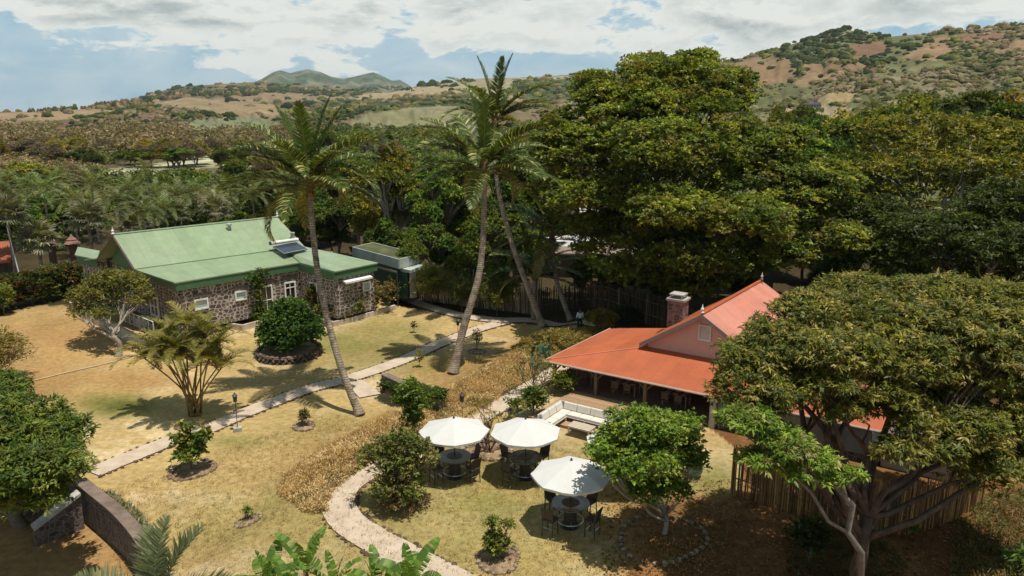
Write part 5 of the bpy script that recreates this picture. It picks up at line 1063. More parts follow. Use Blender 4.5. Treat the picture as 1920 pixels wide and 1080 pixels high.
for px, t, s, lab in ((690 + 180, 78, 1.05, 'left of two grey water tanks behind the bamboo fence, lower one'), (910, 80, 1.35, 'right of two grey water tanks behind the bamboo fence, larger with ribbed lid')):
    p = gp(px, t); p = gxy(p[0], p[1]); zt = ztop(503 if px < 890 else 495, t); o = thing('water_tank', lab, 'water tank', p, group='grey water tanks'); hh = zt - p[2]
    MB(p).lathe(p, [(s, 0), (s, hh * .3), (s * 1.03, hh * .31), (s, hh * .33), (s, hh * .62), (s * 1.03, hh * .63), (s, hh * .65), (s, hh - .12)], 24).build('barrel', mat('tank_grey', D(128, 126, 112), .6, .15, 3), o)
    b = MB(p); b.lathe(p + V(0, 0, hh - .12), [(s * 1.05, 0), (s * 1.02, .1), (.3, .35), (.28, .45)], 24)
    for k in range(8): a = k * .785; b.box(p + V(math.cos(a) * s * .6, math.sin(a) * s * .6, hh + .09), (s * .7, .08, .06), a)
    b.build('lid', mat('tank_lid', D(190, 184, 166), .6, .2, 3), o)
# retaining wall with its coping, lower left
def retaining(name, label, pts, z0, z1, th, m, cap):
    o0 = V(*pts[0][:2], z0); o = thing(name, label, 'wall', o0); b = MB(o0); c = MB(o0)
    L_, R_ = [], []
    P2 = [np.asarray(p[:2], float) for p in pts]
    for i, p in enumerate(P2):
        d = P2[min(i + 1, len(P2) - 1)] - P2[max(i - 1, 0)]; d /= np.linalg.norm(d); n = V(-d[1], d[0]); L_.append(p + n * th / 2); R_.append(p - n * th / 2)
    for i in range(len(P2) - 1):
        for mb, za, zb, e in ((b, z0, z1, 0), (c, z1 + .002, z1 + .1, .06)):
            q = [L_[i], L_[i + 1], R_[i + 1], R_[i]]; cn = sum(q) / 4; q = [p + (p - cn) / np.linalg.norm(p - cn) * 0 + (0 if not e else (p - (L_[i] + R_[i]) / 2 if k in (0, 3) else p - (L_[i + 1] + R_[i + 1]) / 2) / (th / 2) * e) for k, p in enumerate(q)]
            v = [V(*p, za) for p in q] + [V(*p, zb) for p in q]; fs = [(3, 2, 1, 0), (4, 5, 6, 7), (0, 1, 5, 4), (2, 3, 7, 6)]
            if i == 0: fs.append((3, 0, 4, 7))
            if i == len(P2) - 2: fs.append((1, 2, 6, 5))
            mb.add(v, fs)
    b.build('masonry', m, o); c.build('coping', cap, o); return o
m_cope = mat('coping_grey', D(150, 130, 116, 1.5), .9, .2, 3, tint=D(112, 96, 84, 1.5), bump=.01)
retaining('retaining_wall', 'dark stone retaining wall with a grey coping curving down at the lower left', smooth_line([at(*p) for p in wall_px], 1.0), -2.0, .08, .42, m_rubble2, m_cope)
retaining('yard_wall', 'shaded stone wall under the mango at the far left above the sunken yard', [at(-400, 905), at(0, 905), at(147, 905)], -2.0, .02, .5, m_rubble2, m_cope)
a, b = at(62, 992, -.9), at(148, 926, .0); o = thing('stair_parapet', 'sloping grey concrete stair parapet under the mango at the left', 'parapet', V(*a[:2], -1.7)); mb = MB(V(*a[:2], -1.7)); mb.wall(a, b, -1.9, a[2], .3, z1b=b[2]); mb.build('masonry', m_rubble2, o)
d_ = (b - a) / np.linalg.norm(b - a); n_ = V(-d_[1], d_[0], 0); n_ /= np.linalg.norm(n_); mb = MB(V(*a[:2], -1.7)); mb.add([a - n_ * .26 + Z3 * .003, b - n_ * .26 + Z3 * .003, b + n_ * .26 + Z3 * .003, a + n_ * .26 + Z3 * .003, a - n_ * .26 + Z3 * .14, b - n_ * .26 + Z3 * .14, b + n_ * .26 + Z3 * .14, a + n_ * .26 + Z3 * .14], [(3, 2, 1, 0), (4, 5, 6, 7), (0, 1, 5, 4), (1, 2, 6, 5), (2, 3, 7, 6), (3, 0, 4, 7)]); mb.build('coping', m_conc, o)
mb = None; p = V(*at(150, 975, -1.7)); o = thing('white_bucket', 'small white box on the ground against the retaining wall', 'box', p); MB(p).box(p + V(0, 0, .25), (.35, .35, .5)).build('body', m_white, o); MB(p).box(p + V(0, 0, .53), (.4, .4, .05)).build('lid', m_conc, o)

# ------------------------------------------------------------------ garden shrubs and small trees
def ring(label, c, r, stone=.13, name='stone_ring', cols=(D(168, 146, 120), D(128, 108, 88)), soil=True):
    o = thing(name, label, 'stone ring', c); w1_, w2_ = rng.random(2) * 6; wr__ = lambda a: r * (1 + .09 * math.sin(2 * a + w1_) + .06 * math.sin(3 * a + w2_)); n = int(2 * math.pi * r / (stone * 1.45))
    if soil:
        v = [(0, 0, .07)] + [(math.cos(a) * wr__(a), math.sin(a) * wr__(a), .045) for a in np.linspace(0, 2 * math.pi, 25)[:-1]]
        zf = [float(height(c[0] + x, c[1] + y)) - c[2] for x, y, _ in v]; v = [(x, y, z + k) for (x, y, z), k in zip(v, zf)]
        v += [(x, y, z - .3) for x, y, z in v[1:]]
        link('soil', rawmesh('soil', v, [(0, i, i % 24 + 1) for i in range(1, 25)] + [(i, i + 24, i % 24 + 25, i % 24 + 1) for i in range(1, 25)]), m_soil, o)
    b = MB(c)
    for i in range(n):
        a = 2 * math.pi * i / n + rng.normal(0, .04); s = stone * rng.uniform(.7, 1.25); p = gxy(c[0] + math.cos(a) * wr__(a), c[1] + math.sin(a) * wr__(a))
        b.rock(p + V(0, 0, .06), (s, s * .8, s * .75), tuple(cols[i % 2] * rng.uniform(.7, 1.3)))
    b.build('stones', m_stone, o); return o
def shrub(name, label, px, py, w, h, pal, n=60, cr=.35, nros=10, nleaf=6, L=.2, cat='shrub', r0=.05, shape=None, wr=.4, droop=.15, twigs=.6, flat=.8, bark=None, dens=1, group=None):
    """w, h in photo pixels"""
    g = gnd(px, py); t = project(g)[2]; k = t / FP; W_, H_ = w * k / 2, h * k / 1.02
    shape = shape or [(0, 0, .55, .8, .42), (-.4, .2, .5, .55, .36), (.4, -.1, .55, .55, .38), (.05, -.3, .45, .6, .38), (0, .1, .8, .45, .22)]
    lob = [(g[0] + x * W_, g[1] + y * W_, g[2] + z * H_, r * W_, r * W_, rz * H_) for x, y, z, r, rz in shape]
    return tree(name, label, cat, g, lob, n, cr, nros, nleaf, L, pal, g + V(0, 0, .15 * H_), r0, droop, wr, flat, twigs, bark, group, colvar=.3, part='foliage', low=-.6, inner=.25)
g = gnd(543, 665)
tree('round_shrub', 'dense dark green domed shrub growing out of a round stone planter on the lawn', 'shrub', g, [(g[0] + x, g[1] + y, g[2] + z, a, a, c) for x, y, z, a, c in ((0, 0, 1.9, 2.5, 1.8), (-1.2, .3, 1.6, 1.5, 1.3), (1.3, .2, 1.7, 1.6, 1.3), (.2, .6, 3.0, 1.7, 1.3), (0, -1, 1.5, 1.6, 1.2))], 520, .42, 12, 7, .17, [D(60, 88, 38), D(76, 104, 42), D(52, 76, 34), D(96, 120, 50)], g + V(0, 0, .4), .15, .1, .5, .75, .15, low=-.7, inner=.2, part='foliage')
o = thing('stone_planter', 'round stone planter wall around the dark domed shrub', 'planter', g); mb = MB(g)
for lay in range(3):
    for i in range(34):
        a = 2 * math.pi * (i + .5 * lay) / 34; p = g + V(math.cos(a) * 2.25, math.sin(a) * 2.25, .08 + lay * .2); mb.rock(p, (.24, .2, .14), tuple(D(120, 98, 84) * rng.uniform(.6, 1.3)))
mb.build('stones', m_stone, o); MB(g).lathe(g, [(2.15, -.1), (2.15, .42), (.1, .5)], 24).build('soil', m_soil, o)
# frangipani like tree left of the house
g = gnd(218, 668); tree('spreading_tree', 'small spreading tree with a forked grey trunk on the lawn left of the stone house', 'tree', g, [lobe(175, 560, 58, 52, 34), lobe(235, 545, 58, 50, 36), lobe(205, 525, 59, 50, 22), lobe(265, 565, 57, 26, 22), lobe(150, 585, 57, 26, 18), lobe(190, 590, 56, 30, 16), lobe(200, 540, 61, 45, 26)], 330, .42, 9, 6, .2, [D(96, 100, 44), D(120, 118, 52), D(76, 84, 40), D(134, 116, 60)], g + V(-.1, 0, 1.6), .22, .15, .45, .7, .5, m_barkpale, wob=.09)
# mango at the lower left
g = at(40, 985, -1.7); tree('mango_tree', 'dense mango tree with glossy drooping leaves at the left edge', 'tree', g, [lobe(40, 800, 30, 100, 60), lobe(-80, 790, 31, 130, 80), lobe(130, 820, 30, 45, 42), lobe(60, 870, 28, 95, 46), lobe(0, 740, 32, 60, 36), lobe(130, 880, 29, 40, 42), lobe(60, 920, 28.5, 90, 30), lobe(-60, 880, 28, 110, 60), lobe(30, 850, 33, 110, 60)], 900, .42, 12, 8, .24, [D(84, 104, 40), D(108, 120, 48), D(66, 88, 36), D(124, 128, 56), D(92, 100, 40)], g + V(0, 0, 1.8), .3, .35, .26, .8, .2, ros_r=.03, low=-.7, inner=.15)
# bushes
shrub('sea_grape_shrub', 'broad leaved green shrub in a stone ring beside the main path', 360, 882, 92, 100, [D(86, 108, 44), D(120, 130, 56), D(64, 84, 36), D(150, 140, 70)], 70, .28, 6, 5, .2, shape=[(-.35, 0, .55, .42, .3), (.5, .1, .6, .42, .25), (-.2, 0, .85, .3, .14), (0, -.1, .35, .6, .2), (.1, .1, .5, .5, .25)], wr=.8)
ring('stone ring around the broad leaved shrub by the main path', gnd(362, 882), 1.05)
shrub('bushy_shrub', 'large open shrub with purplish base beside the curve of the lower path', 752, 946, 165, 150, [D(96, 108, 48), D(118, 124, 56), D(78, 90, 42), D(120, 104, 70)], 230, .3, 8, 6, .15, shape=[(0, 0, .5, .62, .42), (-.5, .1, .62, .5, .3), (.5, 0, .65, .45, .28), (.1, 0, .85, .45, .22), (-.1, -.2, .28, .75, .22)], r0=.07)
shrub('bare_ground_shrub', 'low purplish dry ground plant at the foot of the large open shrub', 752, 955, 130, 34, [D(130, 92, 74), D(110, 80, 64), D(140, 120, 70)], 60, .2, 6, 5, .13, r0=0)
shrub('upright_shrub', 'tall narrow bright green shrub on the bank beside the clipped hedge', 776, 838, 84, 140, [D(92, 112, 44), D(120, 132, 54), D(74, 94, 40)], 130, .3, 8, 6, .16, shape=[(-.1, 0, .8, .6, .2), (.25, 0, .62, .6, .18), (-.45, 0, .62, .45, .16), (0, 0, .4, .5, .25)], r0=.05)
g = gnd(790, 775); o = thing('clipped_hedge', 'clipped dark green box hedge beside the steps below the left tall palm', 'hedge', g); Xh = at(820, 745) - at(705, 738); 
cl = []
for i in range(420):
    a, b_, c = rng.random(), rng.random(), rng.random(); q = lerp(gnd(708, 748), gnd(822, 778), a) + V(.5 * b_, .9 * b_, 0) + V(0, 0, .35 + .75 * (1 - c ** 3)); cl.append(q)
v, f, c = foliage(np.array(cl), np.full(420, .16), 9, 5, .11, .5, .0, [D(78, 96, 38), D(96, 112, 46), D(62, 78, 34)], .8); link('foliage', rawmesh('foliage', v - g, f, False, c), m_leaf, o)
mb = MB(g); mb.wall(gnd(712, 750) + V(.3, .45, 0), gnd(818, 776) + V(.3, .45, 0), float(g[2]) - .5, float(g[2]) + .7, .5); mb.build('branches', m_bark, o)
shrub('young_shrub', 'young two headed green shrub standing alone in the front lawn', 934, 1048, 72, 88, [D(112, 124, 50), D(140, 146, 66), D(88, 102, 44), D(110, 96, 60)], 85, .2, 8, 6, .13, shape=[(-.25, 0, .85, .42, .13), (.5, 0, .78, .38, .12), (-.1, 0, .45, .65, .2), (0, 0, .28, .75, .16)])
ring('faint stone ring round the young two headed shrub', gnd(935, 1050), .85, .11)
shrub('small_shrub', 'little green seedling on a round bare patch in the lower lawn', 465, 975, 26, 30, FRESH, 14, .12, 5, 5, .1); ring('round bare patch with a stone rim around the little seedling', gnd(466, 978), .55, .09)
shrub('small_shrub', 'small dark plant in a stone ring right of the path lamp', 571, 798, 26, 32, DARK + BROWN, 22, .18, 6, 5, .14); ring('stone ring around the small dark plant right of the lamp', gnd(570, 800), .62, .12)
shrub('sapling', 'thin yellowing sapling on the lawn right of the front tall palm', 894, 659, 20, 46, GOLD, 16, .2, 5, 5, .15, r0=.03); ring('round bare patch under the thin yellowing sapling', gnd(894, 660), .6, .09)
shrub('sapling', 'thin sapling beside the path left of the front tall palm', 786, 688, 14, 34, OLIVE, 10, .2, 5, 5, .15, r0=.03)
shrub('sapling', 'dark sapling on the lawn between the path and the front tall palm top shade', 752 + 24, 610 + 14, 10, 22, DARK, 8, .18, 5, 5, .14, r0=.025)
# bare branching shrub between the parasols
g = gnd(917, 850); o = thing('bare_shrub', 'leafless shrub with thin crooked stems between the two upper parasols', 'shrub', g); mb = MB(g); tips = []
def branch(p, d, L, r, dep_):
    q = [p]; 
    for i in range(4): d = d + rng.normal(0, .16, 3); d[2] = abs(d[2]) + .05; d /= np.linalg.norm(d); q.append(q[-1] + d * L / 4)
    mb.tube(q, [r * (1 - .1 * i) for i in range(5)], 4, cap=False)
    if dep_ == 0: tips.append(q[-1]); return
    for _ in range(2 + (rng.random() < .4)): branch(q[rng.integers(2, 5)], d + rng.normal(0, .45, 3), L * .68, r * .6, dep_ - 1)
for k in range(5): a = k * 1.25; branch(g, V(math.cos(a) * .3, math.sin(a) * .3, 1), 1.5, .05, 3)
mb.build('stems', mat('reddish_stem', D(130, 96, 74), .8, .2, 5), o); tp = np.array(tips); v, f, c = foliage(tp, np.full(len(tp), .18), 3, 3, .13, .5, .1, GOLD + OLIVE); link('foliage', rawmesh('foliage', v - g, f, False, c), m_leaf, o)
ring('stone ring around the leafless shrub between the parasols', gnd(914, 846), 1.15, .17)
# scraggly bush near the verandah corner, green plants by the deck
shrub('scraggly_shrub', 'thin open yellowish shrub beside the orange roof corner', 1000, 745, 110, 90, OLIVE + BROWN[:2], 60, .25, 5, 5, .14, r0=.06, twigs=.9)
shrub('leafy_shrub', 'light green shrub beside the pot at the left end of the deck', 1000, 778, 66, 60, GREEN + FRESH, 70, .25, 8, 6, .15, twigs=.6)
shrub('leafy_shrub', 'yellow green bush growing at the foot of the verandah corner post', 1056, 738, 56, 44, [D(140, 144, 56), D(112, 122, 46), D(92, 104, 42)], 70, .25, 8, 6, .16)
shrub('feathery_shrub', 'feathery yellow green shrub against the left end of the bamboo fence', 808, 573, 100, 80, [D(136, 132, 56), D(112, 114, 48), D(92, 100, 44), D(150, 138, 66)], 190, .4, 10, 6, .3, wr=.16, droop=.05)
shrub('feathery_shrub', 'darker feathery shrub in front of the middle of the bamboo fence', 866, 584, 64, 66, [D(92, 98, 44), D(76, 84, 40), D(120, 118, 50)], 110, .4, 9, 6, .3, wr=.16)
shrub('feathery_shrub', 'tall feathery shrub in front of the right end of the bamboo fence', 932, 593, 92, 84, [D(100, 106, 46), D(82, 92, 42), D(130, 126, 54)], 180, .4, 10, 6, .3, wr=.16, droop=.05)
shrub('garden_shrub', 'yellowish shrub with reddish tips just right of the person', 1126, 622, 66, 44, OLIVE + GOLD + BROWN[:1], 90, .3, 9, 6, .18)
for i, (px, py, w, h, lab) in enumerate([(1030, 652, 130, 34, 'dry golden scrub on the bank below the person'), (1170, 605, 70, 40, 'dark shrub in the shade behind the far edge of the orange roof')]):
    shrub('bank_shrub', lab, px, py, w, h * .75, [[D(128, 112, 58), D(110, 102, 54), D(146, 124, 70)], DARK][i], 90, .3, 8, 6, .18, r0=0)
# cactus
g = gnd(1016, 692); o = thing('prickly_pear', 'blue green prickly pear cactus left of the orange roof corner', 'cactus', g); mb = MB(g)
def pad(p, a, tl, s):
    X2 = V(math.cos(a), math.sin(a), 0); U = V(-math.sin(a) * math.sin(tl), math.cos(a) * math.sin(tl), math.cos(tl)); N2 = np.cross(X2, U); v = []
    for sg in (-1, 1):
        for k in range(12): q = 2 * math.pi * k / 12; v.append(p + U * s * (.62 + .62 * math.sin(q)) + X2 * s * .42 * math.cos(q) + N2 * sg * .05)
    mb.add(v, [tuple(range(11, -1, -1)), tuple(range(12, 24))] + [(k, (k + 1) % 12, 12 + (k + 1) % 12, 12 + k) for k in range(12)], tuple(D(84, 118, 84) * rng.uniform(.7, 1.3))); return p + U * s * 1.15
for k in range(9):
    p = g + V(rng.normal(0, .25), rng.normal(0, .2), 0); a = rng.uniform(-.9, .9)
    for lv in range(4): p = pad(p, a + rng.uniform(-.7, .7), rng.uniform(-.4, .4), .42 * (1 - .08 * lv))
mb.build('pads', m_col, o)
# flower beds at the house
bed = [D(90, 100, 48), D(116, 124, 56), D(70, 84, 42), D(150, 120, 84), D(130, 96, 76)]
beds = [(706, 584, 90, 62, 'leafy flower bed shrub at the right corner of the stone house', bed), (664, 597, 60, 48, 'grey leaved bed plant against the right wing wall', bed + [D(180, 168, 150)]), (616, 602, 56, 44, 'green bed plant left of the right wing corner', GREEN), (486, 606, 40, 30, 'small bed plant beside the white house door', GREEN + FRESH),
        (452, 604, 34, 30, 'dark bed plant with yellow flowers left of the white house door', DARK + [D(200, 180, 60)]), (738, 572, 40, 56, 'reddish green bed shrub at the far right end of the kerb', bed), (592, 596, 40, 66, 'climbing shrub in the inner corner of the stone house', GREEN + [D(190, 70, 50)]), (638, 603, 44, 30, 'low pale bed plant behind the long kerb', bed + OLIVE)]
for px, py, w, h, lab, pl in beds: shrub('bed_shrub', lab, px, py, w, h, pl, 80, .32, 8, 6, .2)
p0 = onwall(c0 + nf * .3, c1 + nf * .3, 482, 540); o = thing('climbing_vine', 'green vine climbing the house wall left of the white door', 'vine', V(*p0[:2], 0)); cl = []
for i in range(60): u_ = rng.random(); cl.append(V(*p0[:2], 0) + fd * rng.normal(0, .28 + .35 * (u_ > .75)) + nf * .15 + V(0, 0, .2 + 3.7 * u_))
v, f, c = foliage(np.array(cl), np.full(60, .25), 8, 5, .17, .5, .2, GREEN + FRESH); link('foliage', rawmesh('foliage', v - V(*p0[:2], 0), f, False, c), m_leaf, o); MB(V(*p0[:2], 0)).tube([V(*p0[:2], 0) + nf * .1, V(*p0[:2], 3.6) + nf * .1], .04, 5).build('stem', m_bark, o)
# hedge at the left
cl = []; hp = [gnd(-60, 592), gnd(40, 576), gnd(110, 560), gnd(165, 545)]
for i in range(700):
    s = rng.random() * 2.999; k = int(s); q = lerp(hp[k], hp[k + 1], s - k) + V(rng.normal(0, .5), rng.uniform(-.6, 1.4), 0); q[2] = float(height(q[0], q[1])) + 3.0 * rng.random() ** .6; cl.append(q)
o = thing('garden_hedge', 'long irregular reddish green hedge at the left behind the brown lawn', 'hedge', hp[1]); v, f, c = foliage(np.array(cl), np.full(700, .45), 9, 6, .24, .4, .15, DARK + GREEN + [D(130, 92, 60), D(110, 70, 50)]); link('foliage', rawmesh('foliage', v - hp[1], f, False, c), m_leaf, o)
shrub('leafy_shrub', 'shrub with yellow green fronds at the left edge below the hedge', 8, 590, 50, 60, OLIVE + FRESH, 70, .4, 8, 6, .3, wr=.2)
shrub('dry_bush', 'big pale dry bush at the left edge above the mango', 8, 712, 130, 104, [D(150, 128, 76), D(130, 116, 66), D(116, 112, 56), D(160, 136, 90)], 260, .35, 7, 5, .14, r0=.06, twigs=.5)
# dry brush on the bank: uncountable stems, one object each
def brush(name, poly, n, h, pal, L=.3):
    w = np.array([at(*p)[:2] for p in poly]); lo, hi = w.min(0), w.max(0); P2 = rng.uniform(lo, hi, (n * 4, 2)); P2 = P2[inpoly(P2[:, 0], P2[:, 1], w)][:n]; dd, _ = pdist(P2[:, 0], P2[:, 1], [tuple(q) for q in np.vstack([w, w[:1]])])
    hh = h * np.clip(dd / .9, .25, 1) * (.45 + .9 * fbm(P2[:, 0] * .8, P2[:, 1] * .8, 3, 81)); n = len(P2); z = height(P2[:, 0], P2[:, 1]); k = 7; ci = np.repeat(np.arange(n), k)
    b = np.stack([P2[ci, 0], P2[ci, 1], z[ci] + hh[ci] * rng.random(n * k)], 1) + rng.normal(0, .06, (n * k, 3)); ld = unit(n * k); ld[:, 2] = np.abs(ld[:, 2]) + .15
    v, f = leaf_quads(b, ld, unit(n * k) * .6 + V(0, 0, 1), L * rng.uniform(.5, 1.3, n * k), np.full(n * k, L * .22), .1); pal = np.asarray(pal); pc = (fbm(P2[:, 0] * .5, P2[:, 1] * .5, 3, 83) * len(pal) * 1.3 - .2 * len(pal) + rng.normal(0, .5, n)).clip(0, len(pal) - 1).astype(int)
    c = pal[pc][ci] * rng.uniform(.7, 1.3, (n * k, 1)); return tag(link(name, rawmesh(name, v, f, False, c), m_leaf), kind='stuff')
BR = [D(186, 154, 100, 1), D(204, 174, 120, 1), D(160, 128, 80, 1), D(218, 192, 142, 1), D(136, 112, 72, 1)]
brush('dry_brush', [(520, 905), (530, 868), (580, 835), (640, 800), (690, 775), (735, 760), (765, 790), (755, 830), (700, 865), (650, 900), (618, 930), (612, 962), (570, 960), (545, 935)], 12500, .30, BR, .16)
brush('dry_brush', [(770, 800), (800, 760), (850, 712), (900, 680), (960, 650), (1020, 632), (1062, 660), (1010, 700), (950, 740), (900, 775), (850, 805), (800, 830)], 9500, .14, BR + [D(160, 146, 74, 1)], .16)
brush('dry_brush', [(960, 640), (1010, 622), (1060, 622), (1130, 618), (1150, 628), (1080, 655), (1050, 675), (1000, 665)], 4500, .4, [D(150, 130, 66, 1), D(126, 116, 58, 1), D(180, 150, 84, 1)], .26)
brush('pale_edging_grass', [(172, 898), (200, 900), (245, 930), (275, 965), (300, 1010), (288, 1030), (262, 990), (228, 952), (195, 925)], 2400, .45, [D(176, 170, 130), D(150, 150, 104), D(200, 192, 156)], .35)
brush('undergrowth', [(1480, 1090), (1460, 980), (1640, 1000), (1700, 1060), (1680, 1130), (1560, 1180)], 700, .3, [D(92, 92, 42), D(110, 84, 48)], .2)
brush('undergrowth', [(1780, 1100), (1790, 990), (1850, 930), (1990, 900), (2050, 1100), (1900, 1200)], 1500, .55, [D(130, 126, 60), D(104, 104, 50), D(160, 126, 76), D(120, 130, 60)], .2)
brush('lawn_tufts', [(180, 900), (330, 840), (620, 750), (1000, 830), (1330, 890), (1400, 960), (1300, 1100), (900, 1120), (250, 1120)], 9000, .07, [D(196, 166, 104), D(206, 178, 120), D(160, 148, 76)], .10)
# fallen leaves under the trees at the right
P2 = np.array([at(px, py)[:2] for px, py in zip(rng.uniform(1130, 1900, 5200), rng.uniform(900, 1100, 5200))]); v, f = leaf_quads(np.c_[P2, height(P2[:, 0], P2[:, 1]) + .03], unit(5200) * V(1, 1, .15), V(0, 0, 1) + unit(5200) * .4, rng.uniform(.08, .17, 5200), rng.uniform(.05, .1, 5200))
tag(link('fallen_leaves', rawmesh('fallen_leaves', v, f, False, np.array([D(190, 140, 80), D(150, 100, 56), D(110, 78, 46)])[rng.integers(0, 3, 5200)]), m_leaf), kind='stuff')

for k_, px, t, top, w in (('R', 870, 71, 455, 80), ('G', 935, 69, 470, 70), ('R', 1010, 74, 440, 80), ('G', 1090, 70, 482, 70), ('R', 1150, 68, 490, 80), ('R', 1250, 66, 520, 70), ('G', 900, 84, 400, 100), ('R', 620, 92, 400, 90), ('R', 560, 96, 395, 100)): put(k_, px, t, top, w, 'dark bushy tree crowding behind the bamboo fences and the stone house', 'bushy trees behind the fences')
put('G', 775, 73, 448, 84, 'low branching tree hanging over the right end of the flat roofed shed')
# ---- tall coconut palms
def frset(n, spec=None, seed=1):
    g_ = np.random.default_rng(seed); out = []
    for i in range(n):
        q = i / n
        if q < .1: tl, k = 1.45 - q * 2, 2
        elif q < .40: tl, k = 1.1 - (q - .1) * 1.2, 0
        elif q < .75: tl, k = .8 - (q - .40) * 1.3, 0 if i % 3 else 1
        else: tl, k = .3 - (q - .75) * 2.2, 3 if i % 3 == 0 else 0
        aa_ = i * 2.399 + g_.uniform(-.3, .3); aa_ -= .38 * math.sin(2 * aa_); out.append((aa_, tl + g_.uniform(-.14, .14), k, g_.uniform(.86, 1.08)))
    return out
b_ = gnd(675, 778); t0 = project(b_)[2]
coconut_palm('left of the three tall coconut palms, its trunk leaning left from the path', [b_, atd(640, 690, t0), atd(605, 560, t0 + .3), atd(588, 450, t0 + .4), atd(580, 352, t0 + .4)], frset(31, seed=3), .23, .15, 'tall coconut palms', 1.02)
b_ = gnd(850, 700); t0 = project(b_)[2]
coconut_palm('front tall coconut palm in the middle, its trunk curving up to the right', [b_, atd(868, 620, t0), atd(897, 520, t0 - .2), atd(907, 430, t0 - .3), atd(908, 322, t0 - .4)], frset(30, seed=8), .30, .17, 'tall coconut palms', 1.06)
b_ = gnd(1018, 613); t0 = project(b_)[2]
coconut_palm('rear tall coconut palm whose trunk leans left behind the front one', [b_, atd(990, 540, t0), atd(955, 440, t0), atd(932, 340, t0), atd(928, 235, t0)], frset(24, seed=14), .28, .17, 'tall coconut palms', 1.12)
b_ = gnd(1070, 600); t0 = project(b_)[2]
coconut_palm('shorter coconut palm with dark fronds in the shade right of the leaning trunks', [b_, atd(1058, 570, t0), atd(1042, 520, t0 + .4), atd(1035, 450, t0 + .6)], frset(16, seed=21), .26, .16, None, 1.1, False)
b_ = gnd(1000, 600); t0 = project(b_)[2]
coconut_palm('young coconut palm arching over the right end of the bamboo fence', [b_, atd(1000, 570, t0), atd(1003, 520, t0)], frset(14, seed=33), .22, .16, None, 1.0, False)
# ---- areca clump
g = gnd(366, 778); o = thing('areca_palm', 'clump of thin stemmed palms with yellow green fronds on the lawn left of the path', 'palm', g)
AR = [fr(2.3, 34, 1.6, .05, .5, .35, pal=(D(150, 146, 62), D(122, 124, 54), D(176, 162, 84)), rib=D(180, 150, 70)), fr(2.1, 34, 1.1, .05, .5, .35, pal=(D(132, 134, 56), D(100, 108, 48), D(170, 156, 76)), rib=D(180, 150, 70))]
k = project(g)[2] / FP
tops = [(275, 660), (300, 640), (322, 615), (340, 650), (352, 600), (368, 640), (380, 665), (395, 610), (405, 650), (424, 625), (438, 660), (330, 672), (362, 625), (312, 665), (415, 672), (345, 632), (385, 630)]
for i, (px, py) in enumerate(tops):
    a = i * 2.4; p0 = g + V(math.cos(a) * .35, math.sin(a) * .3, 0); tp = V(g[0] + (px - 366) * k, g[1] + rng.uniform(-1.3, 1.3), 0); tp[2] = ztop(py + 10, project(g)[2])
    mid_ = lerp(p0, tp, .5) - V((tp[0] - p0[0]) * .12, 0, 0); s_, _ = ringed_trunk([p0, mid_, tp], .05, .04, g, n=6, bulge=1.3); s_.build('stem', m_arec if 'm_arec' in globals() else (globals().__setitem__('m_arec', mat('areca_stem', D(150, 124, 70), .6, .3, 4)) or m_arec), o, True)
    for j in range(9):
        f_ = link('frond', AR[j % 2], m_leaf, o, tuple(tp - g)); f_.rotation_euler = (Matrix.Rotation(j * .7 + a + rng.uniform(-.3, .3), 3, 'Z') @ Matrix.Rotation(-rng.uniform(.45, 1.25), 3, 'Y')).to_euler(); f_.scale = (rng.uniform(.75, 1.05),) * 3
# ---- palm crown and bananas at the bottom edge
b_ = atd(258, 1122, 19); g = V(b_[0], b_[1] + .5, float(height(b_[0], b_[1] + .5)))
FRB = [fr(2.35, 58, .75, .045, .55, .12, pal=(D(110, 120, 78), D(134, 140, 96), D(92, 104, 66)), rib=D(190, 180, 130), vee=.5)]
o = thing('date_palm', 'grey green feather palm crown cut by the bottom edge at the left', 'palm', g); tp = V(g[0] + .1, g[1], b_[2] - .7); s_, _ = ringed_trunk([g, lerp(g, tp, .5), tp], .22, .16, g); s_.build('trunk', m_palm, o, True)
for a, tl in ((.15, .55), (1.1, 1.05), (2.0, .95), (2.9, .6), (3.5, .35), (-.25, .2), (.6, 1.2), (-.9, .3), (-1.9, .3), (4.0, .6), (1.55, 1.35), (5.2, .9)):
    f_ = link('frond', FRB[0], m_leaf, o, tuple(tp - g)); f_.rotation_euler = (Matrix.Rotation(a, 3, 'Z') @ Matrix.Rotation(-tl, 3, 'Y') @ Matrix.Rotation(rng.uniform(-.3, .3), 3, 'X')).to_euler()
def banana_leaf(L, W_, droop, seg=22):
    V_, F_, C_ = [], [], []; t = np.linspace(0, 1, seg + 1); ang = .0 - droop * t ** 1.5; x = np.concatenate([[0], np.cumsum(np.cos(ang[:-1]) * L / seg)]); z = np.concatenate([[0], np.cumsum(np.sin(ang[:-1]) * L / seg)])
    st = 3
    for i in range(seg):
        for s in (-1, 1):
            if i < st: w0_ = w1_ = .03
            else: w0_ = W_ * math.sin(math.pi * min(1, ((t[i] - .1) / .9) * .92 + .06)) ** .6; w1_ = W_ * max(.02, math.sin(math.pi * min(1, ((t[i + 1] - .1) / .9) * .92 + .06))) ** .6
            gap = .025 if rng.random() < .16 else -.002; dz = rng.normal(0, .012) - .02 + .1 * w0_; b = len(V_); sw_ = L / seg * .5
            V_ += [(x[i], 0, z[i]), (x[i + 1] - gap, 0, z[i + 1]), (x[i + 1] - gap + sw_, s * w1_, z[i + 1] + w1_ * .25 + dz), (x[i] + sw_ + gap, s * w0_, z[i] + w0_ * .25 + dz)]; F_.append((b, b + 1, b + 2, b + 3) if s > 0 else (b + 3, b + 2, b + 1, b)); C_.append([D(112, 148, 54), D(132, 162, 66), D(92, 126, 48)][rng.integers(3)] * rng.uniform(.85, 1.15))
    return rawmesh('banana_leaf', np.array(V_), np.array(F_), False, C_)
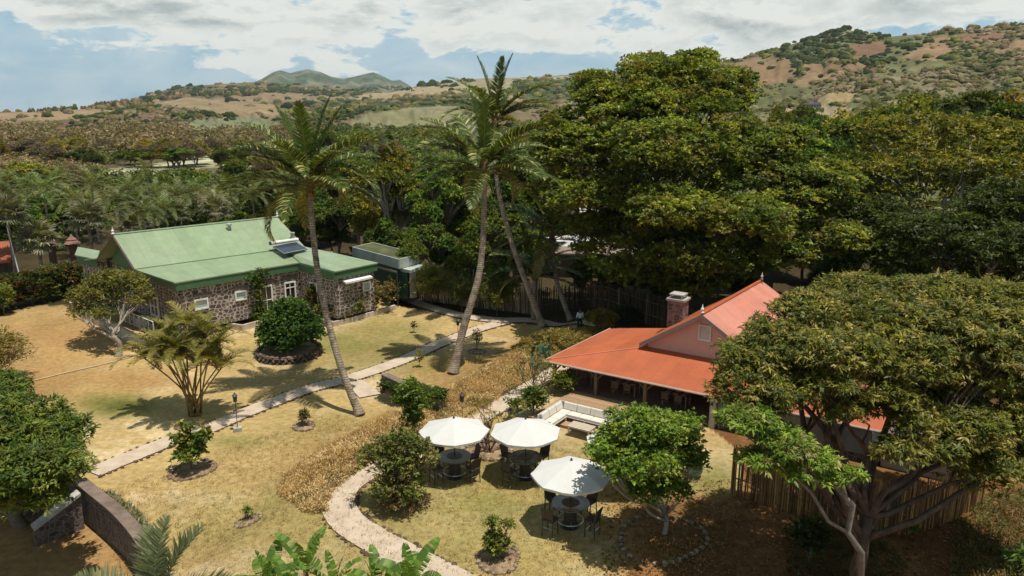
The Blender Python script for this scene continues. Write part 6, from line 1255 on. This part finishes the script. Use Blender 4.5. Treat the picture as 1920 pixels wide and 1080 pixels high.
BLM = [banana_leaf(1.35, .21, .5), banana_leaf(1.25, .23, 1.0), banana_leaf(1.1, .16, .15)]
m_bst = mat('banana_stem', D(124, 110, 60), .6, .3, 4)
ban = [(500, 1088, 20.5, .95, 'leftmost banana plant at the bottom edge'), (572, 1062, 20.8, 1.0, 'tallest banana plant at the bottom edge with leaves spread wide'), (628, 1092, 20.2, .9, 'banana plant with torn leaves right of the tallest one'), (705, 1100, 19.8, .9, 'small banana plant over the start of the lower path'), (770, 1090, 20, 1.05, 'rightmost banana plant with leaves over the lower path'), (540, 1120, 19.5, 1, 'low banana plant cut by the bottom edge below the tallest one')]
for px, py, t, s, lab in ban:
    p = atd(px, py, t); g = V(p[0], p[1], 0); g[2] = float(height(g[0], g[1])); zt = 17 + t * (-SP + (540 - py) / FP * CP) - .1; o = thing('banana_plant', lab, 'banana plant', g, group='banana plants at the bottom edge'); hh = max(1.0, zt - g[2]); g2 = g
    MB(g2).tube([g2, g2 + V(.05, 0, hh * .5), g2 + V(.0, .03, hh)], [.13, .11, .07], 8).build('stem', m_bst, o, True)
    for j in range(6):
        f_ = link('leaf', BLM[2 if j < 2 else j % 2], m_leaf, o, (0, .03, hh - .05)); tl = (1.35, 1.2, 1.0, .85, .75, .55, .35)[j]; f_.rotation_euler = (Matrix.Rotation(j * 2.4 + px * .37, 3, 'Z') @ Matrix.Rotation(-tl, 3, 'Y') @ Matrix.Rotation(rng.uniform(-.5, .5), 3, 'X')).to_euler(); f_.scale = (s,) * 3

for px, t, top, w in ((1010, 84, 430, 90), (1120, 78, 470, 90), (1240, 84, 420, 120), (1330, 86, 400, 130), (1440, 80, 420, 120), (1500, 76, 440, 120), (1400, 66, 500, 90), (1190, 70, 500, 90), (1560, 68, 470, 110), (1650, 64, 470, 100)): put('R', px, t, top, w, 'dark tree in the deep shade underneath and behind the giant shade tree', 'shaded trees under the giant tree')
# ---- the big trees
g = gnd(1235, 560)
big = [lobe(1255, 152, 63, 110, 54), lobe(1150, 205, 62, 100, 50), lobe(1350, 190, 64, 70, 45), lobe(1080, 290, 60, 85, 60), lobe(1230, 280, 56, 130, 60), lobe(1400, 290, 60, 110, 60), lobe(1490, 365, 60, 100, 60), lobe(1120, 370, 58, 90, 45),
       lobe(1260, 390, 54, 120, 50), lobe(1390, 410, 55, 120, 55), lobe(1540, 450, 58, 80, 50), lobe(1215, 125, 65, 60, 30), lobe(1300, 120, 67, 60, 28), lobe(1030, 260, 61, 45, 50), lobe(1375, 155, 65, 55, 36), lobe(1470, 265, 61, 55, 42), lobe(1560, 345, 62, 60, 50), lobe(1600, 430, 62, 50, 45), lobe(1110, 160, 64, 50, 34), lobe(1200, 520, 58, 70, 30), lobe(1300, 535, 58, 80, 26), lobe(1120, 430, 60, 70, 34), lobe(1310, 490, 56, 110, 38), lobe(1450, 480, 58, 90, 45), lobe(1050, 230, 64, 40, 30), lobe(1190, 470, 60, 60, 30), lobe(1560, 380, 66, 60, 50), lobe(1050, 350, 63, 50, 40)]
tree('giant_shade_tree', 'giant layered shade tree with a wide dense crown behind the orange roofed restaurant', 'tree', g, big, 3700, .72, 15, 7, .27, [D(108, 122, 50), D(130, 138, 56), D(88, 104, 44), D(152, 152, 68), D(70, 86, 38), D(128, 116, 64)], g + V(0, 0, 6), .75, .1, .5, .5, .12, m_bark, ros_r=.05, low=-.75, inner=.1, core=[lobe(1250, 290, 61, 160, 140, 150), lobe(1400, 390, 61, 160, 110, 140), lobe(1130, 330, 61, 100, 110, 110), lobe(1270, 460, 60, 190, 80, 120)], subs=8, wob=.08)
g = gnd(1720, 700); g = V(*gp(1725, 62)); tree('pale_branched_tree', 'broad tree with pale bare limbs showing through yellow green leaves at the upper right', 'tree', g, [lobe(1650, 250, 66, 60, 40), lobe(1740, 240, 66, 90, 36), lobe(1840, 250, 66, 80, 34), lobe(1910, 270, 65, 60, 36), lobe(1680, 320, 63, 70, 30), lobe(1790, 310, 62, 80, 34), lobe(1880, 340, 62, 70, 34), lobe(1980, 300, 64, 70, 60)], 720, .75, 10, 6, .32, OLIVE + [D(112, 116, 48), D(92, 104, 44)], g + V(.5, 0, 7), .38, .05, .42, .45, .12, m_barkpale, low=-.6, inner=.12, core=[lobe(1770, 300, 66, 170, 60, 130), lobe(1700, 380, 64, 110, 60, 80)])
g = V(*gp(1800, 52)); tree('dark_mango_tree', 'dark mango tree in the shade at the right edge above the fence', 'tree', g, [lobe(1800, 440, 52, 110, 50), lobe(1900, 400, 54, 90, 60), lobe(1720, 430, 56, 70, 40), lobe(1960, 500, 48, 100, 80), lobe(1880, 470, 48, 90, 50), lobe(1640, 400, 60, 60, 36)], 900, .65, 12, 7, .32, DARK + GREEN[:2], g + V(0, 0, 5), .45, .3, .3, .6, .1, core=[lobe(1820, 480, 54, 160, 70, 120), lobe(1900, 440, 52, 110, 110, 100), lobe(1700, 470, 58, 90, 50, 80)])
g = at(1610, 1130); g = gxy(g[0], g[1])
mango = [lobe(1550, 600, 29, 100, 60), lobe(1650, 570, 31, 120, 55), lobe(1780, 575, 31, 130, 66), lobe(1430, 665, 27, 78, 55), lobe(1600, 760, 27, 60, 40), lobe(1720, 760, 27.5, 80, 46), lobe(1560, 660, 26, 110, 50), lobe(1700, 670, 26.5, 110, 60), lobe(1840, 680, 27, 110, 80), lobe(1390, 730, 26, 60, 50), lobe(1900, 580, 30, 90, 60), lobe(1800, 800, 26, 80, 50), lobe(1900, 790, 27, 70, 60), lobe(1480, 700, 27.5, 70, 40), lobe(1980, 700, 27, 90, 120), lobe(1470, 735, 25.5, 60, 30), lobe(1380, 690, 26.5, 50, 50), lobe(1760, 840, 25.5, 60, 40), lobe(1860, 870, 26, 70, 40), lobe(1660, 740, 25.5, 60, 30), lobe(1560, 720, 25, 50, 24), lobe(1720, 800, 25.5, 60, 44), lobe(1570, 775, 25, 45, 24), lobe(1700, 850, 25, 60, 34), lobe(1450, 765, 25.5, 40, 22), lobe(1640, 690, 26, 60, 40), lobe(1430, 715, 26, 60, 34), lobe(1510, 735, 25.5, 45, 28), lobe(1340, 740, 26.5, 30, 34)]
tree('mango_tree', 'big mango tree with forked trunk and pale leaf tips in front of the orange roof', 'tree', g, mango, 2500, .38, 12, 9, .195, [D(114, 114, 48), D(134, 126, 58), D(92, 98, 42), D(156, 140, 82), D(76, 86, 38), D(86, 92, 40)], g + V(.1, .3, 3.2), .30, .4, .27, .6, .10, mat('mango_bark', D(104, 84, 70), .9, .4, 5, bump=.02, tint=D(62, 50, 42)), ros_r=.03, low=-.7, inner=.1, wob=.09, core=[lobe(1590, 630, 28.5, 190, 75, 120), lobe(1790, 650, 29, 160, 110, 140), lobe(1880, 760, 28, 110, 120, 110), lobe(1830, 850, 27.5, 90, 60, 90)], lstep=2)
shrub_l = [lobe(1400, 790, 24.5, 60, 26), lobe(1470, 830, 24.3, 60, 24), lobe(1530, 860, 24.2, 40, 20), lobe(1430, 860, 24.2, 45, 16), lobe(1590, 890, 24, 26, 14), lobe(1560, 905, 24, 26, 14), lobe(1490, 880, 24, 34, 14)]
g2 = at(1655, 1120); g2 = gxy(g2[0], g2[1]); tree('mango_tree', 'smaller mango with low bright green branches reaching left in front of the bamboo fence', 'tree', g2, shrub_l, 200, .3, 9, 8, .22, [D(110, 136, 48), D(136, 156, 62), D(92, 112, 44), D(150, 140, 90)], atd(1570, 915, 24.3), .13, .4, .27, .6, .8, mat('grey_bark', (.17, .145, .12), .9, .35, 5, bump=.02), ros_r=.03, low=-.3, wob=.13, lstep=2)
g = gnd(1243, 1000); tree('citrus_tree', 'round bushy green tree with bare lower stems beside the front parasol', 'tree', g, [lobe(1200, 800, 29, 75, 40), lobe(1150, 860, 29, 60, 40), lobe(1260, 820, 30, 60, 45), lobe(1210, 870, 28, 80, 40), lobe(1160, 830, 30, 50, 40), lobe(1290, 860, 30, 40, 40), lobe(1230, 920, 28.5, 60, 28), lobe(1130, 850, 28.5, 40, 26), lobe(1290, 800, 31, 30, 30)], 560, .32, 10, 6, .15, [D(96, 122, 42), D(120, 142, 52), D(80, 104, 38), D(140, 152, 66)], g + V(0, 0, .9), .12, .1, .5, .75, .35, m_barkpale, low=-.6, inner=.2, wob=.08)
ring('stone circle under the round bushy tree by the front parasol', gnd(1240, 1010), 1.75, .12, soil=False)
shrub('dark_shrub', 'dark shrub in the shade left of the forked mango trunk', 1515, 1060, 60, 110, DARK, 60, .3, 7, 6, .2)
shrub('fern_plant', 'bright green frond plant at the lower right corner', 1915, 1075, 50, 50, FRESH, 20, .3, 5, 6, .35, wr=.15)
shrub('weed', 'tiny bright green weed at the foot of the golden bamboo fence', 1711, 1003, 18, 22, FRESH, 10, .12, 5, 5, .14, r0=0)
# broad leaved plants behind the restaurant
shrub('tropical_shrub', 'pale green ginger like clump in the shade right of the gabled roof ridge', 1560, 530, 80, 70, FRESH + GREEN, 70, .6, 8, 6, .7, wr=.2, droop=0)
shrub('tropical_shrub', 'small palm like clump in the shade above the mango crown', 1750, 520, 70, 50, GREEN, 50, .6, 8, 6, .7, wr=.18)

# ------------------------------------------------------------------ furniture
m_top = mat('table_stone', D(128, 126, 112), .3, .12, 6, spec=.6); m_topd = mat('table_centre', D(92, 76, 60), .5, .2, 6); m_cush = mat('cream_cushion', D(226, 218, 204, 1.25), .9, .05, 3); m_frame = mat('white_frame', D(226, 222, 214, 1.2), .45, .04, 3)
def bar_chair(label, loc, rz, group):
    o = thing('bar_chair', label, 'chair', loc, rz, group)
    b = MB(); b.box((0, 0, .74), (.54, .5, .08)); b.build('seat', m_wicker, o, bev=.015); b = MB(); b.box((0, .25, 1.03), (.54, .06, .56), ax=(V(1, 0, 0), V(0, .97, .24), V(0, .24, .97))); b.build('backrest', m_wicker, o, bev=.015)
    for x in (-.21, .21):
        for y in (-.2, .2): MB().tube([(x * 1.16, y * 1.15, 0), (x * 1.1, y, .72)], .03, 4).build('leg', m_wicker, o)
    b = MB(); b.tube([(-.22, -.21, .3), (.22, -.21, .3)], .015, 4); b.tube([(-.22, .21, .38), (.22, .21, .38)], .013, 4); b.build('footrest', m_steel, o); return o
ch0 = None
def bar_set(px, py, which, idx):
    g = gnd(px, py); t = thing('bar_table', 'round dark bar table with a %s under the %s parasol' % (('pale grey stone top', 'left') if idx == 0 else ('mottled glassy top', 'middle') if idx == 1 else ('mottled brown top', 'front')), 'table', g)
    b = MB(); b.lathe((0, 0, 0), [(.36, 1.0), (.36, 1.04)], 32)
    b = MB(); b.lathe((0, 0, 1.02), [(.78, 0), (.8, .02), (.78, .05)], 40); b.build('tabletop', m_top if idx == 0 else mat('glass_top', D(96, 84, 68), .12, .5, 6, spec=.9, tint=D(150, 140, 120)), t)
    MB().lathe((0, 0, 1.073), [(.38, 0), (.36, .015), (.01, .016)], 32).build('centre_disc', m_topd, t); MB().lathe((0, 0, 0), [(.27, .03), (.27, 1.0)], 20).build('pedestal', m_wicker, t)
    b = MB(); n = 32; v = [(math.cos(2 * math.pi * k / n) * .55, math.sin(2 * math.pi * k / n) * .55, .28) for k in range(n + 1)]; b.tube(v, .022, 5); [b.tube([(.25 * math.cos(a), .25 * math.sin(a), .28), (.55 * math.cos(a), .55 * math.sin(a), .28)], .015, 4) for a in (0, 1.57, 3.14, 4.71)]; b.build('foot_ring', m_steel, t)
    MB().lathe((0, 0, 0), [(.42, 0), (.42, .03)], 24).build('base', m_metal, t)
    u = thing('parasol', 'white octagonal parasol, %s' % which, 'parasol', g, (.0, .16, -.1)[idx], group='white parasols over the bar tables'); MB().tube([(0, 0, 1.08), (0, 0, 2.95)], .028, 8).build('pole', m_metal, u)
    r = 1.68; v = [(0, 0, 2.98)] ; rings = 5; ns = 8
    vs = [(0, 0, 2.98)]; fs = []
    for j in range(1, rings + 1):
        q = j / rings
        for k in range(24):
            ph = (k % 3) * math.pi / 12; a = 2 * math.pi * k / 24 + .08; oct_ = math.cos(math.pi / 8) / math.cos(ph - math.pi / 8); sag = 0
            vs.append((r * q * oct_ * math.cos(a), r * q * oct_ * math.sin(a), 2.98 - .62 * q ** 1.08 - (.035 * math.sin(math.pi * (k % 3) / 3) * q * q) * rng.uniform(.4, 1.6)))
    for k in range(24): fs.append((0, 1 + k, 1 + (k + 1) % 24))
    for j in range(rings - 1):
        for k in range(24): a = 1 + j * 24; fs.append((a + k, a + 24 + k, a + 24 + (k + 1) % 24, a + (k + 1) % 24))
    c = link('canopy', rawmesh('canopy', vs, fs), m_canvas, u); so_ = c.modifiers.new('s', 'SOLIDIFY'); so_.thickness = .012
    b = MB(); vv = [V(x, y, z) for x, y, z in vs[-24:]]
    b.add(vv + [p * V(.995, .995, 1) - V(0, 0, .1) for p in vv], [(k, k + 24, (k + 1) % 24 + 24, (k + 1) % 24) for k in range(24)]); b.build('valance', m_canvas, u); b = MB()
    for k in range(8): a = 2 * math.pi * k / 8 + .08; MB().tube([(0, 0, 2.9), (r * math.cos(a) * .97, r * math.sin(a) * .97, 2.32)], .012, 4).build('rib', m_metal, u)
    MB().lathe((0, 0, 2.96), [(.05, 0), (.05, .07), (.02, .12)], 8).build('finial', m_metal, u)
    if idx == 1: ang = (.75, 2.3, 3.9, 5.5)
    else: ang = (.7, 2.35, 3.85, 5.6)
    nm = ('back right', 'back left', 'front left', 'front right')
    for a, w_ in zip(ang, nm): 
        rj = rng.uniform(1.0, 1.22); a += rng.uniform(-.12, .12); p = g + V(math.cos(a) * rj, math.sin(a) * rj, 0); p[2] = float(height(p[0], p[1])); bar_chair('dark wicker bar chair %s of the table under the %s parasol' % (w_, ('left', 'middle', 'front')[idx]), p, a - math.pi / 2 + rng.uniform(-.3, .3), 'dark bar chairs round the parasol tables')
bar_set(853, 893, 'leftmost of the three fully seen', 0); bar_set(985, 895, 'middle one, beside the deck', 1); bar_set(1069, 985, 'nearest one, shaded by the bushy tree', 2)
def plain_parasol(px, py, lab):
    g = gnd(px, py); u = [o for o in bpy.data.objects if o.name == 'parasol'][0]; r = dup(u, g, .3, lab, children=[(c, []) for c in kids(u)]); return r
plain_parasol(1163, 918, 'parasol mostly hidden behind the round bushy tree, its left tip showing')
# sofa, low table, armchair
sc0 = rayplane(1052, 775, V(0, 0, DZ), V(1, 0, 0), V(0, 1, 0)); sa = math.atan2(ru[1], ru[0])
uu = V(*ru[:2], 0) / np.linalg.norm(ru[:2]); vv_ = V(-uu[1], uu[0], 0)
so1 = thing('corner_sofa', 'white framed L shaped corner sofa with cream cushions on the timber deck', 'sofa', V(*sc0[:2], DZ)); SB = V(*sc0[:2], DZ)
def sbx(mb, u0, u1, v0, v1, z0, z1): mb.box(SB + uu * (u0 + u1) / 2 + vv_ * (v0 + v1) / 2 + V(0, 0, (z0 + z1) / 2), (u1 - u0, v1 - v0, z1 - z0), ax=(uu, vv_, Z3))
LU, LV, dp_ = 3.7, -2.5, .8
b = MB(SB); sbx(b, 0, LU, -dp_, 0, .22, .28); sbx(b, 0, dp_, LV, -dp_, .221, .279)
b.build('frame', m_frame, so1, bev=.01)
b = MB(SB); sbx(b, -.02, LU, -.0, .05, .28, .78); sbx(b, -.07, -.02, LV, .05, .28, .78); b.build('back_frame', m_frame, so1)
for u_, v__ in ((.04, LV + .04), (dp_ - .04, LV + .04), (dp_ - .04, -dp_), (LU - .04, -dp_ + .04), (LU - .04, -.05), (1.9, -dp_ + .04), (.04, -.05)): b = MB(SB); sbx(b, u_ - .035, u_ + .035, v__ - .035, v__ + .035, 0, .22); b.build('leg', m_frame, so1)
for i in range(4): b = MB(SB); s = dp_ + i * (LU - dp_ - .06) / 4; sbx(b, s + .01, s + (LU - dp_ - .06) / 4 - .01, -dp_ + .02, -.2, .28, .42); b.build('seat_cushion', m_cush, so1, bev=.04)
for i in range(3): b = MB(SB); s = LV + .03 + i * (abs(LV)) / 3; sbx(b, .2, dp_ - .02, s + .01, s + abs(LV) / 3 - .01, .28, .42); b.build('seat_cushion', m_cush, so1, bev=.04)
for i in range(4): b = MB(SB); s = .25 + i * (LU - .3) / 4; b.box(SB + uu * (s + (LU - .3) / 8) + vv_ * -.13 + V(0, 0, .62), ((LU - .3) / 4 - .03, .16, .42), ax=(uu, (vv_ * .97 - Z3 * .24), (Z3 * .97 + vv_ * .24))); b.build('back_cushion', m_cush, so1, bev=.05)
for i in range(3): b = MB(SB); s = LV + .1 + i * (abs(LV) - .25) / 3; b.box(SB + uu * .13 + vv_ * (s + (abs(LV) - .25) / 6) + V(0, 0, .62), (.16, (abs(LV) - .25) / 3 - .03, .42), ax=((uu * .97 + Z3 * .24), vv_, (Z3 * .97 - uu * .24))); b.build('back_cushion', m_cush, so1, bev=.05)
for (u0, u1, v0, v1) in ((0, dp_, LV - .05, LV), (LU, LU + .05, -dp_, 0)): b = MB(SB); sbx(b, u0, u1, v0, v1, .52, .58); sbx(b, u0, u0 + .05, v0, v1 if v1 - v0 < .1 else v0 + .05, 0, .52); sbx(b, u1 - .05, u1, v1 - .05, v1, 0, .52); b.build('armrest', m_frame, so1)
def deckthing(name, lab, cat, u_, v__): p = SB + uu * u_ + vv_ * v__; return thing(name, lab, cat, p, sa)
ct = deckthing('coffee_table', 'low pale rectangular coffee table in front of the corner sofa', 'table', 2.25, -1.75); b = MB()
for i in range(6): b.box((0, -.33 + i * .132, .40), (1.35, .12, .04))
b.build('tabletop', mat('pale_slat', D(206, 190, 170, 1.3), .7, .15, 4), ct); b = MB(); b.box((0, 0, .355), (1.3, .72, .05)); b.build('frame', m_frame, ct)
for x in (-.6, .6):
    for y in (-.32, .32): b = MB(); b.box((x, y, .165), (.07, .07, .33)); b.build('leg', m_frame, ct)
ar = deckthing('armchair', 'white framed armchair with cream cushion at the right end of the coffee table', 'armchair', 3.55, -2.0); b = MB(); b.box((0, 0, .25), (.7, .7, .06)); b.build('frame', m_frame, ar); b = MB(); b.box((-.03, 0, .36), (.62, .62, .14)); b.build('seat_cushion', m_cush, ar, bev=.04); b = MB(); b.box((.30, 0, .6), (.14, .6, .42)); b.build('back_cushion', m_cush, ar, bev=.04)
for y in (-.36, .36): b = MB(); b.box((0, y, .55), (.72, .05, .05)); b.build('armrest', m_frame, ar)
for x in (-.33, .33):
    for y in (-.36, .36): b = MB(); b.box((x, y, .262), (.05, .05, .52)); b.build('leg', m_frame, ar)
# dining tables and chairs in the dark hall
def dtable(loc, rz, lab):
    t = thing('dining_table', lab, 'table', loc, rz, 'dining tables in the open hall'); b = MB(); b.box((0, 0, .74), (1.6, .85, .05)); b.build('tabletop', m_dkw2, t)
    for x in (-.7, .7):
        for y in (-.36, .36): b = MB(); b.box((x, y, .36), (.07, .07, .71)); b.build('leg', m_wood, t)
    b = MB()
    for x in (-.5, 0, .5):
        for y in (-.22, .22): b.box((x, y, .768), (.3, .2, .004))
    b.build('place_mat', m_cush, t); return t
def dchair(loc, rz, lab):
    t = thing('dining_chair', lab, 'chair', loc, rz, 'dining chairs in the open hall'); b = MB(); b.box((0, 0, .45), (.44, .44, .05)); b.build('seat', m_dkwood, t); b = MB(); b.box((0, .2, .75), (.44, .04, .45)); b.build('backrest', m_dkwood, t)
    for x in (-.19, .19):
        for y in (-.19, .19): b = MB(); b.box((x, y, .21), (.04, .04, .42)); b.build('leg', m_dkwood, t)
    return t
tb0 = ch1 = None; hall = []
for i, (s, w_) in enumerate([(1.6, 2.2), (1.5, 5.2), (4.8, 1.7), (8.0, 1.7), (6.3, 1.6 + .1)]):
    p = A + ru * s + rv * w_; hall.append(V(*p[:2], FZ))
names = ['dining table at the left corner of the open hall', 'dining table at the far left of the open hall', 'dining table behind the back of the corner sofa', 'dining table near the right hand hall post', 'dining table left of the middle hall post']
for i, p in enumerate(hall[:4]):
    if tb0 is None: tb0 = proto(dtable(p, sa, names[i]))
    else: dup(tb0, p, sa, names[i])
    for k, (x, y) in enumerate(((-.4, -.65), (.4, -.65), (-.4, .65), (.4, .65))):
        q = p + uu * x + vv_ * y; lab = ('front left', 'front right', 'back left', 'back right')[k] + ' chair of the ' + names[i].replace('dining table', 'hall table').replace(' of the open hall', ' of the hall'); rz = sa + (math.pi if y < 0 else 0)
        if ch1 is None: ch1 = proto(dchair(q, rz, lab))
        else: dup(ch1, q, rz, lab)
# pots
def pot(px, py, lab, r, m, pal, n=14, L=.22):
    g = gnd(px, py); o = thing('plant_pot', lab, 'plant pot', g); MB().lathe((0, 0, 0), [(r * .6, 0), (r * .95, r * .7), (r, r * 1.15), (r * 1.12, r * 1.3), (r * 1.1, r * 1.45), (r * .92, r * 1.45), (r * .9, r * 1.25)], 20).build('pot', m, o)
    cl = np.array([V(rng.normal(0, r * .5), rng.normal(0, r * .5), r * 1.5 + rng.uniform(0, r * 1.2)) for _ in range(n)]); v, f, c = foliage(cl, np.full(n, r * .5), 7, 5, L, .3, .0, pal); link('foliage', rawmesh('foliage', v, f, False, c), m_leaf, o)
m_glaze = mat('green_glaze', D(112, 134, 118), .35, .2, 5)
pot(966, 788, 'round green glazed pot at the left front of the deck', .42, m_glaze, GREEN); pot(1302, 893, 'pale blue green bowl pot beside the white pillar', .38, mat('pale_glaze', D(150, 172, 158), .35, .1, 5), DARK)
# lamps
def lamp(px, py, hgt, lab, m=None):
    g = gnd(px, py); o = thing('garden_lantern', lab, 'lantern', g); MB().tube([(0, 0, 0), (0, 0, hgt)], .022, 6).build('pole', m_metal, o); b = MB(); b.lathe((0, 0, hgt), [(.03, 0), (.11, .05), (.13, .38), (.16, .4), (.05, .52), (.02, .6)], 8); b.build('lamp_head', m_metal, o); b = MB(); b.tube([(0, 0, hgt - .05), (.16, 0, hgt - .02), (.2, 0, hgt - .2)], .012, 4); b.build('bracket', m_metal, o); return o
l1 = lamp(446, 808, 1.75, 'thin black lantern on a pole in a stone block beside the main path'); b = MB(); b.box((0, 0, .1), (.45, .35, .25), .3); b.build('stone_base', m_conc, l1)
lamp(867, 802, 1.5, 'black lantern on a pole behind the left parasol beside the lower path'); lamp(859, 640, .1 + 1.2, 'black lantern hanging near the foot of the front tall palm')
for s, lab in ((.35, 'small dark lantern hung under the left corner of the orange roof'),):
    p = A + ru * .9 + rv * .9; o = thing('hanging_lantern', lab, 'lantern', V(*p[:2], VE - .6)); MB().lathe((0, 0, 0), [(.05, 0), (.12, .05), (.12, .3), (.05, .38)], 8).build('lamp_head', m_metal, o); MB().tube([(0, 0, .36), (0, 0, .62)], .01, 4).build('chain', m_metal, o)
# blue water barrel behind the golden fence
p = gnd(1672, 960); o = thing('blue_barrel', 'blue plastic barrel standing behind the golden bamboo fence', 'barrel', p); MB().lathe((0, 0, 0), [(.3, 0), (.32, .3), (.3, .6), (.32, .9), (.28, 1.2), (.02, 1.22)], 16).build('body', mat('blue_plastic', D(60, 120, 160), .4), o); MB().lathe((.1, 0, 1.22), [(.06, 0), (.06, .06)], 8).build('cap', m_metal, o)

# ------------------------------------------------------------------ the person on the path
g = gnd(1087, 619); m_skin = mat('skin', (.16, .085, .055), .6, .05); m_shirt = mat('white_shirt', (.62, .68, .74), .85, .06, 6); m_trous = mat('dark_trousers', (.015, .017, .025), .8, .1); m_hair = mat('black_hair', (.012, .01, .009), .6, .1)
pe = thing('person', 'person in a white shirt and black trousers walking on the path under the trees', 'person', g, R(200))
def skinned(name, verts, edges, rad, m, parent, sub=2):
    me = bpy.data.meshes.new(name); me.from_pydata(verts, edges, []); o = link(name, me, m, parent); sk = o.modifiers.new('skin', 'SKIN'); sk.use_smooth_shade = True
    for d, r in zip(me.skin_vertices[0].data, rad): d.radius = r if hasattr(r, '__len__') else (r, r)
    me.skin_vertices[0].data[0].use_root = True; ss = o.modifiers.new('sub', 'SUBSURF'); ss.levels = sub; ss.render_levels = sub; return o
vb = [(0, 0, .95), (0, 0, 1.12), (0, .01, 1.3), (0, .01, 1.44), (0, 0, 1.52), (0, -.02, 1.6), (0, -.02, 1.70), (-.19, 0, 1.42), (-.26, .03, 1.15), (-.24, -.08, .92), (.19, 0, 1.42), (.25, -.03, 1.15), (.22, -.2, .98), (-.1, 0, .9), (-.11, .06, .5), (-.11, .18, .1), (-.11, .1, .04), (.1, 0, .9), (.11, -.1, .5), (.11, -.1, .09), (.11, -.22, .03), (-.235, -.13, .84), (.215, -.28, .94)]
eb = [(0, 1), (1, 2), (2, 3), (3, 4), (4, 5), (5, 6), (3, 7), (7, 8), (8, 9), (3, 10), (10, 11), (11, 12), (0, 13), (13, 14), (14, 15), (15, 16), (0, 17), (17, 18), (18, 19), (19, 20), (9, 21), (12, 22)]
rb = [(.15, .11), (.14, .1), (.16, .11), (.13, .09), .055, .085, .08, .06, .045, .03, .06, .045, .03, .085, .06, .04, .035, .085, .06, .04, .035, (.035, .02), (.035, .02)]
skinned('body', vb, eb, rb, m_skin, pe)
skinned('shirt', [vb[i] for i in (0, 1, 2, 3, 7, 8, 9, 10, 11, 12)], [(0, 1), (1, 2), (2, 3), (3, 4), (4, 5), (5, 6), (3, 7), (7, 8), (8, 9)], [(.175, .135), (.165, .125), (.18, .13), (.15, .105), .08, .062, .048, .08, .062, .048], m_shirt, pe)
skinned('trousers', [vb[i] for i in (0, 13, 14, 15, 17, 18, 19)], [(0, 1), (1, 2), (2, 3), (0, 4), (4, 5), (5, 6)], [(.165, .125), .105, .08, .06, .105, .08, .06], m_trous, pe)
b = MB(); b.lathe((0, -.01, 1.66), [(.085, 0), (.1, .06), (.085, .12), (.04, .155), (.005, .16)], 12); b.build('hair', m_hair, pe, True)
for s in (-.11, .11): b = MB(); b.box((s, .12 if s < 0 else -.16, .035), (.1, .27, .07)); b.build('shoe', m_hair, pe, bev=.02)
b = MB(); b.box((0, -.115, 1.655), (.02, .03, .04)); b.box((0, -.1, 1.62), (.05, .02, .012)); b.build('face_features', m_skin, pe)
# ------------------------------------------------------------------ the air
hb = MB(); hb.box((0, 0, 212), (18300, 18300, 436)); hz = hb.build('haze', None); tag(hz, kind='stuff')
m = bpy.data.materials.new('haze'); m.use_nodes = True; n = m.node_tree.nodes; n.clear(); pv = n.new('ShaderNodeVolumePrincipled'); pv.inputs['Color'].default_value = (.85, .92, 1, 1); pv.inputs['Density'].default_value = HAZE_DENS; pv.inputs['Anisotropy'].default_value = .2
ou = n.new('ShaderNodeOutputMaterial'); m.node_tree.links.new(pv.outputs[0], ou.inputs['Volume']); hz.data.materials.append(m)
